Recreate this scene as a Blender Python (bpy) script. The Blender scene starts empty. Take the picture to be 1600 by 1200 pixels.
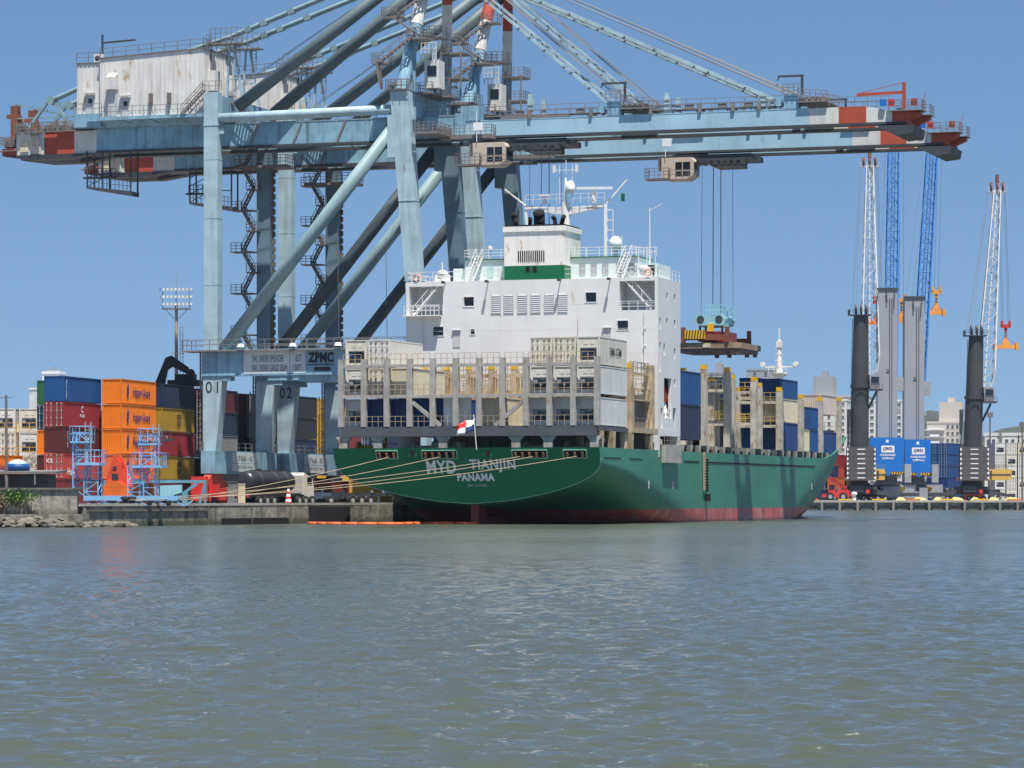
import bpy, bmesh, math, random
from mathutils import Vector, Matrix, noise
random.seed(7)
R = math.radians
C = bpy.context.scene.collection
S = bpy.context.scene

# ------------------------------------------------------------------ camera
CAM_H = 3.06
cam = bpy.data.cameras.new('camera')
cam.sensor_width = 36; cam.lens = 36*5130/1600
cam.shift_y = 176/1600
cam.clip_start = 1; cam.clip_end = 20000
co = bpy.data.objects.new('camera', cam); C.objects.link(co)
co.location = (0, 0, CAM_H); co.rotation_euler = (R(90), 0, 0)
S.camera = co
S.render.resolution_x = 1024; S.render.resolution_y = 768

# ------------------------------------------------------------------ light
# the ship lies 18 degrees off the line of sight; the sun is high over its starboard quarter
SUN = Vector((.107, -.318, 1)).normalized()
SUN_EL = math.asin(SUN.z); SUN_AZ = math.atan2(SUN.x, SUN.y)
w = bpy.data.worlds.new('World'); S.world = w; w.use_nodes = True
nt = w.node_tree; bg = nt.nodes['Background']
sky = nt.nodes.new('ShaderNodeTexSky'); sky.sky_type = 'NISHITA'; sky.sun_disc = False
sky.sun_elevation = SUN_EL; sky.sun_rotation = SUN_AZ
sky.air_density = 1.0; sky.dust_density = 0.15; sky.ozone_density = 1.6; sky.altitude = 0
hsv = nt.nodes.new('ShaderNodeHueSaturation')
hsv.inputs['Hue'].default_value = .50; hsv.inputs['Saturation'].default_value = 1.15; hsv.inputs['Value'].default_value = 1
tcw = nt.nodes.new('ShaderNodeTexCoord'); adv = nt.nodes.new('ShaderNodeVectorMath'); adv.operation = 'ADD'; adv.inputs[1].default_value = (0, 0, .16)
nrm = nt.nodes.new('ShaderNodeVectorMath'); nrm.operation = 'NORMALIZE'
nt.links.new(tcw.outputs['Generated'], adv.inputs[0]); nt.links.new(adv.outputs[0], nrm.inputs[0]); nt.links.new(nrm.outputs[0], sky.inputs['Vector'])
nt.links.new(sky.outputs[0], hsv.inputs['Color']); nt.links.new(hsv.outputs[0], bg.inputs['Color'])
bg.inputs['Strength'].default_value = .075
sl = bpy.data.lights.new('sun', 'SUN'); sl.energy = 5.0; sl.angle = R(.53); sl.color = (1, .955, .88)
so = bpy.data.objects.new('sun', sl); C.objects.link(so)
so.rotation_euler = SUN.to_track_quat('Z', 'Y').to_euler(); so.location = (0, 300, 200)
vs = S.view_settings; vs.view_transform = 'Standard'; vs.look = 'None'; vs.gamma = 1; vs.exposure = .74
S.cycles.max_bounces = 6; S.cycles.diffuse_bounces = 3; S.cycles.glossy_bounces = 3
S.cycles.volume_bounces = 0

# ------------------------------------------------------------------ frames
TH = R(18)
HX = Vector((math.sin(TH), math.cos(TH), 0)); RX = Vector((math.cos(TH), -math.sin(TH), 0))
S0 = Vector((-5.25, 362, 0))
def SW(v, u, z=0):           # ship frame (across, along, up) -> world
    return S0 + RX*v + HX*u + Vector((0, 0, z))
QZ = 2.1                     # quay level

# ------------------------------------------------------------------ materials
def mk(name):
    m = bpy.data.materials.new(name); m.use_nodes = True
    return m, m.node_tree.nodes, m.node_tree.links, m.node_tree.nodes['Principled BSDF']
def N(nodes, t, **k):
    n = nodes.new('ShaderNode'+t)
    for a, b in k.items(): setattr(n, a, b)
    return n
def noise_fac(nodes, links, scale_xyz, detail, lo, hi, tov=(0, 1), coord='Position', off=0):
    g = N(nodes, 'NewGeometry') if coord == 'Position' else N(nodes, 'TexCoord')
    mp = N(nodes, 'Mapping'); mp.inputs['Scale'].default_value = scale_xyz
    mp.inputs['Location'].default_value = (off, off*1.7, off*.6)
    links.new(g.outputs[coord], mp.inputs['Vector'])
    t = N(nodes, 'TexNoise'); t.inputs['Scale'].default_value = 1; t.inputs['Detail'].default_value = detail
    t.inputs['Roughness'].default_value = .6
    links.new(mp.outputs[0], t.inputs['Vector'])
    r = N(nodes, 'MapRange'); r.inputs[1].default_value = lo; r.inputs[2].default_value = hi
    r.inputs[3].default_value = tov[0]; r.inputs[4].default_value = tov[1]
    links.new(t.outputs['Fac'], r.inputs[0])
    return r.outputs[0]
def mixc(nodes, links, fac, a, b, mode='MIX'):
    m = N(nodes, 'Mix', data_type='RGBA', blend_type=mode)
    if isinstance(fac, (int, float)): m.inputs[0].default_value = fac
    else: links.new(fac, m.inputs[0])
    for i, c in ((6, a), (7, b)):
        if isinstance(c, (tuple, list)): m.inputs[i].default_value = (*c[:3], 1)
        else: links.new(c, m.inputs[i])
    return m.outputs[2]
MATS = {}
def paint(name, rgb, rough=.5, var=.18, rust=.0, streak=.25, sc=1.0, metal=0., rustcol=(.20, .075, .03), spec=.4, bump=0., dirt=None):
    if name in MATS: return MATS[name]
    m, nd, lk, b = mk(name)
    off = len(MATS)*3.1
    dirt = dirt or (rgb[0]*.35+.02, rgb[1]*.32+.016, rgb[2]*.3+.012)
    f1 = noise_fac(nd, lk, (.35*sc, .35*sc, .5*sc), 6, .3, .7, (1-var, 1+var*.6), off=off)
    c = mixc(nd, lk, 1., rgb, f1, 'MULTIPLY')
    if streak:
        f2 = noise_fac(nd, lk, (1.5*sc, 1.5*sc, .11*sc), 5, .5, .78, (0, streak), off=off+5)
        c = mixc(nd, lk, f2, c, dirt)
    if rust:
        f3 = noise_fac(nd, lk, (1.1*sc, 1.1*sc, .38*sc), 8, .70-.28*rust, .80-.22*rust, (0, .9), off=off+9)
        c = mixc(nd, lk, f3, c, rustcol)
    lk.new(c, b.inputs['Base Color'])
    b.inputs['Roughness'].default_value = rough; b.inputs['Metallic'].default_value = metal
    b.inputs['Specular IOR Level'].default_value = spec
    if bump:
        t = noise_fac(nd, lk, (2.2*sc,)*3, 8, 0, 1)
        bp = N(nd, 'Bump'); bp.inputs['Strength'].default_value = bump; bp.inputs['Distance'].default_value = .15
        lk.new(t, bp.inputs['Height']); lk.new(bp.outputs[0], b.inputs['Normal'])
    MATS[name] = m
    return m

crane_blue = paint('crane_blue', (.23, .40, .50), .5, .26, .26, .85, 1.0, dirt=(.08, .085, .08))
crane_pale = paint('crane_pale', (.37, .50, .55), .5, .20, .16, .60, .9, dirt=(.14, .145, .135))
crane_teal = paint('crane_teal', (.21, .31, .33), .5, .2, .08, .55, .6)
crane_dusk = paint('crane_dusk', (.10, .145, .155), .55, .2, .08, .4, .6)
crane_pale_shaded = paint('crane_pale_shaded', (.13, .20, .25), .5, .2, .10, .4, .6)  # forward upper legs: their shade is put into this colour
crane_teal_shaded = paint('crane_teal_shaded', (.06, .08, .092), .6, .25, .05, .3, .6)  # forward diagonal pipes: shade painted in as a darker teal
crane_red = paint('crane_red', (.42, .07, .035), .55, .2, .15, .3, .7)
crane_white = paint('crane_white', (.62, .61, .57), .55, .15, .30, .45, .7)
steel_brown = paint('steel_brown', (.17, .145, .135), .7, .25, .35, .2)
steel_dark = paint('steel_dark', (.055, .06, .068), .6, .25, .12, .2)
rail_grey = paint('rail_grey', (.20, .18, .17), .6, .2, .2, 0)
house_cream = paint('house_cream', (.68, .655, .615), .55, .10, .34, .55, .8, rustcol=(.42, .26, .12))
cabin_cream = paint('cabin_cream', (.55, .45, .36), .5, .15, .2, .3)
rust_iron = paint('rust_iron', (.22, .075, .04), .8, .4, .3, .3)
ship_white = paint('ship_white', (.70, .695, .68), .45, .07, .16, .30, .5, rustcol=(.5, .33, .2), dirt=(.55, .50, .44))
ship_white_rusty = paint('ship_white_rusty', (.80, .77, .72), .5, .08, .42, .3, .9, rustcol=(.42, .20, .07))
ship_grey = paint('ship_grey', (.38, .36, .325), .6, .24, .48, .5, 1.5, rustcol=(.33, .17, .08))
ship_beam = paint('ship_beam', (.085, .088, .098), .6, .18, .2, .3, .9)
ship_rust = paint('ship_rust', (.48, .37, .24), .7, .3, .56, .4, 1.5, rustcol=(.26, .11, .045))
ship_cream = paint('ship_cream', (.62, .56, .40), .6, .15, .3, .3)
deck_green = paint('deck_green', (.03, .14, .075), .6, .2, .1, .2)
funnel_green = paint('funnel_green', (.008, .14, .055), .45, .1, .03, .12)
yellow = paint('safety_yellow', (.75, .44, .02), .5, .15, .1, .15)
yellow_rail = paint('yellow_rail', (.62, .42, .08), .5, .2, .25, .1)
glass_dark = paint('glass_dark', (.012, .016, .022), .12, .1, 0, 0, spec=.6)
glass_green = paint('glass_green', (.42, .62, .58), .2, .1, 0, .05, spec=.6)
black_paint = paint('black_paint', (.022, .023, .026), .5, .2, .05, .15)
soot_and_gap_black = paint('soot_and_gap_black', (.008, .008, .009), .9, .2, 0, 0)  # soot on the funnel; also shade inside recesses and slots, painted black
rubber = paint('rubber', (.018, .018, .019), .8, .3, 0, 0)
hub_grey = paint('hub_grey', (.35, .34, .32), .5, .2, .1, 0)
white_paint = paint('white_paint', (.78, .78, .77), .4, .05, 0, .1)
louvre_grey = paint('louvre_grey', (.50, .49, .50), .6, .08, .05, .2)
ink_black = paint('ink_black', (.03, .035, .04), .7, .2, 0, 0)
ink_white = paint('ink_white', (.80, .82, .80), .6, .15, 0, .2)
ink_dim = paint('ink_dim', (.42, .52, .46), .6, .15, 0, .2)
ink_blue = paint('ink_blue', (.03, .035, .22), .6, .15, 0, 0)
panel_cream = paint('panel_cream', (.60, .64, .62), .5, .1, .05, .25)
concrete = paint('concrete', (.25, .23, .20), .9, .35, .12, .75, .5, rustcol=(.11, .085, .06), bump=.3, dirt=(.05, .047, .04))
concrete_dark = paint('concrete_dark', (.15, .14, .12), .9, .35, .1, .7, .5, rustcol=(.06, .055, .045), bump=.3, dirt=(.04, .038, .032))
concrete_light = paint('concrete_light', (.36, .34, .30), .9, .2, .05, .5, .6, bump=.2)
shed_wood = paint('shed_wood', (.055, .058, .065), .85, .3, .08, .5, 1.6, rustcol=(.12, .10, .08))
rock_mat = paint('rock', (.15, .135, .11), .95, .5, .2, .2, 1.2, rustcol=(.07, .075, .03), bump=.8)
rope_mat = paint('rope', (.40, .32, .21), .9, .2, 0, 0)
cable_mat = paint('cable', (.14, .15, .17), .6, .1, 0, 0)
orange_float = paint('orange_float', (.75, .13, .035), .6, .15, 0, .1)
signal_red = paint('signal_red', (.62, .035, .03), .45, .15, .05, .15)
signal_orange = paint('signal_orange', (.80, .16, .025), .5, .15, .05, .15)
hook_orange = paint('hook_orange', (.78, .33, .06), .5, .15, .1, .1)
gangway_blue = paint('gangway_blue', (.22, .46, .70), .5, .12, .08, .1)
gangway_pale = paint('gangway_pale', (.28, .55, .62), .5, .12, .12, .2)
gott_blue = paint('gott_blue', (.012, .15, .50), .4, .06, 0, .06)
boom_blue = paint('boom_blue', (.035, .20, .55), .5, .1, 0, .05)
gott_grey = paint('gott_grey', (.31, .315, .35), .5, .05, 0, .1, .3)
chassis_grey = paint('chassis_grey', (.30, .31, .34), .5, .12, .05, .2)
tower_black = paint('tower_black', (.05, .052, .055), .5, .18, .04, .25, .4)
boom_white = paint('boom_white', (.50, .50, .49), .5, .15, .15, .2)
house_yellow = paint('house_yellow', (.62, .38, .09), .5, .12, .1, .25)
reefer_white = paint('reefer_white', (.64, .635, .60), .5, .10, .16, .30, 1.0, rustcol=(.36, .21, .10))
reefer_cream = paint('reefer_cream', (.66, .62, .52), .5, .12, .30, .40, 1.0, rustcol=(.30, .17, .08))
reefer_frame = paint('reefer_frame', (.42, .33, .22), .6, .2, .4, .2)
unit_dark = paint('unit_dark', (.03, .034, .045), .6, .2, .0, .0)
unit_grey = paint('unit_grey', (.32, .33, .34), .5, .2, .1, .1)
CCOL = dict(blue=(.010, .068, .21), deep_blue=(.016, .05, .165), navy=(.020, .030, .066), red=(.26, .022, .028), dark_red=(.17, .028, .026),
            maroon=(.10, .022, .020), faded_red=(.42, .055, .04), orange=(.80, .20, .012), salmon=(.72, .17, .055),
            mustard=(.36, .22, .022), green=(.025, .13, .045), black=(.028, .03, .034), grey=(.22, .22, .22),
            cream=(.60, .54, .38), brown=(.10, .045, .032), pink_grey=(.56, .47, .42), olive=(.22, .16, .03), yellow=(.56, .33, .03), rusty_orange=(.50, .12, .03))
CM = {k: paint('container_'+k, v, .5, .12, .07, .16, .9) for k, v in CCOL.items()}
CM['white'] = reefer_white; CM['cream_white'] = reefer_cream

# ------------------------------------------------------------------ mesh builder
class MB:
    def __init__(s): s.v = []; s.f = []; s.m = []
    def face(s, pts, m=0):
        n = len(s.v); s.v += [tuple(p) for p in pts]; s.f.append(tuple(range(n, n+len(pts)))); s.m.append(m)
    def add(s, vs, fs, m=0):
        n = len(s.v); s.v += [tuple(p) for p in vs]
        for f in fs: s.f.append(tuple(n+i for i in f)); s.m.append(m)
    def box(s, x0, x1, y0, y1, z0, z1, m=0):
        s.add([(x0,y0,z0),(x1,y0,z0),(x1,y1,z0),(x0,y1,z0),(x0,y0,z1),(x1,y0,z1),(x1,y1,z1),(x0,y1,z1)],
              [(0,3,2,1),(4,5,6,7),(0,1,5,4),(1,2,6,5),(2,3,7,6),(3,0,4,7)], m)
        return s
    def frustum(s, a, b, m=0):      # a,b: (x0,x1,y0,y1,z) bottom and top rectangles
        s.add([(a[0],a[2],a[4]),(a[1],a[2],a[4]),(a[1],a[3],a[4]),(a[0],a[3],a[4]),(b[0],b[2],b[4]),(b[1],b[2],b[4]),(b[1],b[3],b[4]),(b[0],b[3],b[4])],
              [(0,3,2,1),(4,5,6,7),(0,1,5,4),(1,2,6,5),(2,3,7,6),(3,0,4,7)], m)
        return s
    def axes(s, p, q, up=(0,0,1)):
        p = Vector(p); q = Vector(q); d = (q-p).normalized(); u = Vector(up)
        if abs(d.dot(u)) > .98: u = Vector((0,1,0))
        a = d.cross(u).normalized(); b = a.cross(d).normalized()
        return p, q, a, b
    def beam(s, p, q, w, h=None, m=0, w2=None, h2=None, up=(0,0,1)):
        h = h or w; w2 = w if w2 is None else w2; h2 = h if h2 is None else h2
        p, q, a, b = s.axes(p, q, up); vs = []
        for c, ww, hh in ((p, w, h), (q, w2, h2)):
            for i, j in ((-1,-1),(1,-1),(1,1),(-1,1)): vs.append(c+a*(i*ww/2)+b*(j*hh/2))
        s.add(vs, [(3,2,1,0),(4,5,6,7),(0,1,5,4),(1,2,6,5),(2,3,7,6),(3,0,4,7)], m)
        return s
    def tube(s, p, q, r, r2=None, n=8, m=0, cap=True):
        r2 = r if r2 is None else r2
        p, q, a, b = s.axes(p, q); vs = []
        for c, rr in ((p, r), (q, r2)):
            for i in range(n):
                t = 2*math.pi*i/n; vs.append(c+a*(math.cos(t)*rr)+b*(math.sin(t)*rr))
        fs = [(i, (i+1) % n, n+(i+1) % n, n+i) for i in range(n)]
        if cap: fs += [tuple(range(n-1, -1, -1)), tuple(range(n, 2*n))]
        s.add(vs, fs, m); return s
    def path(s, pts, r, n=6, m=0):
        for a, b in zip(pts, pts[1:]): s.tube(a, b, r, n=n, m=m)
        return s
    def lathe(s, c, prof, n=16, m=0, axis='z'):
        vs = []; k = len(prof)
        for i in range(n):
            t = 2*math.pi*i/n; ct, st = math.cos(t), math.sin(t)
            for r, z in prof:
                p = {'z': (r*ct, r*st, z), 'y': (r*ct, z, r*st), 'x': (z, r*ct, r*st)}[axis]
                vs.append((c[0]+p[0], c[1]+p[1], c[2]+p[2]))
        fs = [(i*k+j, ((i+1) % n)*k+j, ((i+1) % n)*k+j+1, i*k+j+1) for i in range(n) for j in range(k-1)]
        s.add(vs, fs, m); return s
    def prism(s, poly, vec, m=0):
        n = len(poly); vec = Vector(vec); a = [Vector(p) for p in poly]
        s.add(a+[p+vec for p in a], [tuple(range(n-1,-1,-1)), tuple(range(n,2*n))]+[(i,(i+1)%n,n+(i+1)%n,n+i) for i in range(n)], m)
        return s
    def rail(s, pts, h=1.15, step=1.6, r=.05, lev=2, m=0):
        for a, b in zip(pts, pts[1:]):
            a = Vector(a); b = Vector(b); L = (b-a).length; n = max(1, round(L/step))
            for i in range(n+1):
                p = a.lerp(b, i/n); s.beam(p, p+Vector((0,0,h)), r*1.3, m=m)
            for k in range(lev):
                z = Vector((0,0,h*(k+1)/lev)); s.beam(a+z, b+z, r*1.2, m=m)
        return s
    def ladder(s, p, q, w=.6, r=.05, step=.5, side=(1,0,0), m=0):
        p = Vector(p); q = Vector(q); sd = Vector(side)*w/2
        s.beam(p-sd, q-sd, r*1.6, m=m); s.beam(p+sd, q+sd, r*1.6, m=m)
        n = int((q-p).length/step)
        for i in range(1, n): c = p.lerp(q, i/n); s.beam(c-sd, c+sd, r, m=m)
        return s
    def stair(s, p, q, side, w=.9, m=0, h=1.0):
        p = Vector(p); q = Vector(q); sd = Vector(side).normalized()*w/2
        for k in (-1, 1):
            s.beam(p+sd*k, q+sd*k, .08, .22, m=m); s.beam(p+sd*k+Vector((0,0,h)), q+sd*k+Vector((0,0,h)), .07, m=m)
            n = max(2, int((q-p).length/1.3))
            for i in range(n+1):
                c = p.lerp(q, i/n)+sd*k; s.beam(c, c+Vector((0,0,h)), .06, m=m)
        n = max(2, int(abs(q.z-p.z)/.35))
        for i in range(n+1):
            c = p.lerp(q, i/n); s.beam(c-sd, c+sd, .25, .05, m=m)
        return s
    def lattice(s, p, q, w0, w1, n, r, rd, m=0, side=None, taper0=None):
        # square lattice mast from p to q
        p = Vector(p); q = Vector(q); d = (q-p).normalized()
        a = Vector(side) if side else Vector((1,0,0)); a = (a-d*a.dot(d)).normalized(); b = d.cross(a)
        def ring(t):
            w = w0+(w1-w0)*t
            if taper0 and t < taper0: w *= (.25+.75*t/taper0)
            c = p.lerp(q, t); return [c+a*(i*w/2)+b*(j*w/2) for i, j in ((-1,-1),(1,-1),(1,1),(-1,1))]
        rs = [ring(i/n) for i in range(n+1)]
        for i in range(n):
            for k in range(4):
                s.beam(rs[i][k], rs[i+1][k], r, m=m)
                kk = (k+1) % 4
                if i % 2: s.beam(rs[i][k], rs[i+1][kk], rd, m=m)
                else: s.beam(rs[i][kk], rs[i+1][k], rd, m=m)
                s.beam(rs[i+1][k], rs[i+1][kk], rd, m=m)
        return s
    def mesh(s, name, mats, smooth=False):
        me = bpy.data.meshes.new(name); me.from_pydata(s.v, [], s.f)
        for m in mats: me.materials.append(m)
        me.polygons.foreach_set('material_index', s.m)
        if smooth: me.polygons.foreach_set('use_smooth', [True]*len(s.f))
        me.update(); return me
    def build(s, name, mats, parent=None, smooth=False):
        if not isinstance(mats, (list, tuple)): mats = [mats]
        o = bpy.data.objects.new(name, s.mesh(name, mats, smooth)); C.objects.link(o)
        if parent is not None: o.parent = parent
        return o
def smooth_by_angle(o, ang=40):
    me = o.data; bm = bmesh.new(); bm.from_mesh(me); bmesh.ops.remove_doubles(bm, verts=bm.verts, dist=.0005)
    bmesh.ops.recalc_face_normals(bm, faces=bm.faces)
    for f in bm.faces: f.smooth = True
    for e in bm.edges:
        if len(e.link_faces) == 2 and e.calc_face_angle(0) > R(ang): e.smooth = False
    bm.to_mesh(me); bm.free(); return o
def tag(o, label, cat, group=None, kind=None):
    o['label'] = label; o['category'] = cat
    if group: o['group'] = group
    if kind: o['kind'] = kind
    return o
def thing(name, label, cat, loc, rz=None, group=None):
    o = bpy.data.objects.new(name, None); C.objects.link(o); o.empty_display_size = .5
    o.location = loc; o.rotation_euler = (0, 0, -TH if rz is None else rz)
    return tag(o, label, cat, group)
def struct(o): o['kind'] = 'structure'; return o
def kids(o): return [c for c in C.objects if c.parent == o]
def copy_tree(o, loc=None, parent=None):
    ch = kids(o)
    c = o.copy(); C.objects.link(c)
    if parent is not None: c.parent = parent
    if loc is not None: c.location = loc
    for k in ch: copy_tree(k, None, c)
    return c
def text_mesh(s, width, height, depth=.02, space=1.0, bold=0.0):
    cu = bpy.data.curves.new('lettering', 'FONT'); cu.body = s; cu.size = 1; cu.extrude = 0; cu.offset = bold
    cu.space_character = space; cu.align_x = 'CENTER'; cu.space_line = 1.0; cu.resolution_u = 3
    t = bpy.data.objects.new('lettering_source', cu); C.objects.link(t)
    bpy.context.view_layer.update()
    me = bpy.data.meshes.new_from_object(t.evaluated_get(bpy.context.evaluated_depsgraph_get()))
    bpy.data.objects.remove(t); bpy.data.curves.remove(cu)
    xs = [v.co.x for v in me.vertices]; ys = [v.co.y for v in me.vertices]
    cx, cy = (min(xs)+max(xs))/2, (min(ys)+max(ys))/2
    kx = width/(max(xs)-min(xs)); ky = height/(max(ys)-min(ys))
    for v in me.vertices: v.co = ((v.co.x-cx)*kx, (v.co.y-cy)*ky, 0)
    return me
def lettering(s, width, height, mat, parent, centre, right=(1,0,0), up=(0,0,1), name='lettering', space=1.0, bold=0.0):
    me = text_mesh(s, width, height, space=space, bold=bold)
    rt = Vector(right).normalized(); u = Vector(up).normalized(); n = rt.cross(u); c = Vector(centre)
    for v in me.vertices: v.co = c+rt*v.co.x+u*v.co.y+n*.012
    me.materials.clear(); me.materials.append(mat)
    o = bpy.data.objects.new(name, me); C.objects.link(o); o.parent = parent
    return o
# ------------------------------------------------------------------ water
def build_water():
    import numpy as np
    rng = np.random.default_rng(3)
    ys = [-300, -120, -40, 0, 16, 24]
    y = 28.
    while y < 930: ys.append(y); y += max(.048, .0019*y)
    ys += [1000, 1300]
    ys = np.array(ys); NC = 400
    tt = np.concatenate([[-60, -14, -5, -2.2, -1.3], np.linspace(-1, 1, NC), [1.3, 2.2, 5, 14, 60]])
    half = np.maximum(.178*np.abs(ys)+5, 10)
    X = tt[None, :]*half[:, None]; Y = np.repeat(ys[:, None], len(tt), 1)
    sp = np.maximum(2*half/NC, np.gradient(ys))[:, None]
    Z = np.zeros_like(X); DX = np.zeros_like(X); DY = np.zeros_like(X)
    for i in range(90):
        lam = 10**(math.log10(.20)+math.log10(1.15/.20)*rng.random()**.85)
        th = rng.normal(0, .40)+.08
        kx, ky = math.sin(th)*2*math.pi/lam, math.cos(th)*2*math.pi/lam
        amp = .0051*lam**.82
        att = np.clip((lam/sp-2.2)/2.5, 0, 1)
        gust = 1+.7*np.sin(X*.05*rng.uniform(.5, 1.5)+rng.uniform(0, 6))*np.sin(Y*.035*rng.uniform(.5, 1.5)+rng.uniform(0, 6))
        ph = kx*X+ky*Y+rng.uniform(0, 6.28)
        ph = ph+.9*np.sin(.31*kx*Y-.27*ky*X+rng.uniform(0, 6.28))
        a = amp*att*gust
        Z += a*np.sin(ph); DX += a*math.sin(th)*np.cos(ph)*.95; DY += a*math.cos(th)*np.cos(ph)*.95
    edge = (np.abs(tt) <= 1.01)[None, :]*(ys > 27)[:, None]*(ys < 990)[:, None]
    Z *= edge; X = X+DX*edge; Y = Y+DY*edge
    n, m = X.shape
    co = np.stack([X, Y, Z], -1).reshape(-1, 3)
    i0 = (np.arange(n-1)[:, None]*m+np.arange(m-1)[None, :]).ravel()
    fs = np.stack([i0, i0+1, i0+m+1, i0+m], -1)
    me = bpy.data.meshes.new('water')
    me.vertices.add(n*m); me.vertices.foreach_set('co', co.ravel())
    me.loops.add(fs.size); me.loops.foreach_set('vertex_index', fs.ravel().astype('i'))
    me.polygons.add(len(fs)); me.polygons.foreach_set('loop_start', np.arange(0, fs.size, 4, dtype='i'))
    me.polygons.foreach_set('use_smooth', np.ones(len(fs), bool))
    me.update(calc_edges=True); me.validate()
    mt, nd, lk, b = mk('river_water')
    f = noise_fac(nd, lk, (.03, .012, 1), 4, .35, .65)
    c = mixc(nd, lk, f, (.066, .075, .054), (.054, .063, .046))
    lk.new(c, b.inputs['Base Color'])
    gy = N(nd, 'NewGeometry'); sy = N(nd, 'SeparateXYZ'); lk.new(gy.outputs['Position'], sy.inputs[0])
    ry = N(nd, 'MapRange'); ry.inputs[1].default_value = 80; ry.inputs[2].default_value = 260; ry.inputs[3].default_value = .025; ry.inputs[4].default_value = .24
    lk.new(sy.outputs['Y'], ry.inputs[0]); ra = N(nd, 'Math', operation='MULTIPLY'); lk.new(ry.outputs[0], ra.inputs[0])
    lk.new(noise_fac(nd, lk, (.018, .05, 1), 4, .35, .65, (.7, 1.3), off=6), ra.inputs[1]); lk.new(ra.outputs[0], b.inputs['Roughness']); b.inputs['IOR'].default_value = 1.58
    g = N(nd, 'NewGeometry')
    def nz(sx, sy, det):
        mp = N(nd, 'Mapping'); mp.inputs['Scale'].default_value = (sx, sy, 1); lk.new(g.outputs['Position'], mp.inputs['Vector'])
        t = N(nd, 'TexNoise'); t.inputs['Scale'].default_value = 1; t.inputs['Detail'].default_value = det; t.inputs['Roughness'].default_value = .62
        lk.new(mp.outputs[0], t.inputs['Vector']); return t.outputs['Fac']
    b1 = N(nd, 'Bump'); b1.inputs['Strength'].default_value = .45; b1.inputs['Distance'].default_value = .06
    lk.new(nz(2.6, 6.5, 6), b1.inputs['Height'])
    b2 = N(nd, 'Bump'); b2.inputs['Strength'].default_value = .6; b2.inputs['Distance'].default_value = .5
    lk.new(nz(.22, .5, 4), b2.inputs['Height']); lk.new(b1.outputs[0], b2.inputs['Normal'])
    lk.new(b2.outputs[0], b.inputs['Normal'])
    me.materials.append(mt)
    o = bpy.data.objects.new('water', me); C.objects.link(o); struct(o)
build_water()

# ------------------------------------------------------------------ land
QV = -17.6                                   # quay face, across from the ship's centre line
qc = SW(QV, 28); qe = SW(QV, 185)
LAND = [(-2500, 326), (-85, 326), (-45.2, 329.5), (-43, 333), (qc.x, qc.y), (qe.x, qe.y), (58, 742), (420, 790), (4000, 800), (4000, 9000), (-4000, 9000)]
m = MB(); m.face([(x, y, QZ-.012) for x, y in LAND])
land_mat = paint('yard_paving', (.22, .21, .20), .9, .3, .1, 0, .3)
struct(m.build('ground', land_mat))
def wall_mat(name, base, low, zlow, zhi):
    mt, nd, lk, b = mk(name)
    f1 = noise_fac(nd, lk, (.5, .5, .9), 8, .3, .7, (.6, 1.25))
    c = mixc(nd, lk, 1., base, f1, 'MULTIPLY')
    f2 = noise_fac(nd, lk, (1.1, 1.1, .16), 6, .46, .66, (0, .75), off=4)
    c = mixc(nd, lk, f2, c, (.05, .045, .037))
    g = N(nd, 'NewGeometry'); sx = N(nd, 'SeparateXYZ'); lk.new(g.outputs['Position'], sx.inputs[0])
    nz = noise_fac(nd, lk, (.7, .7, .7), 5, 0, 1, (-.35, .35), off=8)
    ad = N(nd, 'Math', operation='ADD'); lk.new(sx.outputs['Z'], ad.inputs[0]); lk.new(nz, ad.inputs[1])
    mr = N(nd, 'MapRange'); mr.inputs[1].default_value = zlow; mr.inputs[2].default_value = zhi
    mr.inputs[3].default_value = 1; mr.inputs[4].default_value = 0; lk.new(ad.outputs[0], mr.inputs[0])
    c = mixc(nd, lk, mr.outputs[0], c, low)
    lk.new(c, b.inputs['Base Color']); b.inputs['Roughness'].default_value = .9
    t = noise_fac(nd, lk, (1.6,)*3, 8, 0, 1)
    bp = N(nd, 'Bump'); bp.inputs['Strength'].default_value = .5; bp.inputs['Distance'].default_value = .2
    lk.new(t, bp.inputs['Height']); lk.new(bp.outputs[0], b.inputs['Normal'])
    return mt
quay_mat = wall_mat('quay_concrete', (.27, .245, .205), (.075, .078, .055), .35, .85)
quay_far_mat = wall_mat('quay_concrete_far', (.36, .34, .29), (.10, .10, .08), .3, .7)

def polywall(mb, pts, z0, z1, th, m=0):      # wall with outer face through pts (left to right seen from the water)
    for a, b in zip(pts, pts[1:]):
        a = Vector((a[0], a[1], 0)); b = Vector((b[0], b[1], 0)); d = (b-a).normalized(); n = Vector((-d.y, d.x, 0))
        mb.prism([a+Vector((0,0,z0)), b+Vector((0,0,z0)), b+n*th+Vector((0,0,z0)), a+n*th+Vector((0,0,z0))], (0, 0, z1-z0), m)
# near quay: end wall, then along the ship
m = MB()
A = Vector((-43.4, 332.4, 0)); B = Vector((qc.x, qc.y, 0)); D = (B-A).normalized(); Nn = Vector((D.y, -D.x, 0))
polywall(m, [A, B], -2, QZ, 1.5); polywall(m, [B, qe], -2, QZ, 1.5)
def qp(t, out, z): return A+D*t+Nn*out+Vector((0, 0, z))
L = (B-A).length
qw = m.build('wall_face', quay_mat)
t_ = thing('quay_wall', 'weathered grey concrete quay wall below the blue gantry cranes', 'quay wall', (0, 0, 0), 0)
qw.parent = t_
m = MB()                                     # kerb along the edge
m.beam(qp(0, -.25, QZ+.13), qp(L, -.25, QZ+.13), .5, .26); a = B; m.beam(a+Vector((0, 0, QZ+.13)), qe+Vector((0, 0, QZ+.13)), .5, .26)
m.build('kerb', concrete_light, t_)
m = MB()                                     # step, recess lintels
m.beam(qp(1, .1, QZ-.45), qp(24, .1, QZ-.45), .18, .22)
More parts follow.
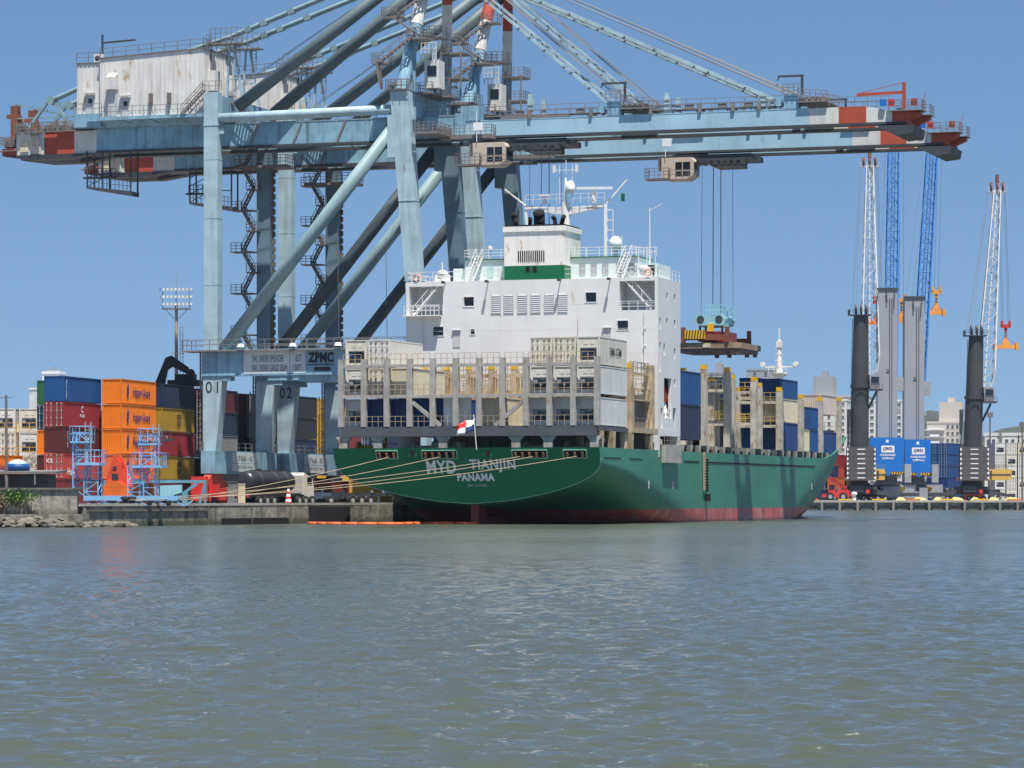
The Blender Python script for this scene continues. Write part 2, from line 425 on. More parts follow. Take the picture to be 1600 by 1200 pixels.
for t in (7.6, 24.2, 33.5, 42.3): m.beam(qp(t, .04, -.3), qp(t, .04, QZ), .10, .16)
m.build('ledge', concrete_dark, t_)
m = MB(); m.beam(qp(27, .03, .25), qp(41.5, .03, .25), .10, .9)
m.build('recess', soot_and_gap_black, t_)  # flat plate on the wall; the recess's shade is put into its colour
m = MB()
for t0, t1 in ((46.2, 54.5),): m.beam(qp(t0, .4, .95), qp(t1, .4, .95), .8, 2.0, m=0)
m.build('fender_board', rubber, t_)
for v in range(40, 180, 14):
    p = SW(QV+.45, v)
    m = MB(); m.beam(p+Vector((0, 0, .1)), p+Vector((0, 0, 1.9)), .9, 1.2)
    o = m.build('fender', rubber); tag(o, 'black rubber fender on the quay face alongside the green hull', 'fender', 'rubber fenders along the berth')
# far quay on the right with its row of piers
t_ = thing('quay_wall', 'long pale concrete quay with regular piers across the basin on the right', 'quay wall', (0, 0, 0), 0)
FA = Vector((58, 742, 0)); FB = Vector((420, 790, 0)); FD = (FB-FA).normalized(); FN = Vector((FD.y, -FD.x, 0))
def fp(t, out, z): return FA+FD*t+FN*out+Vector((0, 0, z))
FL = (FB-FA).length
m = MB(); polywall(m, [FA, FB], -2, QZ, 1.5); m.build('wall_face', quay_far_mat, t_)
m = MB(); m.beam(fp(0, .3, QZ-.1), fp(FL, .3, QZ-.1), .6, .5); m.build('cap_beam', concrete_light, t_)
for k in range(48):
    t = 8+k*4.15
    m = MB(); m.beam(fp(t, .45, -1), fp(t, .45, QZ-.38), .55, .9); m.build('pier', concrete, t_)
m = MB()
for k in range(47): m.beam(fp(8.9+k*4.15, .05, .55), fp(11.4+k*4.15, .05, .55), .12, 1.0)
m.build('dark_bay', concrete_dark, t_)
for k in range(24):
    t = 10+k*7.9
    m = MB(); c = fp(t, -.8, QZ); m.box(c.x-1.6, c.x+1.6, c.y-.3, c.y+.3, QZ, QZ+.45)
    o = m.build('kerb_block', yellow if k % 3 else signal_orange)
    tag(o, 'yellow kerb block on the edge of the far quay' if k % 3 else 'orange kerb block on the edge of the far quay', 'kerb block', 'kerb blocks along the far quay edge')

# riverbank: concrete retaining wall, rubble, shed
t_ = thing('retaining_wall', 'stained pale concrete retaining wall on the left bank above the rocks', 'wall', (0, 0, 0), 0)
m = MB()
for k in range(9):
    x1 = -43.6-k*4.6; m.box(x1-4.56, x1, 329.2+.02*k, 330.2, 1.3, 3.75)
m.build('wall_panel', wall_mat('bank_concrete', (.33, .30, .26), (.09, .08, .065), 1.3, 1.9), t_)
m = MB(); m.box(-85, -43.3, 329.0, 330.5, 3.752, 3.95); m.build('coping', concrete_dark, t_)
m = MB(); m.box(-85, -42.8, 327.6, 330, -.5, 1.3); m.build('footing', quay_mat, t_)
def rock(mb, c, r, rng):
    bm = bmesh.new(); bmesh.ops.create_icosphere(bm, subdivisions=2, radius=1)
    sx, sy, sz = r*rng.uniform(.8, 1.5), r*rng.uniform(.7, 1.1), r*rng.uniform(.45, .8)
    o = Vector((rng.uniform(0, 99), rng.uniform(0, 99), 0)); vs = []
    for v in bm.verts:
        k = 1+.45*noise.noise(v.co*1.3+o)+.2*noise.noise(v.co*3+o)
        vs.append((c[0]+v.co.x*sx*k, c[1]+v.co.y*sy*k, c[2]+v.co.z*sz*k))
    mb.add(vs, [tuple(v.index for v in f.verts) for f in bm.faces]); bm.free()
rng = random.Random(5); m = MB()
for i in range(230):
    x = rng.uniform(-82, -37.8); y = rng.uniform(325.2, 328.2)
    if x > -42: y = rng.uniform(329.5, 332)
    z = .05+(y-325.2)*.22 if x < -42 else .1
    rock(m, (x, y, z), rng.uniform(.3, .75), rng)
o = m.build('rubble', rock_mat); tag(o, 'heap of dark rocks along the foot of the left bank wall', 'rocks', kind='stuff')

t_ = thing('shed', 'long low dark timber shed behind the retaining wall on the left bank', 'shed', (-66, 338, QZ), 0)
m = MB(); m.box(-14, 18.2, 0, 6, 0, 3.3); m.build('wall', shed_wood, t_)
m = MB(); m.prism([(-15, -1, 3.32), (-15, 7, 3.5), (-15, 7, 3.75), (-15, -1, 3.55)], (34.2, 0, 0)); m.build('roof', paint('shed_roof', (.17, .165, .16), .9, .3, .2, .3), t_)
m = MB()
for x in range(-13, 18, 3): m.beam((x, -.7, 2.2), (x, -.9, 3.3), .14)
m.build('bracket', concrete_light, t_)
m = MB(); m.box(-2.8, -.6, -.08, -.005, 0, 2.1); m.build('door', panel_cream, t_)
# blue covered tank on the shed roof edge
t_ = thing('water_tank', 'small blue water tank with a pale lid on the shed roof', 'tank', (-51.2, 340, QZ+3.62), 0)
m = MB(); m.lathe((0, 0, 0), [(0, 0), (1.25, 0), (1.3, .5), (1.1, .75), (.0, .75)], 20); m.build('tank_body', CM['blue'], t_, True)
m = MB(); m.lathe((0, 0, 0), [(1.0, .76), (.75, 1.02), (.35, 1.16), (.0, 1.2)], 20); m.build('lid', paint('pale_blue', (.40, .56, .70)), t_, True)
# shrub on the wall
def leafy(name, label, cat, loc, stems, leaves, size, hgt, spread, mat, seed, group=None):
    rg = random.Random(seed)
    t = thing(name, label, cat, loc, 0, group); st = MB(); lf = MB()
    for i in range(stems):
        a = rg.uniform(0, 6.28); q = Vector((math.cos(a)*spread*rg.uniform(.2, .8), math.sin(a)*spread*.5*rg.uniform(.2, .8), hgt*rg.uniform(.6, 1)))
        st.tube((0, 0, 0), q, .05, .02, 5)
        for j in range(leaves//stems):
            c = q*rg.uniform(.45, 1.1)+Vector((rg.gauss(0, spread*.2), rg.gauss(0, spread*.15), rg.gauss(0, hgt*.1)))
            n = Vector((rg.gauss(0, 1), rg.gauss(0, 1), rg.gauss(0, 1))).normalized(); u = n.orthogonal().normalized(); w_ = n.cross(u); s = size*rg.uniform(.6, 1.3)
            lf.face([c-u*s-w_*s*.3, c+w_*s*.4-u*s*.2, c+u*s, c-w_*s*.5])
    st.build('stem', paint('stem', (.12, .09, .06), .9)); kids_ = C.objects[-1]; kids_.parent = t
    lf.build('foliage', mat, t); return t
leaf_green = paint('leaf_green', (.10, .20, .035), .6, .45, 0, 0, 3)
leaf_dry = paint('leaf_dry', (.20, .15, .07), .8, .4, 0, 0, 3)
leafy('shrub', 'bright green leafy shrub growing at the retaining wall', 'shrub', (-49.3, 328.7, 1.9), 9, 420, .17, 1.9, 2.2, leaf_green, 4)
leafy('dry_shrub', 'dry brown shrub beside the green one at the retaining wall', 'shrub', (-50.9, 328.5, 1.2), 9, 160, .13, 2.4, 1.1, leaf_dry, 9)

# hills far behind, with a wooded skin
def hill(name, pts, depth, y0, mat, seed):
    m = MB(); nx = 90; ny = 10; rows = []
    for j in range(ny+1):
        v = j/ny; row = []
        for i in range(nx+1):
            x = pts[0][0]+(pts[-1][0]-pts[0][0])*i/nx
            for a, b in zip(pts, pts[1:]):
                if a[0] <= x <= b[0]: tt = (x-a[0])/(b[0]-a[0]); tt = tt*tt*(3-2*tt); hh = a[1]+(b[1]-a[1])*tt; break
            k = math.sin(min(1, v*1.25)*math.pi/2)**.8
            z = hh*k*(1+.10*noise.noise(Vector((x*.006, v*3, seed)))+.05*noise.noise(Vector((x*.03, v*9, seed))))
            row.append((x, y0+depth*v, z+QZ-1))
        rows.append(row)
    vs = [p for r in rows for p in r]; w_ = nx+1
    m.add(vs, [(j*w_+i, j*w_+i+1, (j+1)*w_+i+1, (j+1)*w_+i) for j in range(ny) for i in range(nx)])
    o = m.build(name, mat, smooth=True); return struct(o)
wood_mat = paint('wooded_hill', (.055, .068, .050), .95, .5, 0, 0, .05)
hill('hill', [(440, 0), (480, 38), (525, 92), (560, 117), (600, 100), (640, 62), (700, 40), (900, 30)], 250, 4150, wood_mat, 1)
hill('hill', [(600, 20), (680, 62), (735, 104), (800, 118), (1000, 112), (1200, 100), (1500, 60)], 250, 4700, wood_mat, 7)
hill('hill', [(-900, 20), (-300, 36), (160, 60), (300, 105), (380, 88), (560, 72), (800, 40)], 250, 5200, wood_mat, 5)
# ------------------------------------------------------------------ container ship
def lerp_pts(pts, x):
    if x <= pts[0][0]: return pts[0][1]
    for a, b in zip(pts, pts[1:]):
        if x <= b[0]: return a[1]+(b[1]-a[1])*(x-a[0])/(b[0]-a[0])
    return pts[-1][1]
def hull_mat():
    mt, nd, lk, b = mk('hull_paint')
    f1 = noise_fac(nd, lk, (.10, .10, .3), 6, .3, .7, (.82, 1.15))
    c = mixc(nd, lk, 1., (.032, .205, .115), f1, 'MULTIPLY')
    oc = N(nd, 'TexCoord'); sp_ = N(nd, 'SeparateXYZ'); lk.new(oc.outputs['Object'], sp_.inputs[0]); cb_ = N(nd, 'CombineXYZ')
    lk.new(sp_.outputs['Y'], cb_.inputs['X']); lk.new(sp_.outputs['Z'], cb_.inputs['Y'])
    br = N(nd, 'TexBrick'); br.inputs['Scale'].default_value = 1; br.inputs['Brick Width'].default_value = 8.5; br.inputs['Row Height'].default_value = 2.2; br.inputs['Mortar Size'].default_value = .035
    br.inputs['Color1'].default_value = (1, 1, 1, 1); br.inputs['Color2'].default_value = (.90, .93, .92, 1); br.inputs['Mortar'].default_value = (.72, .74, .73, 1)
    lk.new(cb_.outputs[0], br.inputs['Vector']); c = mixc(nd, lk, 1., c, br.outputs['Color'], 'MULTIPLY')
    c = mixc(nd, lk, noise_fac(nd, lk, (.5, .5, .05), 6, .52, .8, (0, .35), off=3), c, (.14, .24, .19))
    c = mixc(nd, lk, noise_fac(nd, lk, (.9, .9, .07), 6, .58, .76, (0, .75), off=7), c, (.13, .085, .045))
    f1 = noise_fac(nd, lk, (.25, .25, .5), 6, .3, .7, (.75, 1.2), off=13)
    r = mixc(nd, lk, 1., (.44, .075, .06), f1, 'MULTIPLY')
    r = mixc(nd, lk, noise_fac(nd, lk, (.9, .9, .12), 6, .50, .68, (0, .75), off=17), r, (.40, .27, .23))
    tc = N(nd, 'TexCoord'); sx = N(nd, 'SeparateXYZ'); lk.new(tc.outputs['Object'], sx.inputs[0])
    nz = noise_fac(nd, lk, (.4, .4, .4), 3, 0, 1, (-.06, .06), off=21)
    ad = N(nd, 'Math', operation='ADD'); lk.new(sx.outputs['Z'], ad.inputs[0]); lk.new(nz, ad.inputs[1])
    cp = N(nd, 'Math', operation='GREATER_THAN'); cp.inputs[1].default_value = 1.62; lk.new(ad.outputs[0], cp.inputs[0])
    c = mixc(nd, lk, cp.outputs[0], r, c)
    # slime line just above the water
    mr = N(nd, 'MapRange'); mr.inputs[1].default_value = .15; mr.inputs[2].default_value = .38; mr.inputs[3].default_value = .7; mr.inputs[4].default_value = 0
    lk.new(ad.outputs[0], mr.inputs[0]); c = mixc(nd, lk, mr.outputs[0], c, (.05, .035, .03))
    lk.new(c, b.inputs['Base Color']); b.inputs['Roughness'].default_value = .45
    bp = N(nd, 'Bump'); bp.inputs['Strength'].default_value = .25; bp.inputs['Distance'].default_value = .4
    lk.new(noise_fac(nd, lk, (.35, .35, .25), 3, 0, 1, off=2), bp.inputs['Height']); lk.new(bp.outputs[0], b.inputs['Normal'])
    return mt
transom_green = paint('transom_green', (.003, .165, .072), .5, .10, .02, .18, .5)
SHIP = thing('container_ship', 'green hulled container ship with a white superstructure moored stern towards us', 'ship', S0)
DZ = 8.45; HB = 15.5; RAKE = .36
ZB = [(0, 2.27), (6, 1.5), (12, .3), (18, -1.5), (26, -5), (34, -8)]
ZK = [(0, 6.9), (10, 6.2), (20, 4.8), (30, 3), (40, 1), (50, -1), (60, -3), (90, -3)]
def deckz(u): return DZ if u < 112 else DZ+3.5*((u-112)/24)**1.35 if u < 136 else DZ+3.5+.8*(u-136)/40
def b_aft(u, z):
    zb = lerp_pts(ZB, u); zk = lerp_pts(ZK, u)
    if z >= zk: return HB
    t = min(1, max(0, (zk-z)/(zk-zb))); return HB*max(0, 1-t*t)**(2/3)
NL = 26; ringsP = []
us = [0, 1, 2, 3.5, 5, 7, 9, 11, 13.5, 16, 19, 22, 26, 30, 35, 40, 48, 56, 66, 78, 90]
for u in us:
    zlo = max(lerp_pts(ZB, u), -1.2); row = []
    fade = max(0, 1-u/20)
    for k in range(NL+1):
        z = zlo+(DZ-zlo)*(1-(1-k/NL)**1.3)
        row.append((b_aft(u, z), u+RAKE*(DZ-z)*fade, z))
    ringsP.append(row)
nb = 44
for i in range(1, nb+1):
    t = i/nb; row = []
    for k in range(NL+1):
        ze = 1-(1-k/NL)**1.3
        zz = -1.2+(DZ+1.2)*ze; s = max(0, zz)/DZ
        sk = s**.9; uE = 165+11*sk; u0 = 90+15*sk; ex = 1.15+1.25*sk
        u = 90+(uE-90)*t
        z = -1.2+(deckz(90+86*t)+1.2)*ze
        q = (u-u0)/(uE-u0)
        b = HB if q <= 0 else HB*max(0, 1-q**ex)
        row.append((max(b, .12), u, z))
    ringsP.append(row)
m = MB(); W_ = NL+1
vs = []
for side in (1, -1):
    vs = [(side*p[0], p[1], p[2]) for r in ringsP for p in r]
    n = len(ringsP)
    fs = []
    for i in range(n-1):
        for k in range(NL):
            q = (i*W_+k, (i+1)*W_+k, (i+1)*W_+k+1, i*W_+k+1)
            fs.append(q if side > 0 else q[::-1])
    m.add(vs, fs)
# bulwark: inner skin and cap
for side in (1, -1):
    for i in range(len(ringsP)-1):
        a = ringsP[i][NL]; b = ringsP[i+1][NL]
        if i < 1: continue
        ao = (side*a[0], a[1], a[2]); bo = (side*b[0], b[1], b[2]); ia = (side*max(.05, a[0]-.3), a[1], a[2]); ib = (side*max(.05, b[0]-.3), b[1], b[2])
        m.face([ao, bo, ib, ia]); m.face([ia, ib, (ib[0]*.985, ib[1], ib[2]-1.3), (ia[0]*.985, ia[1], ia[2]-1.3)])
o = m.build('hull', hull_mat(), SHIP); smooth_by_angle(o, 45)
m = MB(); r0 = ringsP[0]                      # transom plate
for k in range(NL):
    a, b = r0[k], r0[k+1]; e = .02
    m.face([(-a[0]-.02, a[1]-e, a[2]), (a[0]+.02, a[1]-e, a[2]), (b[0]+.02, b[1]-e, b[2]), (-b[0]-.02, b[1]-e, b[2])])
m.face([(-HB, 0, DZ), (HB, 0, DZ), (HB, .35, DZ), (-HB, .35, DZ)]); m.face([(-HB, .35, DZ), (HB, .35, DZ), (HB, .4, DZ-1.2), (-HB, .4, DZ-1.2)])
m.build('transom', transom_green, SHIP)
m = MB()                                      # pale line along the transom's lower edge
for sd in (1, -1):
    pts = [(sd*p[0], p[1]-.05, p[2]) for p in r0[:20]]
    for a, b in zip(pts, pts[1:]): m.beam(a, b, .06, .06)
m.build('edge_bead', paint('bead', (.30, .52, .40), .5, .2), SHIP)
def tp(v, z, out=.05): return (v, RAKE*(DZ-z)-out, z)        # a point on the raked transom
UPT = (0, -RAKE, 1)
lettering('MYD', 3.45, 1.55, ink_white, SHIP, tp(-2.95, 6.35, .04), up=UPT, space=1.1, bold=.03)
lettering('TIANJIN', 5.3, 1.55, ink_white, SHIP, tp(3.05, 6.45, .04), up=UPT, space=1.15, bold=.03)
lettering('PANAMA', 4.35, .92, ink_white, SHIP, tp(.95, 5.22, .04), up=UPT, space=1.1, bold=.04)
lettering('IMO 9122306', 2.2, .28, ink_dim, SHIP, tp(1.05, 4.3, .04), up=UPT, bold=.02)
m = MB(); m.box(-.9, 6.1, 6.9, 6.9, 0, 0) if 0 else None
# transom fairleads (dark framed openings) and round pipes
for v, w_ in ((-9.15, 2.5), (-2.95, 4.1), (7.5, 4.0), (12.7, 2.6)):
    z = 7.72; m = MB()
    m.add([tp(v-w_/2, z-.42, .06), tp(v+w_/2, z-.42, .06), tp(v+w_/2, z+.42, .06), tp(v-w_/2, z+.42, .06)], [(0, 1, 2, 3)])
    f = m.build('fairlead', soot_and_gap_black, SHIP)
    fr = MB()
    for p, q in (((v-w_/2, z-.45), (v+w_/2, z-.45)), ((v-w_/2, z+.45), (v+w_/2, z+.45)), ((v-w_/2, z-.45), (v-w_/2, z+.45)), ((v+w_/2, z-.45), (v+w_/2, z+.45))):
        fr.beam(tp(*p, .12), tp(*q, .12), .12)
    fr.build('frame', paint('fair_frame', (.22, .45, .34), .5, .2), f)
    n = max(2, int(w_/.75))
    for k in range(n):
        rr = MB(); x = v-w_/2+w_*(k+.5)/n; rr.tube(tp(x, z-.36, .16), tp(x, z+.2, .16), .16, n=8); rr.build('roller', paint('roller_rust', (.36, .17, .08), .7, .4, .2), f)
for v in (-6.1, 2.7):
    m = MB(); c = Vector(tp(v, 7.8, .1)); m.tube(c, c+Vector((0, .3, 0)), .5, n=16); m.tube(c-Vector((0, .12, 0)), c-Vector((0, .1, 0)), .36, n=16, m=1)
    m.build('pipe_chock', [transom_green, soot_and_gap_black], SHIP)
# deck
m = MB()
rows = [(b_aft(u, DZ)-.3 if u <= 90 else None, u) for u in us]
dp = [(r[NL][0]-.35, r[NL][1], r[NL][2]-1.25) for r in ringsP[2:]]
for a, b in zip(dp, dp[1:]): m.face([(-a[0], a[1], a[2]), (a[0], a[1], a[2]), (b[0], b[1], b[2]), (-b[0], b[1], b[2])])
m.build('deck', paint('deck_paint', (.10, .12, .10), .8, .3, .5, 0), SHIP)
# slot line under the sheer strake, draught marks, rubbing pieces
m = MB()
for a, b in ((46, 106), (35.5, 42.5)): m.beam((HB+.015, a, 7.25), (HB+.015, b, 7.25), .05, .20)
for k in range(9): m.beam((HB+.015, 2+k*.75, 7.3), (HB+.015, 2.4+k*.75, 7.3), .05, .2)
for k in range(6): m.beam((HB+.015, 12.2+k*.9, 7.3), (HB+.015, 12.7+k*.9, 7.3), .05, .2)
m.build('freeing_slot', soot_and_gap_black, SHIP)  # thin black strips; the shade in the slots is painted
m = MB()
for u in (20, 30.5, 104): m.beam((HB+.02, u, 4.0), (HB+.02, u, 4.9), .04, .18)
m.build('draught_mark', white_paint, SHIP)
m = MB(); m.box(-.45, .45, 3.6, 6.4, -1.5, 2.2); m.prism([(-.45, 6.4, -1.5), (.45, 6.4, -1.5), (.6, 14, -1.5), (-.6, 14, -1.5)], (0, 0, 2.3))
m.build('rudder', paint('rudder_red', (.22, .045, .04), .6, .3, .2, .3), SHIP)

# aft mooring deck: pillars, winches, cross beam
DB0, DB1 = 9.75, 10.85
m = MB(); m.box(-14.95, 14.95, .9, 2.1, DB0, DB1); m.build('cross_beam', ship_beam, SHIP)
m = MB(); m.box(-14.9, 14.9, 2.102, 24, 10.3, DB1-.06); m.build('platform_deck', ship_beam, SHIP)
for v in (-14.7, -10.6, -2.9, 5.6, 9.3, 14.6):
    m = MB(); m.prism([(v-.5, 1.1, 7.2), (v+.5, 1.1, 7.2), (v+.5, 1.1, 9.2), (v+.95, 1.1, 9.74), (v-.95, 1.1, 9.74), (v-.5, 1.1, 9.2)], (0, .5, 0)); m.build('pillar', ship_grey, SHIP)
for v in (-14.4, -7.2, 1.4, 9.3, 14.4): m = MB(); m.box(v-.3, v+.3, 13, 13.6, 7.2, 10.3); m.build('pillar', ship_cream, SHIP)
m = MB(); m.box(-15, -12.4, 20.0, 20.4, 7.2, 10.25); m.box(-11.8, 15, 23.3, 23.7, 7.2, 10.25); m.build('bulkhead', ship_grey, SHIP)
for v, c in ((-13, yellow), (-6.2, ship_cream), (-3.6, ship_cream), (6.8, ship_cream), (11.6, ship_rust), (2.6, deck_green)):
    m = MB(); m.lathe((v, 4.5, 8.3), [(0, -1.2), (1.0, -1.2), (1.0, -1.0), (.5, -.95), (.5, .95), (1.0, 1.0), (1.0, 1.2), (0, 1.2)], 14, axis='x')
    m.box(v-1.5, v-1.25, 3.8, 5.2, 7.2, 8.6); m.box(v+1.25, v+1.9, 3.8, 5.2, 7.2, 9.1); m.build('mooring_winch', c, SHIP)

# lashing bridges
SLOT = 2.715
lash_pale = paint('lash_pale', (.50, .46, .38), .7, .28, .54, .4, 1.6)
PV = [-14.93+SLOT*i for i in range(12)]
def lashing(u, vs_, z0, z1, levels, post, depth=.55, pw=.62, mat=ship_grey, railm=rail_grey, caps=None, brace=()):
    f = MB()
    for v in vs_: f.box(v-pw/2, v+pw/2, u, u+depth, z0, z1)
    for z in levels:
        f.box(vs_[0], vs_[-1], u+.12, u+.95, z-.09, z+.09)
        f.box(vs_[0], vs_[-1], u+.05, u+.12, z-.28, z+.02)
    for a, b, za, zb in brace: f.beam((a, u+.3, za), (b, u+.3, zb), .3, .42)
    lb = f.build('lashing_bridge', mat, SHIP)
    r = MB()
    for z in levels:
        for a, b in zip(vs_, vs_[1:]): r.rail([(a+.3, u+.1, z+.1), (b-.3, u+.1, z+.1)], 1.15, .8, .045)
    r.build('rail', railm, lb)
    if caps:
        for v in vs_[1:]:
            y = MB(); y.box(v-.33, v+.33, u-.02, u+depth+.02, z1, z1+.55); y.build('lamp_box', caps, lb)
    return lb
lashing(.85, PV, DB1, 18.4, (14.3, 17.7), 1, brace=((PV[3]+.3, PV[4]+.9, 13.6, 10.9), (PV[8]-.3, PV[7]-.9, 13.6, 10.9)), railm=ship_rust)
m = MB()                                       # lowest tier rail on the cross beam
for a, b in zip(PV, PV[1:]): m.rail([(a+.3, 1.05, DB1), (b-.3, 1.05, DB1)], 1.15, .8, .035)
m.build('rail', ship_rust, SHIP)
lashing(13.6, [v-.1 for v in PV], DB1, 17.6, (14.2, 17.0), 1, mat=ship_rust, railm=yellow_rail, caps=yellow)
lashing(22.4, [-14.9+SLOT*i for i in range(12)], DB1, 17.8, (13.0, 15.4, 17.2), 1, mat=ship_rust, railm=rail_grey)
m = MB()                                       # clutter between the bridges: ladders, pipes, hatch coaming
for v in PV[3:9]:
    m.ladder((v+.9, 14.6, DB1), (v+.9, 14.6, 17.2), .6, .06, .4); m.ladder((v+1.9, 22.1, DB1), (v+1.9, 22.1, 17.4), .6, .06, .4)
    m.beam((v+1.3, 21.5, DB1), (v+1.3, 21.5, 16.4), .55, .4); m.beam((v+.4, 18, DB1), (v+.4, 18, 15.5+.4*math.sin(v)), .35, .3)
m.build('ladder', ship_rust, SHIP)
m = MB(); m.box(-8.5, 8.2, 15.2, 21.4, DB1-.05, 12.6)
m.box(-3.3, -1.2, 3.0, 3.3, DB1-.05, 14.0)
m.build('hatch_coaming', ship_cream, SHIP)
m = MB(); m.box(-3.2, .0, 2.2, 2.5, DB1-.05, 14.1); m.build('deck_locker', ship_white_rusty, SHIP)
# starboard side between the aft stack and the house
for u in (13.7, 22.3): m = MB(); m.box(14.3, 15.3, u, u+.9, 10.86, 18.2); m.build('side_post', ship_rust, SHIP)
m = MB()
m.box(14.3, 15.35, 13.5, 23.6, 10.3, 10.85); m.box(14.3, 14.9, 14.6, 22.3, 17.0, 17.2); m.box(14.2, 15.0, 14.6, 22.3, 14.0, 14.15)
m.build('side_frame', ship_rust, SHIP)
for u in (1.9, 6.5, 13.8, 21.8): m = MB(); m.prism([(15.3, u, 7.2), (15.3, u+.35, 7.2), (15.3, u+.7, 10.3), (15.3, u-.35, 10.3)], (-.7, 0, 0)); m.build('side_bracket', ship_rust, SHIP)
m = MB()
m.rail([(14.9, 14.6, 10.86), (14.9, 22.3, 10.86)]); m.rail([(14.9, 14.6, 14.2), (14.9, 22.3, 14.2)]); m.rail([(14.8, 14.6, 17.25), (14.8, 22.3, 17.25)])
for k in range(12): m.beam((14.5, 18+k*.33, 10.9), (14.5, 18+k*.33, 14.0), .07)
m.build('side_rail', rail_grey, SHIP)
m = MB(); m.box(9, 14.1, 15.5, 21.5, 10.9, 13.8); m.box(11.5, 14.2, 16, 17.2, 12.4, 14.0); m.build('hatch_house', ship_white_rusty, SHIP)
m = MB(); m.tube((13.6, 4.8, 7.2), (13.6, 4.8, 9.2), .42, n=10); m.tube((13.6, 4.8, 9.2), (13.6, 7.6, 9.35), .42, n=10); m.build('vent_pipe', ship_cream, SHIP)

# superstructure
SU0, SU1, SZ = 24.0, 33.9, 28.5
sup = MB()
def holed_face(mb, x0, x1, z0, z1, holes, P, m=0):
    # a wall face with rectangular holes; P(a, z) gives the point
    xs = sorted({x0, x1, *[h[0] for h in holes], *[h[1] for h in holes]}); zs = sorted({z0, z1, *[h[2] for h in holes], *[h[3] for h in holes]})
    for a, b in zip(xs, xs[1:]):
        for c, d in zip(zs, zs[1:]):
            mx, mz = (a+b)/2, (c+d)/2
            if any(h[0] < mx < h[1] and h[2] < mz < h[3] for h in holes): continue
            mb.face([P(a, c), P(b, c), P(b, d), P(a, d)], m)
win = [(-8.25, -7.0, 25.5, 26.6), (6.75, 8.05, 25.75, 26.85), (-12.1, -10.8, 22.1, 23.15), (-7.4, -6.9, 22.2, 22.8), (10.6, 11.9, 22.45, 23.5)]
rec = [(-15.1, -10.85, 24.5, 27.95), (10.85, 15.1, 24.7, 28.1)]
Pa = lambda a, z: (a, SU0, z)
holed_face(sup, -15.5, 15.5, 10.2, SZ, win+rec, Pa)
side_holes = [(26.6, 29.9, 12.2, 16.9), (25.2, 26.0, 11.0, 13.4), (30.6, 31.9, 10.9, 13.5), (24.6, 25.2, 17.5, 21.0), (26.4, 27.1, 19.5, 20.9), (24.7, 25.3, 22.5, 23.8),
              (27.6, 28.3, 23.2, 23.9), (31.0, 31.7, 23.0, 23.9), (31.0, 31.7, 19.3, 20.5), (27.6, 28.3, 26.1, 26.9), (31.0, 31.7, 26.0, 26.9), (31.0, 31.7, 16.0, 16.9)]
holed_face(sup, SU0, SU1, 10.9, SZ, side_holes, lambda a, z: (15.5, a, z))
for p in ([(-15.5, SU0, 10.2), (-15.5, SU0, SZ), (-15.5, SU1, SZ), (-15.5, SU1, 10.2)], [(-15.5, SU1, 10.2), (-15.5, SU1, SZ), (15.5, SU1, SZ), (15.5, SU1, 10.2)], [(-15.5, SU0, SZ), (15.5, SU0, SZ), (15.5, SU1, SZ), (-15.5, SU1, SZ)]): sup.face(p)
for h in win:                                   # reveals
    a, b, c, d = h
    for p in ([(a, c), (b, c)], [(b, c), (b, d)], [(b, d), (a, d)], [(a, d), (a, c)]):
        (x0, z0), (x1, z1) = p; sup.face([(x0, SU0, z0), (x1, SU0, z1), (x1, SU0+.3, z1), (x0, SU0+.3, z0)])
for h in rec:
    a, b, c, d = h
    sup.face([(a, SU0+3, c), (b, SU0+3, c), (b, SU0+3, d), (a, SU0+3, d)]); sup.face([(a, SU0, c), (b, SU0, c), (b, SU0+3, c), (a, SU0+3, c)])
    sup.face([(a, SU0, d), (b, SU0, d), (b, SU0+3, d), (a, SU0+3, d)]); sup.face([(a, SU0, c), (a, SU0+3, c), (a, SU0+3, d), (a, SU0, d)]); sup.face([(b, SU0, c), (b, SU0+3, c), (b, SU0+3, d), (b, SU0, d)])
for h in side_holes:
    a, b, c, d = h; dp_ = .4
    for (y0, z0), (y1, z1) in (((a, c), (b, c)), ((b, c), (b, d)), ((b, d), (a, d)), ((a, d), (a, c))): sup.face([(15.5, y0, z0), (15.5, y1, z1), (15.5-dp_, y1, z1), (15.5-dp_, y0, z0)])
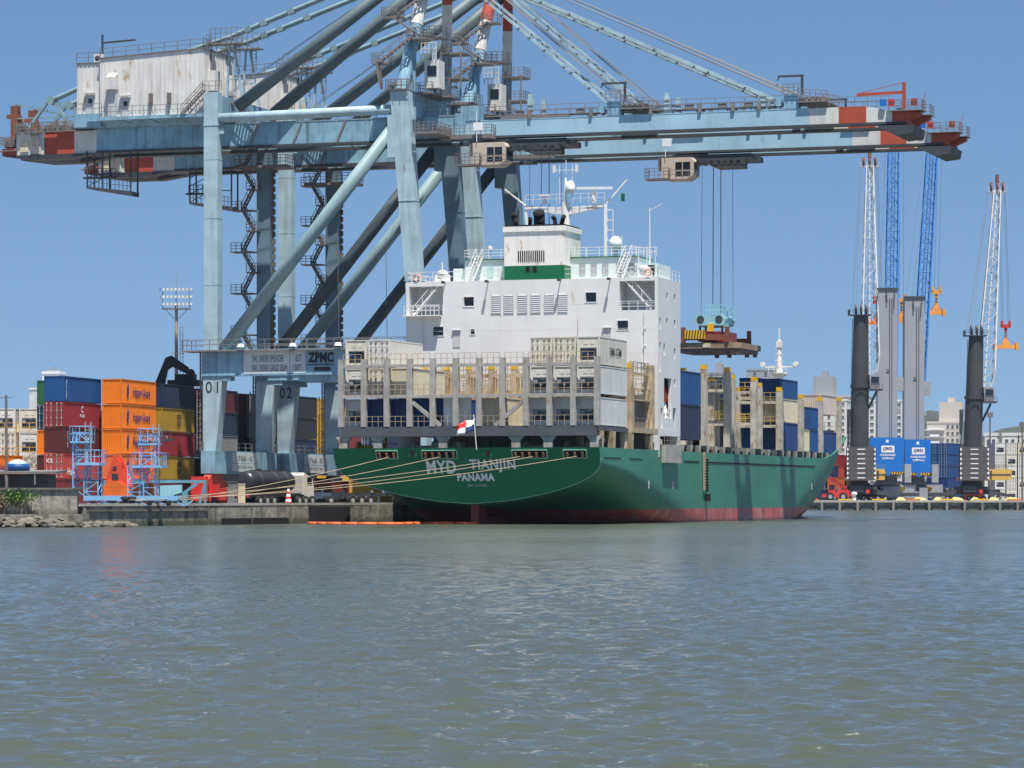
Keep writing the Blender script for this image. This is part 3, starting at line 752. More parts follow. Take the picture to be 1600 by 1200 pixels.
# lower starboard legs of the house
sup.box(14.6, 15.5, 24.0, 24.9, 7.4, 10.9); sup.box(14.4, 15.52, 24.9, 32.6, 10.1, 10.9); sup.box(14.6, 15.5, 32.6, 33.9, 7.4, 10.9)
SUP = sup.build('superstructure', ship_white, SHIP)
m = MB()
for k in range(1, 6): m.box(-15.49, 15.49, SU0-.008, SU0, 11+k*2.9, 11.04+k*2.9)
m.build('weld_seam', ship_white, SUP)
for a, b, c, d in win:
    m = MB(); m.box(a, b, SU0+.25, SU0+.28, c, d); w1 = m.build('window', glass_dark, SHIP)
    f = MB(); 
    for p in ((a-.1, a, c-.1, d+.1), (b, b+.1, c-.1, d+.1), (a, b, c-.1, c), (a, b, d, d+.1)): f.box(p[0], p[1], SU0-.05, SU0+.02, p[2], p[3])
    f.build('frame', ship_white, w1)
for h in side_holes:
    a, b, c, d = h; x = 15.5-.35; m = MB()
    if b-a > 2:
        X0, X1, U0, U1, Z0, Z1 = 10.5, 15.1, a, 33.4, c-.02, d+.02
        for q in ([(X0, U0, Z0), (X0, U1, Z0), (X0, U1, Z1), (X0, U0, Z1)], [(X0, U1, Z0), (X1, U1, Z0), (X1, U1, Z1), (X0, U1, Z1)], [(X0, U0, Z0), (X1, U0, Z0), (X1, U0, Z1), (X0, U0, Z1)], [(X0, U0, Z0), (X1, U0, Z0), (X1, U1, Z0), (X0, U1, Z0)], [(X0, U0, Z1), (X1, U0, Z1), (X1, U1, Z1), (X0, U1, Z1)], [(X1, b, Z0), (X1, U1, Z0), (X1, U1, Z1), (X1, b, Z1)]): m.face(q)
        m.build('boat_recess', ship_grey, SUP)
        m = MB(); m.rail([(15.3, a, c), (15.3, b, c)], 1.2, 1.0, .05); m.beam((15.2, a+1.2, c), (14.6, a+2.2, c+2), .3); m.beam((15.2, a+2.2, c), (14.6, a+3.1, c+2), .3); m.build('recess_rail', ship_white, SUP)
    else: m.face([(x, a, c), (x, b, c), (x, b, d), (x, a, d)]); m.build('side_window', glass_dark, SUP)
for v0 in (-4.75, -3.2, -1.5, .1, 1.8, 3.45):
    m = MB()
    for k in range(9): m.prism([(v0, SU0-.09, 24.65+k*.245), (v0, SU0-.02, 24.65+k*.245+.2), (v0, SU0, 24.65+k*.245+.2), (v0, SU0, 24.65+k*.245)], (1.05, 0, 0))
    m.box(v0-.07, v0, SU0-.1, SU0, 24.6, 26.9); m.box(v0+1.05, v0+1.12, SU0-.1, SU0, 24.6, 26.9)
    m.build('louvre', louvre_grey, SUP)
for sgn in (-1, 1):                              # bridge wing stairs
    a, b = (-14.6, -11.3) if sgn < 0 else (15.0-.4, 11.3)
    m = MB(); m.stair((a, SU0+.6, 24.6), (b, SU0+.6, 28.2), (0, 1, 0), .9) if sgn < 0 else m.stair((a, SU0+.6, 24.8), (b, SU0+.6, 28.4), (0, 1, 0), .9)
    m.rail([(-15.2 if sgn < 0 else 10.9, SU0+.08, 24.55), (-10.9 if sgn < 0 else 15.2, SU0+.08, 24.55)], 1.2, 1.1, .05)
    if sgn < 0: m.rail([(-15.4, SU0-1.0, 24.5), (-11, SU0-1.0, 24.5)], 1.1, 1.1, .05); m.box(-15.5, -11, SU0-1.1, SU0, 24.38, 24.5)
    m.build('wing_stair', ship_white, SUP)
for v, z0, z1 in ((-13.4, 10.5, 24.3), (13.9, 15.5, 24.5), (5.9, 20.6, 24.0)):
    m = MB(); m.tube((v, SU0-.12, z0), (v, SU0-.12, z1), .06, n=6)
    for k in range(int((z1-z0)/2)): m.box(v-.14, v+.14, SU0-.2, SU0, z0+1+k*2, z0+1.08+k*2)
    m.build('drain_pipe', ship_white, SUP)
for v, z in ((8.9, 20.7), (-9.6, 20.7)):
    m = MB(); m.box(v, v+.9, SU0-.06, SU0-.005, z, z+1.9); m.box(v-.08, v+.98, SU0-.25, SU0-.005, z+1.98, z+2.05); m.build('door', louvre_grey, SUP)
for v in (-10.6, -5.2, 3.7, 9.75):                # lamp brackets
    m = MB(); m.beam((v, SU0, 28.4), (v, SU0-.7, 28.45), .12); m.box(v-.15, v+.15, SU0-1.0, SU0-.6, 28.2, 28.5); m.build('lamp_bracket', steel_dark, SUP)
m = MB()
m.rail([(-15.4, SU0+.1, SZ), (15.4, SU0+.1, SZ)], 1.15, 1.6, .05); m.rail([(-15.4, SU0+.1, SZ), (-15.4, SU1, SZ)], 1.15, 1.6, .05); m.rail([(15.4, SU0+.1, SZ), (15.4, SU1, SZ)], 1.15, 1.6, .05)
m.build('deck_rail', ship_white, SUP)
# wheelhouse
WZ = 31.1
m = MB(); m.box(-9.0, 12.2, 26.6, 33.0, SZ+.01, WZ)
for p in ((12.202, 14.6, 27.0, 32.8, SZ+.01, 30.3), (-10.6, -9.002, 27, 32.8, SZ+.01, 30.2)): m.box(*p)
WH = m.build('wheelhouse', paint('house_mint', (.62, .72, .68), .4, .06, .04, .2, dirt=(.5, .52, .46)), SHIP)
for v in (-7.8, -6.2, 5.2, 6.6, 8.0, 9.7, 11.2):
    m = MB(); m.box(v, v+.75, 26.52, 26.6, 29.1, 30.4); m.build('window', glass_green if v < 5 else unit_grey, WH)
m = MB(); m.box(12.9, 14.3, 26.9, 27.0, 29.0, 30.1); m.build('window', glass_dark, WH)
m = MB(); m.box(-9.15, 12.35, 26.4, 33.2, WZ, WZ+.12); m.build('roof', deck_green, WH)
m = MB()
for a, b in (((-9, 26.5), (12.2, 26.5)), ((-9, 26.5), (-9, 33)), ((12.2, 26.5), (12.2, 33))): m.rail([(*a, WZ+.12), (*b, WZ+.12)], 1.1, 1.5, .05, 3)
for v in (-8.0, 10.4): m.stair((v, 25.3, SZ), (v+.9, 26.3, WZ+.4), (1, 0, 0), .8)
for v in (12.6, 13.6, 14.6): m.beam((v, 26, SZ), (v, 26, WZ+1.1), .09)
m.rail([(11.5, 26, WZ), (14.8, 26, WZ)], 1.0, .8, .05); m.build('roof_rail', ship_white, WH)
for v in (-11.5, 13.4):
    m = MB(); m.box(v-.8, v+.8, 25.2, 26.2, SZ+.02, SZ+.9); m.lathe((v, 25.7, SZ+.95), [(0, 0), (.7, 0), (.7, .25), (.3, .5), (0, .55)], 12); m.build('deck_box', ship_white, SHIP)
for v in (-13.9, 14.6):
    m = MB(); m.lathe((v-.3, SU0-.02, SZ+.55), [(.38, -.08), (.46, 0), (.38, .08), (.27, 0), (.38, -.08)], 14, axis='y'); m.build('lifebuoy', paint('faded_buoy', (.62, .30, .22), .6, .2), SHIP)
# funnel
m = MB()
for z0, z1, mi in ((SZ+.01, 30.15, 1), (30.15, 34.15, 0)): m.box(-3.25, 4.15, 24.05, 30.5, z0, z1, mi)
m.box(-3.4, 4.3, 23.9, 30.65, 34.15, 34.75, 0); m.box(-3.2, 4.1, 24.1, 30.4, 34.75, 34.95, 2)
FN_ = m.build('funnel', [ship_white_rusty, funnel_green, soot_and_gap_black], SHIP)
m = MB()
for k in range(13): m.box(-1.55+k*.26, -1.43+k*.26, 24.0, 24.06, 30.6, 31.9)
for v in (-.6, .25): m.box(v, v+.5, 24.0, 24.06, 29.4, 30.05)
m.build('vent_grille', soot_and_gap_black, FN_)
for v, u, r, h, dx in ((.3, 26.5, .68, 1.7, 0), (-2.4, 26, .32, 1.5, -.35), (-1.2, 27.5, .25, 1.1, .1), (2.4, 26.2, .25, 1.1, -.2), (2.9, 27, .25, 1.2, .3), (3.2, 25.6, .2, .9, .35)):
    m = MB(); m.tube((v, u, 34.9), (v+dx*.5, u, 34.9+h*.7), r, n=12); m.tube((v+dx*.5, u, 34.9+h*.7), (v+dx*1.3, u-.3, 34.9+h), r, r*1.05, n=12); m.build('exhaust_pipe', soot_and_gap_black, FN_, True)
# radar mast
MU = 31.5
m = MB(); m.tube((2.0, MU, WZ), (2.0, MU, 38.2), .62, .5, 12); m.tube((2.0, MU, 38.2), (2.0, MU, 41.0), .22, .16, 8)
for sg in (-1, 1):
    for k in range(2): m.beam((2.0, MU, 36.9+k*.5), (2.0+sg*5.2, MU, 37.6+k*.1), .5 if k == 0 else .3, .6 if k == 0 else .25, w2=.3, h2=.3)
m.beam((-3.0, MU, 37.9), (-5.6, MU, 39.9), .16); m.beam((7.1, MU, 37.9), (9.6, MU, 40.6), .16)
m.beam((7.0, MU, WZ), (7.0, MU, 37.6), .35); m.beam((-2.6, MU, 34), (-3.0, MU, 37.6), .3)
for k in range(4): m.beam((7.0, MU, 33.5+k*1.2), (7.9, MU, 33.5+k*1.2), .1)
m.beam((7.9, MU, 33), (7.9, MU, 37), .08)
RM = m.build('radar_mast', ship_white_rusty, SHIP)
m = MB(); m.rail([(-2.9, MU-.5, 38), (7, MU-.5, 38)], 1.1, 1.0, .045, 2)
for v in (1.2, 2.0, 2.8): m.beam((v, MU+.2, 38), (v, MU+.2, 43.2-.6*abs(v-2)), .07)
m.beam((.6, MU, 42.0), (3.4, MU, 42.0), .08)
for v in (.6, 3.4): m.box(v-.15, v+.15, MU-.15, MU+.15, 41.7, 42.6)
m.build('mast_rail', ship_white, RM)
m = MB(); m.lathe((2.7, MU-.4, 39.2), [(0, 0), (.56, .05), (.6, .5), (.56, 1.0), (.33, 1.35), (0, 1.5)], 16); m.build('radome', white_paint, RM, True)
m = MB(); m.tube((5.5, MU, 38), (5.5, MU, 39.3), .3); m.box(5.2, 5.8, MU-.3, MU+.3, 39.0, 39.4); m.beam((3.5, MU-.3, 39.75), (7.9, MU-.3, 39.65), .3, .3); m.build('radar_scanner', white_paint, RM)
m = MB(); m.tube((-.6, MU, 38), (-.6, MU, 38.8), .25); m.beam((-1.2, MU-.3, 39.0), (.2, MU-.3, 38.95), .25, .3); m.build('radar_scanner', white_paint, RM)
m = MB(); m.tube((8.5, 30.5, WZ), (8.5, 30.5, 32.3), .35, .25, 10); m.lathe((8.5, 30.5, 32.2), [(0, 0), (.6, .05), (.78, .7), (.75, 1.05), (.45, 1.55), (0, 1.7)], 16); m.build('satellite_dome', white_paint, SHIP, True)
m = MB(); m.tube((13.1, 29, 30.3), (13.1, 29, 37), .10, .06); m.beam((13.1, 29, 36.6), (14.7, 28.6, 37.4), .08); m.build('antenna', ship_white, SHIP); m = MB(); m.tube((-12, 27, SZ), (-12, 27, 31), .08); m.build('antenna', ship_white, SHIP); m = MB(); m.lathe((-6.3, 28, WZ), [(.06, 0), (.06, 1.2), (.3, 1.3), (.3, 1.6), (0, 1.8)], 10)
m.build('antenna', ship_white, SHIP)
for v, h in ((10.0, 2.6), (11.7, 1.3), (5.6, 1.4)): m = MB(); m.beam((v, 28, WZ), (v, 28, WZ+h), .1); m.build('antenna', ship_white, SHIP)
# accommodation ladder stowed on the starboard side, orange boat in its recess
m = MB(); m.box(15.52, 16.1, 25.4, 32.2, 7.0, 9.1); m.build('gangway_box', ship_grey, SHIP)
m = MB(); m.rail([(15.9, 25.4, 9.1), (15.9, 32.2, 9.1)], 1.0, 1.2, .05); m.build('gangway_rail', rail_grey, SHIP)
t_ = thing('lifeboat', 'orange lifeboat stowed in the white recess on the ship side', 'lifeboat', SW(14.2, 29.2, 13.9))
m = MB(); m.lathe((0, 1.4, .9), [(0, -1.6), (.6, -1.3), (.95, -.5), (1.0, .3), (.7, 1.1), (0, 1.6)], 14, axis='y'); m.build('boat_hull', orange_float, t_, True)
m = MB(); m.lathe((0, 1.0, 1.7), [(0, -1.0), (.5, -.8), (.7, 0), (.5, .7), (0, .9)], 12, axis='y'); m.build('canopy', signal_red, t_, True)
# flags
t_ = thing('ensign', 'red white and blue ensign hanging at the ship stern rail', 'flag', SW(.2, -.4, 10.0))
m = MB(); m.tube((1.35, 0, -1.8), (1.1, -.3, 2.1), .06); m.build('flagpole', ship_white, t_)
cols = {0: ink_white, 1: signal_red, 2: CM['deep_blue']}
m = MB(); nx, nz = 12, 6
for i in range(nx):
    for k in range(nz):
        P = lambda a, b: (1.15-a*2.1/nx, -.3+.20*math.sin(a*1.15)+.05*b, .3+b*1.35/nz-.05*a+.08*math.sin(a*.8+b*.5))
        c = (1 if i >= 6 else 0) if k >= 3 else (0 if i >= 6 else 2)
        m.face([P(i, k), P(i+1, k), P(i+1, k+1), P(i, k+1)], c)
o = m.build('cloth', [cols[0], cols[1], cols[2]], t_, True); smooth_by_angle(o, 80); o.modifiers.new('thick', 'SOLIDIFY').thickness = .02
t_ = thing('pennant', 'small dark green flag flying at the radar mast yard', 'flag', SW(8.9, 31.3, 38.0))
m = MB()
for i in range(4): m.face([(i*.13, .08*math.sin(i*1.4), .1), ((i+1)*.13, .08*math.sin(i*1.4+1.4), .05), ((i+1)*.13, .08*math.sin(i*1.4+1.4), .95), (i*.13, .08*math.sin(i*1.4), 1.0)])
o = m.build('cloth', funnel_green, t_); o.modifiers.new('thick', 'SOLIDIFY').thickness = .02
# forward part: hatch coamings, lashing bridges, foremast
m = MB(); m.box(-12.5, 12.5, 36, 126, 7.2, 8.9); m.build('hatch_coaming', ship_beam, SHIP)
m = MB(); m.box(-14.3, 14.3, 35.5, 124, 8.902, 9.3)
for u in range(37, 118, 4):
    for sg in (-1, 1): m.prism([(sg*14.9, u, 7.2), (sg*14.9, u+.5, 7.2), (sg*14.9, u+.9, 9.3), (sg*14.9, u-.3, 9.3)], (-sg*.5, 0, 0))
m.build('hatch_cover', ship_grey, SHIP)
for u0, ztop in ((47.2, 19.3), (59.0, 19.4), (61.4, 18.6), (73.2, 18.7), (75.6, 18.0), (87.4, 17.8), (99.8, 17.2), (112, 17.2), (124.4, 17.5)):
    lashing(u0, [-14.9, -9, -3, 3, 9, 14.75], 9.3, ztop-.6, (12.6, ztop-2.0), 1, depth=1.1, pw=.8, mat=lash_pale, railm=yellow_rail, caps=yellow)
m = MB(); m.tube((0, 150, 8), (0, 150, 20.4), .55, .5, 10); m.tube((0, 150, 22.9), (0, 150, 27.2), .5, .22, 10); m.lathe((0, 150, 20.4), [(.5, 0), (.65, 1.0), (1.4, 1.5), (1.4, 1.7), (.55, 1.75), (.45, 2.6)], 14); m.rail([(-1.4, 148.6, 22.1), (1.4, 148.6, 22.1)], 1.0, .8, .06)
m.beam((-2.5, 150, 23.0), (2.5, 150, 23.0), .2); m.beam((-2.5, 150, 19), (2.5, 150, 18.6), .35)
for sg in (-1, 1): m.lathe((sg*2.6, 149.6, 23.4), [(0, 0), (.4, 0), (.4, .4), (0, .4)], 12, axis='y')
m.beam((0, 150, 27), (0, 150, 29), .18); m.box(-.4, .4, 149.6, 150.4, 26, 27)
for k in range(3): m.beam((-.6, 149.7, 24+k), (.6, 149.7, 24+k), .12)
m.build('foremast', ship_white_rusty, SHIP)
# pilot ladder and chain hanging from the side
m = MB(); m.ladder((HB+.15, 44.6, 3.8), (HB+.15, 44.6, 8.5), .5, .07, .35, (0, 1, 0))
m.build('hanging_ladder', ship_rust, SHIP)
m = MB()
for k in range(12): m.lathe((HB+.28, 45.5, 7.4-k*.34), [(.05, 0), (.2, .1), (.22, .2), (.05, .3)], 7)
m.box(HB+.05, HB+.6, 45.2, 45.9, 2.5, 3.4); m.build('hanging_chain', soot_and_gap_black, SHIP)
# ------------------------------------------------------------------ ship-to-shore gantry cranes
VW, VWT, VL = -20.6, -23.4, -48.9
boom_paint = paint('boom_paint', (.34, .52, .62), .5, .14, .10, .25, .35)
def make_crane(u0, du, num, vt, label, sheave_v, basket_v):
    t = thing('gantry_crane', label, 'gantry crane', SW(0, u0, 0), group='ship to shore cranes on the quay')
    g0, g1 = du*.33, du*.64                       # the two girders
    # lower legs, tapered towards the ground
    for (u, s) in ((0, 1), (du, 1)):
        m = MB()
        a = (VL-1.0, VL+.75, u-.9, u+.9, 8.9); b = (VL-1.0, VL+1.7, u-.9, u+.9, 18.5)
        m.frustum(a, b); lg = m.build('lower_leg', crane_pale, t)
        m = MB(); m.frustum((VW-.75, VW+1.0, u-.9, u+.9, 8.9), (VW-2.0, VW+1.0, u-.9, u+.9, 18.5)); m.build('lower_leg', crane_pale, t)
        if u == 0:
            lettering('0%d' % num, 1.75, 1.45, ink_black, lg, (VL+.25, -.915, 17.0), bold=.0, space=1.2)
        m = MB(); m.box(VL-1.002, VL+1.9, u-.95, u-.905, 18.1, 18.48); m.box(VL+1.55, VL+2.8, u-.93, u+.5, 17.8, 18.35)
        m.build('gusset', crane_blue, t)
        m = MB(); m.ladder((VL-1.7, u+.3, 9), (VL-1.7, u+.3, 21.6), .8, .10, .55, (0, 1, 0)); m.ladder((VL-1.7, u-.2, 9), (VL-1.7, u-.2, 17), .8, .08, .8, (1, 0, 0)); m.build('ladder', rail_grey, t)
    # sill beams, name panels, bogies
    for v, sg in ((VL, 1), (VW, 1)):
        m = MB(); m.box(v-.98, v+.95, -1.6, du+1.6, 6.0, 8.9); sb = m.build('sill_beam', crane_blue, t)
        m = MB(); m.box(v-1.2, v-1.0, -1.6, du+1.6, 8.9, 9.0); m.rail([(v-.9, -1.6, 8.9), (v-.9, du+1.6, 8.9)], 1.1, 2, .05); m.build('walkway_rail', rail_grey, sb)
        if v == VL:
            x = v+.965
            m = MB(); m.box(x, x+.04, 4.0, 12.4, 6.3, 8.75); pn = m.build('name_panel', panel_cream, t)
            m = MB()
            m.box(x+.042, x+.05, 8.0, 8.12, 6.3, 8.75); m.box(x+.042, x+.05, 4.0, 12.4, 7.32, 7.4); m.build('panel_seam', crane_blue, pn)
            lettering('ITAJAI - SC', 5.0, .85, ink_black, pn, (x+.06, 8.3, 7.9), (0, 1, 0))
            lettering('PORTO DE ITAJAI', 5.0, .5, ink_black, pn, (x+.06, 8.3, 6.85), (0, 1, 0))
        for c in (0, du):
            bg_ = MB(); bg_.prism([(v-.5, c-4.2, 4.3), (v-.5, c+4.2, 4.3), (v-.5, c+1.3, 5.98), (v-.5, c-1.3, 5.98)], (1.0, 0, 0))
            for q in (-2.7, 2.7): bg_.prism([(v-.4, c+q-1.5, 3.2), (v-.4, c+q+1.5, 3.2), (v-.4, c+q+.6, 4.28), (v-.4, c+q-.6, 4.28)], (.8, 0, 0))
            bg = bg_.build('bogie', crane_red if c == 0 else crane_blue, t)
            for q in (-3.6, -1.8, 1.8, 3.6):
                w_ = MB(); w_.tube((v-.25, c+q, 2.75), (v+.25, c+q, 2.75), .62, n=14); w_.build('wheel', rust_iron, bg)
            mo = MB(); mo.box(v+.5, v+1.3, c-2.4, c-.8, 3.0, 4.6); mo.box(v+.5, v+1.1, c-.8, c+1.8, 2.6, 4.2); mo.box(v-.9, v+1.2, c-4.9, c-4.3, 2.5, 5.6); mo.box(v+.5, v+.9, c-4.3, c-2.4, 3.2, 3.8)
            mo.tube((v+.9, c-3, 2.5), (v+.9, c-3, 5.4), .14); mo.build('drive_motor', signal_red if c == 0 else steel_dark, bg)
    # portal beams
    for u in (0, du):
        m = MB(); m.box(VL-1.2, VW+1.2, u-.85, u+.85, 18.5, 21.7)
        for v in (VL+4.3, VL+13.1, VL+22.6): m.box(v-.06, v+.06, u-.93, u-.85, 18.5, 21.7)
        m.box(VL-1.25, VW+1.2, u-1.05, u+1.05, 18.42, 18.52); m.box(VL-1.25, VW+1.2, u-1.05, u+1.05, 21.66, 21.76)
        m.beam((VL+12.0, u, 18.0), (VW-4, u, 18.0), 1.2, .8)
        pb = m.build('portal_beam', crane_blue, t)
        if u == 0:
            x = -.86
            m = MB(); m.box(VL+4.6, VL+10.85, x-.02, x+.005, 18.65, 21.55); m.box(VL+10.95, VL+13.0, x-.02, x+.005, 18.65, 21.55); pn = m.build('load_panel', panel_cream, t)
            y = x-.03
            lettering('SWL UNDER SPREADER', 4.3, .85, ink_black, pn, (VL+7.9, y, 20.55), space=1.05)
            lettering('SWL UNDER CARGO BEAM', 4.8, .85, ink_black, pn, (VL+8.15, y, 19.35), space=1.05)
            lettering('65T', .8, .85, ink_black, pn, (VL+12.1, y, 20.55)); lettering('100T', 1.1, .85, ink_black, pn, (VL+11.95, y, 19.35))
            lettering('ZPMC', 3.5, 1.3, ink_black, pb, (VL+15.1, x-.03, 20.6), bold=.05, space=1.05)
            m = MB(); m.box(VL+14.2, VL+16.4, x-.02, x, 18.9, 19.4); m.box(VL+13.3, VL+17, x-.02, x, 19.65, 19.78); m.build('stripe', ink_black, pb)
        m = MB(); m.rail([(VL-3.6, u-1.5, 21.75), (VW+2, u-1.5, 21.75)], 1.25, 1.9, .06); m.rail([(VL-3.6, u-1.5, 21.75), (VL-3.6, u+1.5, 21.75)], 1.25, 1.5, .06); m.rail([(VL-3.6, u+1.5, 21.75), (VW, u+1.5, 21.75)], 1.25, 2.2, .06)
        m.box(VL-3.7, VW+2, u-1.6, u+1.6, 21.5, 21.68); m.beam((VL-3.6, u-1, 21.3), (VL-5.2, u-1, 21.4), .1); m.build('walkway_rail', rail_grey, pb)
        for v in (VL+4.5, VL+11.6, VL+17.7): m = MB(); m.lathe((v, u-1.6, 22.0), [(0, .45), (.35, .4), (.5, 0), (0, 0)], 10); m.build('floodlight', white_paint, pb)
    for v in (VL, VW):
        m = MB(); m.box(v-.8, v+.8, .852, du-.852, 19.0, 20.9); m.build('portal_tie', crane_blue, t)
    # upper legs
    for u in (0, du):
        m = MB(); m.box(VL-.95, VL+.95, u-.75, u+.75, 21.7, 54.6 if u == 0 else 54.0)
        m.box(VL-1.0, VL+1.0, u-.8, u+.8, 50.3, 50.55); m.box(VL+.95, VL+1.6, u-.2, u+.2, 49.3, 50.0)
        for z in (30, 38.5, 46): m.box(VL-.97, VL+.97, u-.77, u+.77, z, z+.07)
        m.build('leg', crane_pale if u == 0 else crane_pale_shaded, t)  # forward leg carries its shade in the paint
        m = MB(); m.beam((VW-.3, u, 21.7), (VWT, u, 53.9), 2.0, 1.5, w2=2.35, h2=1.8, up=(0, 1, 0))
        m.box(VWT-1.5, VWT+1.6, u-.85, u+.85, 45.5, 50.8); m.box(VWT+1.2, VWT+1.9, u-.3, u+.3, 50.2, 51.8)
        for z in (30, 40): f_ = (z-21.7)/32.2; vv = (VW-.3)+(VWT-VW+.3)*f_; m.box(vv-1.14, vv+1.14, u-.9, u+.9, z, z+.07)
        m.build('leg', crane_pale if u == 0 else crane_pale_shaded, t)  # same painted shade on the forward water leg
        # pipes between land and water legs
        m = MB(); m.tube((VL+.5, u, 51.3), (VWT-.6, u, 51.6), .62, n=16); m.build('tie_pipe', crane_pale, t, True)
        m = MB(); m.tube((VL+1.6, u, 21.9), (VWT-1.2, u, 49.0), .82, n=16)
        m.prism([(VL+.6, u-.08, 21.7), (VL+4.4, u-.08, 21.7), (VL+3.2, u-.08, 24.6)], (0, .16, 0)); m.build('diagonal_pipe', crane_teal if u == 0 else crane_teal_shaded, t, True)  # forward diagonal is darkened to carry its shade
        m = MB(); m.tube((VL+17, u, 37), (VL+17.2, u, 23), .04, n=4); m.build('hanging_line', cable_mat, t)
    # cross beams at the top
    m = MB(); m.box(VL-.8, VL+.8, .752, du-.752, 51.4, 54.3); m.build('cross_beam', crane_blue, t)
    m = MB(); m.box(VWT-1.0, VWT+1.0, .902, du-.902, 50.9, 53.9); m.box(VWT-1.1, VWT+1.1, .902, du-.902, 53.85, 53.97); m.build('cross_beam', crane_blue, t)
    # girders (land side) and boom (water side)
    for g in (g0, g1):
        m = MB()
        m.box(-67.6, -17.2, g-.65, g+.65, 48.3, 51.1); m.box(-67.6, -17.2, g-.8, g+.8, 48.0, 48.3, 1)
        for v in range(-66, -18, 4): m.box(v-.05, v+.05, g-.72, g-.65, 48.2, 51.1)
        m.box(-67.5, -17.2, g-.70, g+.70, 51.08, 51.16)
        gd = m.build('girder', [crane_blue, steel_dark], t)
        m = MB()
        for v in range(-46, -22, 6): m.beam((v, g-.70, 48.3), (v+1.2, g-.70, 51.0), .12, .25)
        m.rail([(-50, g-.6, 51.25), (-20, g-.6, 51.25)], 1.1, 1.8, .05); m.box(-50, -18, g-.62, g+.9, 51.17, 51.25); m.build('walkway_rail', rail_grey, gd)
        m = MB(); m.box(-70.8, -67.6, g-.68, g+.68, 48.05, 51.05, 1); m.box(-73.3, -70.8, g-.67, g+.67, 48.05, 51.0, 0); m.box(-75.2, -73.3, g-.5, g+.5, 48.05, 51.0, 0)
        m.box(-79.2, -75.2, g-.68, g+.68, 48.05, 50.9, 1); m.frustum((-77, -72, g-.9, g+.9, 47.4), (-81.3, -67.6, g-.95, g+.95, 48.04), 2); m.box(-81.2, -79.2, g-.8, g+.8, 48.05, 49.0, 0)
        m.box(-78.6, -77.4, g-.8, g-.68, 48.5, 50.0, 3); m.box(-77, -75.6, g-.8, g-.68, 48.2, 50.2, 1)
        m.build('girder_tail', [crane_red, crane_white, steel_dark, ship_cream], t)
        # boom
        m = MB(); B0, B1 = -16.9, 27.6
        m.box(B0, B1, g-.65, g+.65, 48.4, 50.35); m.box(B0, 39.6, g-.8, g+.8, 48.12, 48.4, 1)
        for v in range(-14, 27, 6): m.box(v-.04, v+.04, g-.69, g-.65, 48.4, 50.35)
        m.box(B0, B1, g-.68, g+.68, 50.33, 50.42)
        bm_ = m.build('boom', [boom_paint, steel_dark], t)
        m = MB(); m.box(27.6, 31.3, g-.66, g+.66, 48.4, 50.4, 1); m.box(31.3, 34.7, g-.66, g+.66, 48.4, 50.4, 0)
        m.prism([(34.7, g-.66, 48.4), (37.9, g-.66, 48.4), (37.9, g-.66, 49.7), (34.7, g-.66, 50.4)], (0, 1.32, 0), 1)
        m.prism([(37.9, g-.66, 48.3), (40.2, g-.66, 48.0), (40.0, g-.66, 48.6), (41.4, g-.66, 49.2), (41.4, g-.66, 49.5), (37.9, g-.66, 49.7)], (0, 1.32, 0), 0)
        m.build('boom_tip', [crane_red, crane_white], bm_)
        m = MB(); m.rail([(-14, g-.55, 50.95), (27, g-.55, 50.95)], 1.15, 1.9, .05, 2); m.rail([(27, g-.7, 50.5), (38, g-.7, 50.4)], 1.15, 1.6, .05, 2); m.rail([(37.5, g-1.2, 49.75), (41.6, g-1.2, 49.75)], 1.2, .9, .05, 3); m.rail([(41.6, g-1.2, 49.75), (41.6, g+1.2, 49.75)], 1.2, .9, .05, 3)
        m.box(-14, 27, g-.6, g+.9, 50.82, 50.92); m.box(37.5, 41.7, g-1.3, g+1.3, 49.62, 49.72); m.box(-12.0, -3, g-.6, g-.3, 50.5, 50.8)
        for v in range(-13, 27, 3): m.beam((v, g+.7, 50.4), (v, g+.9, 50.85), .09)
        for v in (-9.5, -1.5, 6.2, 12.5, 16.7, 20): m.box(v-.6, v+.5, g-.5, g-.1, 50.95, 51.4); m.box(v+1.2, v+1.6, g-.9, g-.5, 50.4, 51.5)
        m.build('boom_rail', rail_grey, bm_)
        for v, h in ((-8.0, 3.1), (9.7, 2.6), (21.9, 2.1)): m = MB(); m.box(v-.45, v+.25, g-.5, g+.1, 50.43, 50.43+h*.8); m.box(v-.35, v+.1, g-.45, g+.05, 50.43+h*.8, 50.43+h); m.box(v-.3, v+.6, g-.5, g+.3, 50.43, 50.9); m.build('boom_latch', crane_pale, bm_)
        if g == g0:
            m = MB(); m.box(-17.2, -14.6, g-.75, g+.75, 50.43, 52.3); m.box(-18.0, -16.6, g-.9, g+.9, 48.3, 51.4); m.build('boom_hinge', crane_blue, bm_)
    for v in (-66, -47.5, -24.5):
        m = MB(); m.box(v-.6, v+.6, g0+.67, g1-.67, 49.2, 51.0); m.build('girder_tie', crane_blue, t)
    for v in (-12, 3, 25, 38.5):
        m = MB(); m.box(v-.4, v+.4, g0+.67, g1-.67, 49.0, 50.2); m.build('boom_tie', crane_blue, t)
    # boom anchors with small jib arms
    for v, h in ((2.9, 1.9), (25.4, 2.0)):
        for g in (g0, g1):
            m = MB(); m.box(v-.9, v+.9, g-.7, g+.7, 50.43, 52.2); m.tube((v-1.6, g-.75, 51.2), (v-1.6, g+.75, 51.2), .45, n=12); m.build('stay_anchor', crane_blue, t)
        m = MB(); m.rail([(v+.9, g0-1.0, 51.6), (v+4.6, g0-1.0, 51.2)], 1.2, .7, .06, 3); m.rail([(v-1, g0-1.0, 52.2), (v+1, g0-1.0, 52.2)], 1.2, .6, .06, 3); m.box(v+.9, v+4.6, g0-1.1, g1+.6, 51.1, 51.25); m.rail([(v+2, g1, 51.6), (v+4.6, g1, 51.2)], 1.3, .7, .06, 3)
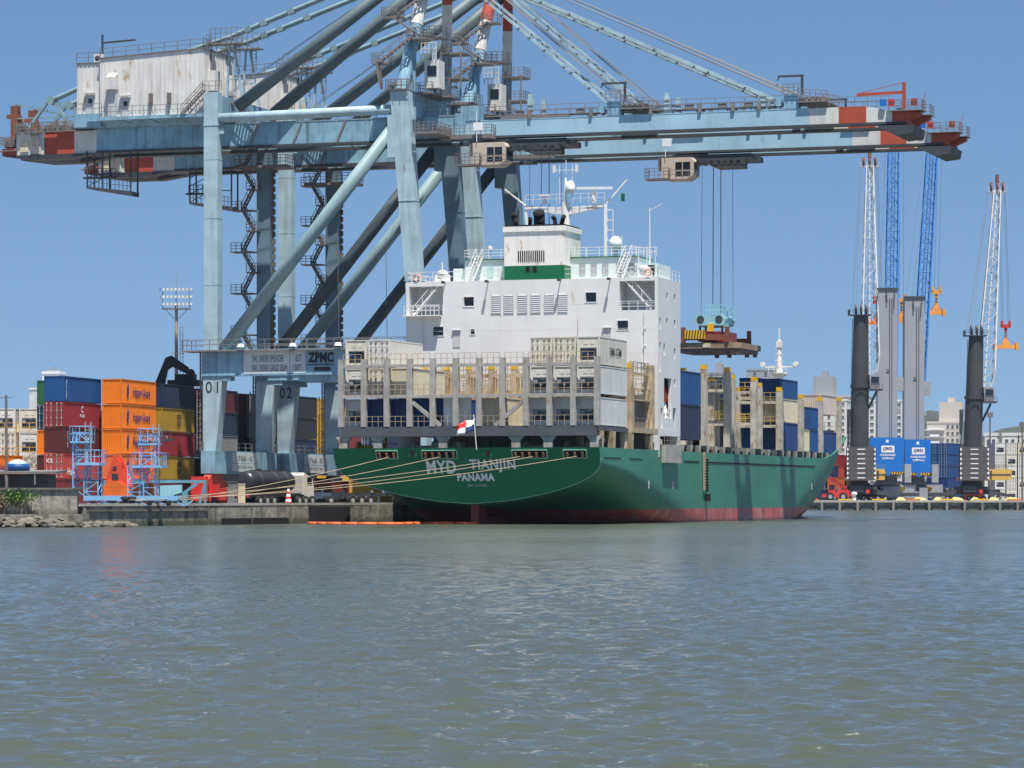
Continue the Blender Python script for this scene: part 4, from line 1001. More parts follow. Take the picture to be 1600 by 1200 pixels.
        for k in range(5): m.tube((v+1.2+k*.7, g0-.4, 51.6), (v+1.2+k*.7, g0+.6, 51.6), .3, n=8)
        m.build('anchor_platform', rail_grey, t)
        m = MB(); m.beam((v+1.2, g0, 52.2), (v+1.2, g0, 54.6), .28); m.beam((v+1.4, g0, 54.5), (v-1.8, g0, 54.5), .2, .25); m.beam((v-1.7, g0, 54.5), (v-1.9, g0, 54.0), .14); m.build('jib_arm', steel_dark, t)
    m = MB() if num == 1 else None
    if m: m.beam((39.2, g0, 50), (39.2, g0, 53.2), .4); m.beam((39.3, g0, 52.0), (33.4, g0, 51.9), .28, .35); m.beam((39.2, g0, 53.2), (34, g0, 52.1), .07); m.build('tip_davit', crane_red, t)
    m = MB()
    for v, c in ((36.8, 0), (37.8, 1), (40.6, 2)): m.box(v-.35, v+.35, g0-1.1, g0-.5, 50.3, 51.1, c)
    m.beam((41.6, g0-1, 50), (42.1, g0-1, 51.9), .06, m=2); m.build('tip_gear', [gott_blue, signal_red, crane_red], t)
    m = MB(); m.prism([(36.0, g0-1.0, 47.94), (40.6, g0-1.0, 47.94), (40.4, g0-1.0, 46.9), (38.5, g0-1.0, 46.7)], (0, g1-g0+2, 0)); m.build('tip_sheave_frame', steel_dark, t)
    # machinery house
    hx0, hx1, hy0, hy1, hz0, hz1 = -69.9, -51.7, g0-2.4, g1+2.2, 52.35, 60.3
    m = MB(); m.prism([(hx0+3.6, hy0, hz0), (hx1, hy0, hz0), (hx1, hy0, hz1+.5), (hx0+3.6, hy0, hz1-.25)], (0, hy1-hy0, 0)); m.box(hx0, hx0+3.6, hy0+.6, hy1, hz0+.6, hz1-.7)
    for k in range(int((hx1-hx0)/.6)): 
        x = hx0+.3+k*.6; m.box(x-.07, x+.07, hy0-.06 if x > hx0+3.6 else hy0+.54, hy0 if x > hx0+3.6 else hy0+.6, hz0+.6, hz1-.8)
    for k in range(int((hy1-hy0)/.6)): m.box(hx1, hx1+.06, hy0+.3+k*.6-.07, hy0+.3+k*.6+.07, hz0, hz1+.3)
    MH = m.build('machinery_house', house_cream, t)
    m = MB(); m.prism([(hx0+3.4, hy0-.15, hz1-.24), (hx1+.15, hy0-.15, hz1+.51), (hx1+.15, hy0-.15, hz1+.64), (hx0+3.4, hy0-.15, hz1-.11)], (0, hy1-hy0+.3, 0)); m.box(hx0-.1, hx0+3.6, hy0+.45, hy1+.1, hz1-.69, hz1-.58)
    m.rail([(hx0, hy0+.5, hz1-.5), (hx0+3.4, hy0+.5, hz1-.5)], 1.2, 1.4, .05); m.rail([(hx0+3.6, hy0, hz1-.12), (hx1, hy0, hz1+.62)], 1.2, 1.9, .05); m.rail([(hx1, hy0, hz1+.65), (hx1, hy1, hz1+.65)], 1.2, 1.5, .05)
    m.build('roof_rail', steel_brown, MH)
    for x, z in ((hx0+1.3, hz0+.65), (hx0+6.6, hz0+.05)):
        y = hy0+.6 if x < hx0+3.6 else hy0
        m = MB(); m.box(x, x+1.25, y-.12, y-.065, z, z+2.5); m.box(x-.1, x+1.4, y-.6, y-.06, z+2.62, z+2.74); d = m.build('door', louvre_grey, t)
        m = MB(); m.box(x+.4, x+.95, y-.14, y-.121, z+1.3, z+2.0); m.build('pane', glass_dark, d)
    m = MB(); x = hx0+4.9; m.box(x, x+1.3, hy0-1.0, hy0-.06, hz0+3.6, hz0+5.2); m.prism([(x, hy0-1.0, hz0+5.2), (x, hy0-.06, hz0+5.2), (x, hy0-.06, hz0+5.8)], (1.3, 0, 0)); m.build('vent_hood', cabin_cream if 0 else house_cream, MH)
    m = MB(); m.box(x+.1, x+1.2, hy0-.5, hy0-.06, hz0+.1, hz0+3.6); m.build('duct', louvre_grey, MH)
    for x in (-59.2, -56.6): m = MB(); m.box(x, x+.45, hy0-.5, hy0-.06, hz0+1.6, hz0+2.9); m.beam((x+.2, hy0-.4, hz0+.05), (x+.2, hy0-.4, hz0+1.7), .12); m.build('floodlight', steel_brown, MH)
    for q in (1.5, 7.0): m = MB(); m.box(hx1+.06, hx1+1.0, hy0+q, hy0+q+1.6, hz0+3.2, hz0+5.8); m.build('vent_hood', house_cream, MH)
    m = MB(); m.box(hx0+2.3, hx0+3.5, hy0+.9, hy0+1.5, hz1-.55, hz1+.55); m.build('air_conditioner', house_cream, MH)
    m = MB(); m.lathe((hx0+2.8, hy0+.88, hz1), [(0, 0), (.36, 0), (.36, .02)], 12, axis='y'); m.beam((hx0+3.1, hy0+1.8, hz1-.5), (hx0+3.1, hy0+1.8, hz1+3.2), .22); m.beam((hx0+3.1, hy0+1.8, hz1+2.1), (hx0+7.8, hy0+1.8, hz1+2.3), .22); m.build('jib_arm', steel_dark, MH)
    m = MB(); m.box(hx0+3.7, hx1+.3, hy0-1.1, hy1+.6, 51.9, hz0-.02); m.box(hx0, hx0+3.9, hy0-.4, hy1, 51.2, hz0+.58)
    for x in range(-63, -52, 4): m.beam((x, hy0-1.0, 51.95), (x+1.8, g0-.7, 51.2), .22)
    m.frustum((hx0+4, hx1, g0-1.2, g1+1.2, 51.17), (hx0+2, hx1, hy0-.6, hy1, 51.9)); m.build('house_base', crane_blue, MH)
    m = MB(); m.rail([(hx0+4, hy0-1.1, hz0), (hx1, hy0-1.1, hz0)], 1.3, 1.6, .05); m.rail([(hx0, hy0-.4, hz0+.6), (hx0+4, hy0-.4, hz0+.6)], 1.3, 1.5, .05)
    m.stair((hx1-2.6, hy0-.9, hz0+.05), (hx1+.4, hy0-.9, hz0+2.9), (0, 1, 0), .8); m.stair((hx1+3.3, hy0+1, 54.2), (hx1+6.4, hy0+1, 51.3), (0, 1, 0), .8); m.rail([(hx1+.3, hy0-1, hz0+2.9), (hx1+3, hy0-1, hz0+2.9)], 1.2, .8, .05)
    m.build('house_rail', rail_grey, MH)
    # tail end gear
    m = MB()
    for g in (g0, g1):
        m.beam((-78.3, g, 51.0), (-74.9, g, 55.2), .38); m.beam((-73.9, g, 55.2), (-71.5, g, 51.1), .38); m.tube((-74.4, g-.4, 55.2), (-74.4, g+.4, 55.2), .55, n=12)
        m.tube((-74.4, g, 55.2), (-69, g, 57.2), .34, n=10); m.beam((-74.4, g, 55.0), (-68.5, g, 54.0), .25, .3); m.beam((-79.6, g, 54.9), (-75, g, 53.9), .2); m.beam((-79.6, g, 51), (-79.6, g, 55), .2)
        m.beam((-79.6, g, 53.0), (-68.5, g, 53.0), .16)
    m.build('tail_frame', crane_teal, t)
    m = MB()
    m.rail([(-79.2, g0-1.2, 51.1), (-68, g0-1.2, 51.1)], 1.2, .8, .06, 3); m.rail([(-81.6, g0-1.2, 49.3), (-79.3, g0-1.2, 49.3)], 1.2, .9, .06, 3); m.rail([(-81.6, g0-1.2, 49.3), (-81.6, g1+1.2, 49.3)], 1.2, .9, .06, 3); m.box(-81.7, -79, g0-1.3, g1+1.2, 48.6, 48.7); m.box(-79.2, -68, g0-1.3, g0-.7, 50.95, 51.05)
    rg = random.Random(num)
    for k in range(26):
        x = rg.uniform(-81, -69); z = 51.1 if x > -79 else 49.2; s = rg.uniform(.15, .5); m.box(x-s, x+s, g0-.6, g0+.4, z, z+rg.uniform(.3, 1.3))
    m.ladder((-76.3, g0-1.1, 48.3), (-76.3, g0-1.1, 52.3), 1.0, .08, .4); m.build('tail_platform', rail_grey, t)
    for g in (g0+.3, g1):
        m = MB(); m.box(-80.3, -79.3, g-.5, g+.5, 49.8, 54.7); m.beam((-79.3, g, 53.6), (-78.2, g, 50.6), .35); m.box(-81.0, -79.5, g-.3, g+.3, 53.1, 53.6); m.box(-81.2, -78.4, g-.5, g+.5, 49.2, 49.9)
        m.build('tail_winch', rust_iron, t)
    # service basket hanging below the tail
    m = MB(); bx = basket_v
    for (x, z) in ((bx, 43.4), (bx+2.2, 43.1), (bx+6.2, 42.4)):
        for y in (g0-1.4, g0+.8): m.beam((x, y, z), (x, y, 48.2), .18)
    m.prism([(bx, g0-1.5, 43.3), (bx+6.3, g0-1.5, 42.2), (bx+6.3, g0-1.5, 42.8), (bx, g0-1.5, 43.6)], (0, 2.5, 0))
    m.rail([(bx, g0-1.5, 43.6), (bx+6.3, g0-1.5, 42.8)], 1.3, .6, .06, 2); m.rail([(bx-1.2, g0+1, 45), (bx+3, g0+1, 44.9)], 1.2, .7, .07, 2); m.box(bx-1.3, bx+3, g0, g0+1.2, 44.8, 45.0)
    for k in range(4): m.beam((bx, g0-1.4, 43.6+k*1.1), (bx+2.2, g0-1.4, 44.6+k*1.1), .09)
    m.beam((bx+2.2, g0-1.4, 45.2), (bx+6.2, g0-1.4, 45.0), .12); m.build('service_basket', steel_dark, t)
    # A-frame
    az = 71.0; a0, a1 = du*.5-3.2, du*.5+3.2; av = -21.4
    for (u, ua) in ((.2, a0), (du-.2, a1)):
        m = MB(); p = Vector((VWT, u, 53.9)); q = Vector((av, ua, az))
        for f0, f1, mi in ((0, .50, 0), (.50, .74, 1), (.74, 1, 2)):
            m.tube(p.lerp(q, f0), p.lerp(q, f1), .85, .8, 14, mi) if u < 1 else m.beam(p.lerp(q, f0), p.lerp(q, f1), 1.3, 1.0, mi)
        m.build('frame_leg', [crane_blue, crane_white, crane_red], t)
    m = MB(); m.box(av-.8, av+.8, a0-1, a1+1, az-.4, az+1.4); m.build('apex_beam', crane_red, t)
    for g, ua in ((.6, a0), (du-.6, a1)):
        m = MB(); m.tube((VL+2.2, g+2.2 if g < 5 else g-3.0, 53.0), (av-.3, ua, az+.4), .80, n=16); m.build('backstay', crane_dusk, t, True)
    for g, ua in ((g0, a0), (g1, a1)):
        m = MB(); m.tube((-69, g, 57.2), (-48.6, g, 62.6), .30, n=10); m.tube((-48.6, g, 62.6), (av, ua, az+.9), .34, n=10)
        for f_ in (.08, .16, .3): p = Vector((-48.6, g, 62.6)).lerp(Vector((av, ua, az+.9)), f_); m.beam(p-Vector((.4, 0, .12)), p+Vector((.4, 0, .12)), .8, .7)
        m.build('tail_stay', crane_teal, t)
        m = MB()
        m.beam((VL-.6, g, 54.2), (VL-.1, g, 62.2), .3, w2=.22); m.beam((VL+1.7, g, 54.2), (VL+.3, g, 62.2), .3, w2=.22); m.beam((VL-.4, g, 57), (VL+1.3, g, 57.2), .2); m.box(VL-2.6, VL+2.0, g-.9, g+.9, 61.5, 61.65, 1)
        m.rail([(VL-2.5, g-.9, 61.65), (VL+1.9, g-.9, 61.65)], 1.9, .7, .05, 3, 1); m.rail([(VL-3.3, g-.3, 59.6), (VL-2.6, g-.3, 59.6)], 3.3, .4, .05, 4, 1); m.ladder((VL-2.9, g-.3, 54.3), (VL-2.9, g-.3, 61.7), .5, .06, .5, m=1); m.ladder((VL+1.2, g-.5, 58.6), (VL+1.2, g-.5, 61.7), .6, .06, .4, m=1)
        m.build('stay_tower', [crane_pale, rail_grey], t)
        # forestays: pairs of flat links, with the hoist lines above
        for (v, z) in ((2.0, 52.0), (24.2, 51.2)):
            p = Vector((av+.6, ua, az+.3)); q = Vector((v, g, z)); m = MB()
            if v > 10: m.beam(p, q, .28, .52)
            for dy in ((-.5, .5) if v < 10 else (-.32,)): m.beam(p+Vector((0, dy, 0)), q+Vector((0, dy, 0)), .16, .30)
            for k in range(4, 20):
                c = p.lerp(q, k/20+.012*math.sin(k*2.3)); 
                if (k*7) % 5 < 3: m.box(c.x-.22, c.x+.22, c.y-(.58 if v < 10 else .4), c.y+(.58 if v < 10 else .12), c.z-.22, c.z+.02, 1)
            m.build('forestay', [crane_pale, steel_dark], t)
    m = MB()
    for k, v in enumerate((3.6, 3.9, 25.9, 26.3)):
        for g in (g0, g1): m.tube((av+.5, a0+2+k*.3, az+2.6), (v, g, 52.3), .045, n=4)
    for g in (g0, g1):
        m.tube((hx1+2, g, 55), (av-.2, a0+3, az+1.6), .04, n=4); m.tube((hx1+2, g+.8, 55), (av-.2, a0+3.5, az+1.9), .04, n=4)
    m.build('boom_hoist_rope', cable_mat, t)
    # stairs, platforms and the lift cabin round the A-frame
    def plat(mb, x0, x1, y0, y1, z, h=1.2):
        mb.box(x0, x1, y0, y1, z-.22, z); mb.rail([(x0, y0, z), (x1, y0, z)], h, .7, .05, 3); mb.rail([(x1, y0, z), (x1, y1, z)], h, .8, .05, 3); mb.rail([(x0, y0, z), (x0, y1, z)], h, .8, .05, 3)
    m = MB()
    z = 55.0; lx = VWT
    plat(m, VWT-1.6, VWT+1.2, -1.2, 1.2, 54.0); plat(m, VWT-3.6, VWT-1.3, -.8, .8, 57.5); plat(m, VWT+.7, VWT+3.4, .2, 2.6, 60.5); plat(m, VWT-2.9, VWT-.4, .8, 2.4, 63.4); plat(m, VWT+1.4, VWT+3.6, 2.5, 4.5, 66.2)
    m.stair((VWT-2.2, -1.0, 54.1), (VWT-2.9, -1.0, 57.5), (0, 1, 0), .7); m.stair((VWT-2.6, -.6, 57.5), (VWT+1.4, -.2, 60.5), (0, 1, 0), .7); m.stair((VWT+2.6, .6, 60.5), (VWT-1.6, 1.2, 63.4), (0, 1, 0), .7); m.stair((VWT-1.2, 1.2, 63.4), (VWT+2.2, 2.6, 66.2), (0, 1, 0), .7)
    plat(m, VWT+.8, VWT+3.2, 2.6, 7.6, 54.0); plat(m, VWT+1.2, VWT+4.2, 7.0, 11.0, 53.97); plat(m, VWT+1.8, VWT+5.0, du*.55, du*.55+3, 56.6); plat(m, VWT+2.0, VWT+5.0, du*.55, du*.55+3, 59.8); plat(m, VWT+.4, VWT+3.4, du*.3, du*.3+3, 61.4); plat(m, VWT+1.2, VWT+4.6, du-2.6, du+.8, 53.97)
    for x in (VWT+1.9, VWT+4.6): m.beam((x, du*.55, 54), (x, du*.55, 60.0), .16)
    m.ladder((VWT+3.0, du*.5, 54), (VWT+3.0, du*.5, 61.5), .7, .07, .5)
    m.rail([(VWT-1.2, -1.4, 53.9), (VWT+2.2, -1.4, 53.9)], 1.2, .8, .05); m.build('stair_tower', rail_grey, t)
    m = MB(); m.beam((VWT+1.3, 1.4, 54), (VWT+1.3, 1.4, 62), .35); m.beam((VWT+2.9, 4.6, 54), (VWT+2.9, 4.6, 60), .3); m.build('lift_mast', crane_blue, t)
    m = MB(); m.box(VWT+2.0, VWT+3.9, 3.2, 5.4, 54.5, 57.9); m.box(VWT+2.0, VWT+3.9, 3.2, 5.4, 57.9, 58.0); m.rail([(VWT+1.6, 3.1, 58), (VWT+3.6, 3.1, 58)], 2.2, .45, .07, 3); lc = m.build('lift_cabin', house_cream, t)
    m = MB(); m.box(VWT+2.4, VWT+3.6, 3.15, 3.2, 56.0, 57.3); m.build('window', glass_dark, lc)
    # landings on the boom hinge side
    m = MB(); plat(m, -19.6, -12.6, g0-2.4, g0-.7, 48.5); m.box(-19.6, -12.6, g0-2.4, g0-.7, 48.0, 48.3); plat(m, -21.2, -18.0, -1.4, g0-2.4, 48.5); m.build('hinge_platform', rail_grey, t)
    m = MB()
    for k in range(10): m.box(-21.5+k*.32, -21.25+k*.32, g0-1.4, g0-.8, 48.6, 49.2+.6*((k*37) % 5)/5)
    m.build('hinge_gear', steel_brown, t)
    # access stairs up the far landside leg
    sm = MB(); x0 = VL-2.6
    for k in range(10):
        z0 = 21.8+k*2.75; f_ = 1 if k % 2 == 0 else -1
        za, zb = z0, z0+2.75
        if k % 2 == 0: sm.stair((x0+1.4, du-1.0, za), (x0-.2, du-1.0, zb), (0, 1, 0), .8)
        else: sm.stair((x0-.1, du-1.2, za), (x0+1.4, du-1.2, zb), (0, 1, 0), .8)
        px = x0-1.6 if k % 2 == 0 else x0+.6
        sm.box(px, px+(3.0 if k % 2 == 0 else 1.6), du-1.8, du+.2, zb-.15, zb); sm.rail([(px, du-1.8, zb), (px+(2.2 if k % 2 == 0 else 1.6), du-1.8, zb)], 1.15, .7, .06, 3)
    sm.box(VL-3.6, VL+3.8, du-2.2, du+1.6, 46.5, 46.85); sm.rail([(VL-3.6, du-2.2, 46.85), (VL+3.8, du-2.2, 46.85)], 1.3, .8, .06, 3); sm.rail([(VL+3.8, du-2.2, 46.85), (VL+3.8, du+1.6, 46.85)], 1.3, .8, .06, 3)
    sm.build('stair_tower', steel_brown, t)
    m = MB()
    for k in range(24): m.box(VL+.95, VL+1.3, du+.1, du+.4, 22.5+k, 23.2+k)
    m.build('cable_tray', steel_brown, t)
    # trolley, operator cab and ropes
    T = MB(); T.box(vt-1, vt+9.6, g0-.6, g1+.6, 47.2, 47.9); T.box(vt+2.4, vt+8.8, g0-1.3, g0-.4, 46.5, 47.3); T.box(vt+4, vt+7.6, g0, g1, 46.4, 47.2)
    for k in range(7): T.tube((vt+2.6+k*.9, g0-1.3, 46.7), (vt+2.6+k*.9, g0-.5, 46.7), .35, n=10)
    T.box(vt+5.2, vt+9.2, g0-1.5, g0-1.3, 46.0, 46.15); tr = T.build('trolley', steel_dark, t)
    cz = 44.5
    m = MB(); cy0, cy1 = g0-2.6, g0+.6
    prof = [(vt-2.0, cz+.3), (vt-1.5, cz), (vt+1.3, cz), (vt+2.3, cz+.6), (vt+2.35, cz+2.4), (vt+2.0, cz+2.9), (vt-2.0, cz+2.9)]
    m.prism([(x, cy0, z) for x, z in prof], (0, cy1-cy0, 0)); cb = m.build('operator_cab', cabin_cream, t)
    m = MB(); m.box(vt-.1, vt+1.9, cy0-.03, cy0-.002, cz+.5, cz+2.3); m.box(vt+2.352, vt+2.38, cy0+.3, cy1-.3, cz+.7, cz+2.3); m.build('window', glass_dark, cb)
    m = MB(); m.box(vt+.8, vt+.9, cy0-.06, cy0-.031, cz+.5, cz+2.3); m.box(vt-.1, vt+1.9, cy0-.06, cy0-.031, cz+1.1, cz+1.2); m.build('mullion', cabin_cream, cb)
    m = MB(); plat(m, vt-4.0, vt-.8, cy0-.9, cy0+1.0, cz+.2, 1.3); m.rail([(vt-.8, cy0-.5, cz+.1), (vt+2.6, cy0-.5, cz+.1)], 1.15, .9, .05); m.box(vt-1, vt+2.6, cy0-.6, cy0, cz-.1, cz+.05); m.box(vt-2.6, vt-1.4, cy0+.4, cy1, cz+1.4, cz+2.9); m.build('cab_platform', steel_brown, cb)
    m = MB(); m.beam((vt-1.4, cy0-.2, cz+3.0), (vt-1.4, cy0-.2, cz+6.8), .08); m.box(vt-1.8, vt-.6, cy0-.3, cy0-.1, cz+4.4, cz+5.4); m.build('signal_mast', white_paint, cb)
    m = MB(); sv, sz, su = sheave_v
    for dv, du_ in ((0, 0), (1.45, .4), (1.75, -.4), (2.55, .3), (2.8, -.3), (4.35, 0)):
        top = Vector((sv+.15+dv*.95, du*.5+du_, 47.0)); m.tube(top, (sv+dv, su+du_, sz), .032, n=4)
    m.build('hoist_rope', cable_mat, t)
    return t
make_crane(44.0, 17.6, 1, -13.0, 'nearer pale blue ship to shore crane, leg marked 01, load notice on its portal beam', (-9.4, 24.0, 8.8), -68.6)
make_crane(69.1, 17.6, 2, 4.6, 'farther pale blue ship to shore crane, leg marked 02, holding the hatch cover', (6.5, 25.6, 8.8), -65.0)

# spreader and hatch cover hanging from the farther crane
HC = SW(9.0, 77.4, 22.0)
t_ = thing('hatch_cover', 'brown steel hatch cover slab hanging in the air beneath the crane spreader', 'hatch cover', HC)
m = MB(); q = [(-4.2, -6.2), (3.6, -6.2), (4.4, -5.4), (4.4, 5.4), (3.6, 6.2), (-4.2, 6.2), (-5.2, 5.2), (-5.2, -5.2)]
m.prism([(x, y, .35) for x, y in q], (0, 0, .75)); m.build('slab', paint('hatch_brown', (.30, .22, .14), .7, .3, .4, .5), t_)
m = MB(); m.prism([(x*.93, y*.95, -.05) for x, y in q], (0, 0, .4))
for x in (-1.7, .0, 2.4, 3.5): m.box(x, x+.5, -5.6, -5.1, -.45, -.05); m.box(x, x+.5, 4.6, 5.1, -.45, -.05)
m.build('underside', steel_brown, t_)
m = MB(); m.box(-.5, .5, -6.3, -6.2, .45, 1.0); m.build('corner_fitting', ship_cream, t_)
t_ = thing('spreader', 'teal headblock on a yellow and red spreader frame above the hatch cover', 'spreader', HC+Vector((-.6, 0, 1.12)))
m = MB(); m.box(-1.0, 1.0, -5.8, 5.8, .7, 1.25); m.box(-1.6, 1.6, -2.6, 2.6, .3, 1.6); m.box(.2, 2.6, -2, 2, .1, 1.5); m.build('main_beam', paint('spreader_red', (.20, .025, .025), .5, .2, .2), t_)
for y in (-5.9, 5.9):
    m = MB(); m.box(-2.6, 3.3, y-.25, y+.25, .3, 1.0)
    for x in (-2.6, 3.3): m.box(x-.25, x+.25, y-.3, y+.3, 0, 2.0)
    m.build('end_beam', rust_iron, t_)
m = MB(); m.box(-2.3, .4, -6.3, -6.18, .45, 1.6)
m.build('hazard_board', yellow, t_)
m = MB()
for k in range(7): m.prism([(-2.2+k*.38, -6.33, .45), (-2.05+k*.38, -6.33, .45), (-1.9+k*.38, -6.33, 1.6), (-2.05+k*.38, -6.33, 1.6)], (0, .02, 0))
m.build('hazard_stripe', ink_black, t_)
m = MB()
for y in (-2.2, 2.2):
    m.prism([(-1.9, y-.25, 2.4), (2.0, y-.25, 2.4), (2.3, y-.25, 3.2), (1.6, y-.25, 3.9), (.1, y-.25, 3.55), (-1.5, y-.25, 3.9), (-2.2, y-.25, 3.2)], (0, .5, 0))
m.box(-1.6, 1.6, -2.2, 2.2, 2.3, 2.8); m.rail([(-.6, -1.5, 3.8), (1.6, -1.5, 3.8)], 1.3, .45, .12); m.rail([(.4, 1.5, 3.8), (2.4, 1.5, 3.8)], 1.1, .45, .12); m.build('headblock', gangway_pale, t_)
for x in (-1.2, 1.3):
    for y in (-2.5, 2.5): m = MB(); m.lathe((x, y, 3.2), [(0, 0), (.5, 0), (.5, .1), (0, .1)], 14, axis='y'); m.build('sheave', steel_dark, t_)
m = MB(); m.box(-.2, .6, -2.7, -2.4, 1.6, 2.6); m.build('bracket', yellow, t_)
m = MB()
for x in (-1.5, 1.5):
    for y in (-1.5, 1.5): m.box(x-.12, x+.12, y-.12, y+.12, 1.2, 2.4)
m.build('twistlock_post', rust_iron, t_)
# the nearer crane's spreader, lowered beyond the ship house
t_ = thing('spreader', 'red spreader lowered behind the white ship house by the nearer crane', 'spreader', SW(-7.2, 52.8, 20.4))
m = MB(); m.box(-1.0, 1.0, -5.8, 5.8, .7, 1.25); m.box(-1.6, 1.6, -2.6, 2.6, .3, 1.6); m.build('main_beam', MATS['spreader_red'], t_)
m = MB(); m.box(-2, 2, -2, 2, 2.3, 3.4); m.build('headblock', gangway_pale, t_)
# ------------------------------------------------------------------ containers
CW, CH = 2.60, 3.08
MC = {}
def corr(mb, P, a0, a1, z0, z1, pitch=.31, dep=.055, m=0):
    # corrugated sheet; P(a, d, z): a along, d inward depth
    n = max(2, round((a1-a0)/pitch)); p = (a1-a0)/n; pts = []
    for i in range(n):
        a = a0+i*p; pts += [(a, 0), (a+p*.34, 0), (a+p*.5, dep), (a+p*.84, dep)]
    pts.append((a1, 0))
    vs = [P(a, d, z) for a, d in pts for z in (z0, z1)]
    mb.add(vs, [(2*i, 2*i+2, 2*i+3, 2*i+1) for i in range(len(pts)-1)], m)
def mesh_body(kind, L, H):
    k = ('body', kind, L, H)
    if k in MC: return MC[k]
    m = MB(); w = CW/2; t = .14
    for x in (-w, w-t):
        for y in (0, L-t): m.box(x, x+t, y, y+t, 0, H)
    for x in (-w, w-t): m.box(x+.002, x+t-.002, t, L-t, 0, .16); m.box(x+.002, x+t-.002, t, L-t, H-.12, H)
    for y in (0, L-t): m.box(-w+t, w-t, y+.002, y+t-.002, 0, .16); m.box(-w+t, w-t, y+.002, y+t-.002, H-.12, H)
    m.face([(-w+.1, .1, H-.03), (w-.1, .1, H-.03), (w-.1, L-.1, H-.03), (-w+.1, L-.1, H-.03)]); m.face([(-w+.1, .1, .1), (-w+.1, L-.1, .1), (w-.1, L-.1, .1), (w-.1, .1, .1)])
    if kind == 'dry':
        corr(m, lambda a, d, z: (w-.03-d, a, z), t, L-t, .16, H-.12); corr(m, lambda a, d, z: (-w+.03+d, a, z), t, L-t, .16, H-.12)
        corr(m, lambda a, d, z: (a, L-.03-d, z), -w+t, w-t, .16, H-.12)
    else:
        for s in (-1, 1):
            m.face([(s*(w-.03), t, .16), (s*(w-.03), L-t, .16), (s*(w-.03), L-t, H-.12), (s*(w-.03), t, H-.12)])
            for k_ in range(1, int(L/1.2)): m.box(s*(w-.03) if s < 0 else w-.03, s*(w-.022) if s < 0 else w-.022, k_*1.2-.02, k_*1.2+.02, .2, H-.16) if s > 0 else None
        m.face([(-w+t, L-.04, .16), (w-t, L-.04, .16), (w-t, L-.04, H-.12), (-w+t, L-.04, H-.12)])
    MC[k] = m.mesh('container_body', [CM['grey']]); return MC[k]
def mesh_end(kind, H):
    k = ('end', kind, H)
    if k in MC: return MC[k]
    m = MB(); w = CW/2; t = .14
    if kind == 'corr': corr(m, lambda a, d, z: (a, .04+d, z), -w+t, w-t, .16, H-.12, .30)
    elif kind == 'flat':
        m.face([(-w+t, .05, .16), (w-t, .05, .16), (w-t, .05, H-.12), (-w+t, .05, H-.12)])
    elif kind in ('door_l', 'door_r'):
        a, b = (-w+t, -.015) if kind == 'door_l' else (.015, w-t)
        m.box(a, b, .05, .10, .17, H-.13)
        for z in (.55, 1.1, 1.65, 2.2, 2.65): m.box(a+.08, b-.08, .035, .05, z*H/2.9-.1, z*H/2.9+.1)
    elif kind == 'rods':
        for x in (-.95, -.38, .38, .95):
            m.beam((x, .0, .1), (x, .0, H-.08), .06)
            for z in (.2, H*.36, H*.66, H-.2): m.box(x-.12, x+.12, -.04, .04, z-.06, z+.06)
    elif kind == 'unit':
        m.box(-w+t, w-t, .06, .12, H*.58, H-.13); m.box(-w+t, -w+t+.22, .06, .12, .17, H*.58); m.box(w-t-.22, w-t, .06, .12, .17, H*.58); m.box(-w+t+.22, w-t-.22, .06, .12, .17, .5)
        m.box(-w+t+.22, w-t-.22, .55, .6, .5, H*.58)
        for x in (-.55, .2): m.box(x, x+.5, .035, .06, H*.72, H*.84)
        m.box(-.95, .95, .04, .06, H*.61, H*.635)
    elif kind == 'machinery':
        m.box(-w+t+.22, w-t-.22, .30, .55, .5, H*.3); m.lathe((-.45, .3, .78), [(0, -.12), (.3, -.12), (.36, 0), (.36, .2)], 12, axis='y'); m.box(.05, .7, .16, .3, .5, 1.15)
        m.tube((-.9, .2, 1.4), (.9, .2, 1.45), .05, n=6)
    elif kind == 'fan': m.lathe((.15, .25, H*.46), [(0, 0), (.34, .02), (.40, -.03), (.44, .06)], 16, axis='y'); m.box(-.9, -.45, .12, .3, H*.38, H*.55)
    MC[k] = m.mesh(kind, [CM['grey']]); return MC[k]
def omat(o, *ms):
    for s_, m_ in zip(o.material_slots, ms): s_.link = 'OBJECT'; s_.material = m_
def inst(me, name, mat, parent):
    o = bpy.data.objects.new(name, me); C.objects.link(o); o.parent = parent; omat(o, mat); return o
def container(col, end, loc, rz, label, group=None, L=12.9, H=CH, texts=(), cat='container', fancol=None):
    ref = end in ('unit', 'rdoor') or col in ('white', 'cream_white')
    t = thing('reefer_container' if ref else 'container', label, cat, loc, rz, group)
    mat = CM[col]
    inst(mesh_body('reefer' if ref else 'dry', L, H), 'body', mat, t)
    if end in ('corr', 'flat'): inst(mesh_end(end, H), 'end_wall', mat, t)
    elif end in ('door', 'rdoor'):
        for k in ('door_l', 'door_r'): inst(mesh_end(k, H), 'door', mat, t)
        inst(mesh_end('rods', H), 'lock_rods', hub_grey if col in ('red', 'salmon', 'faded_red', 'blue', 'navy') else reefer_frame if ref else mat, t)
    elif end == 'unit':
        u = inst(mesh_end('unit', H), 'refrigeration_unit', mat, t); inst(mesh_end('machinery', H), 'compressor', unit_dark, u); inst(mesh_end('fan', H), 'fan', fancol or unit_grey, u)
    for tx in texts: lettering(tx[0], tx[1], tx[2], tx[3], t, tx[4], tx[5], (0, 0, 1) if len(tx) < 7 else tx[6], bold=.02)
    return t
TN = ['bottom', 'second', 'third', 'top']
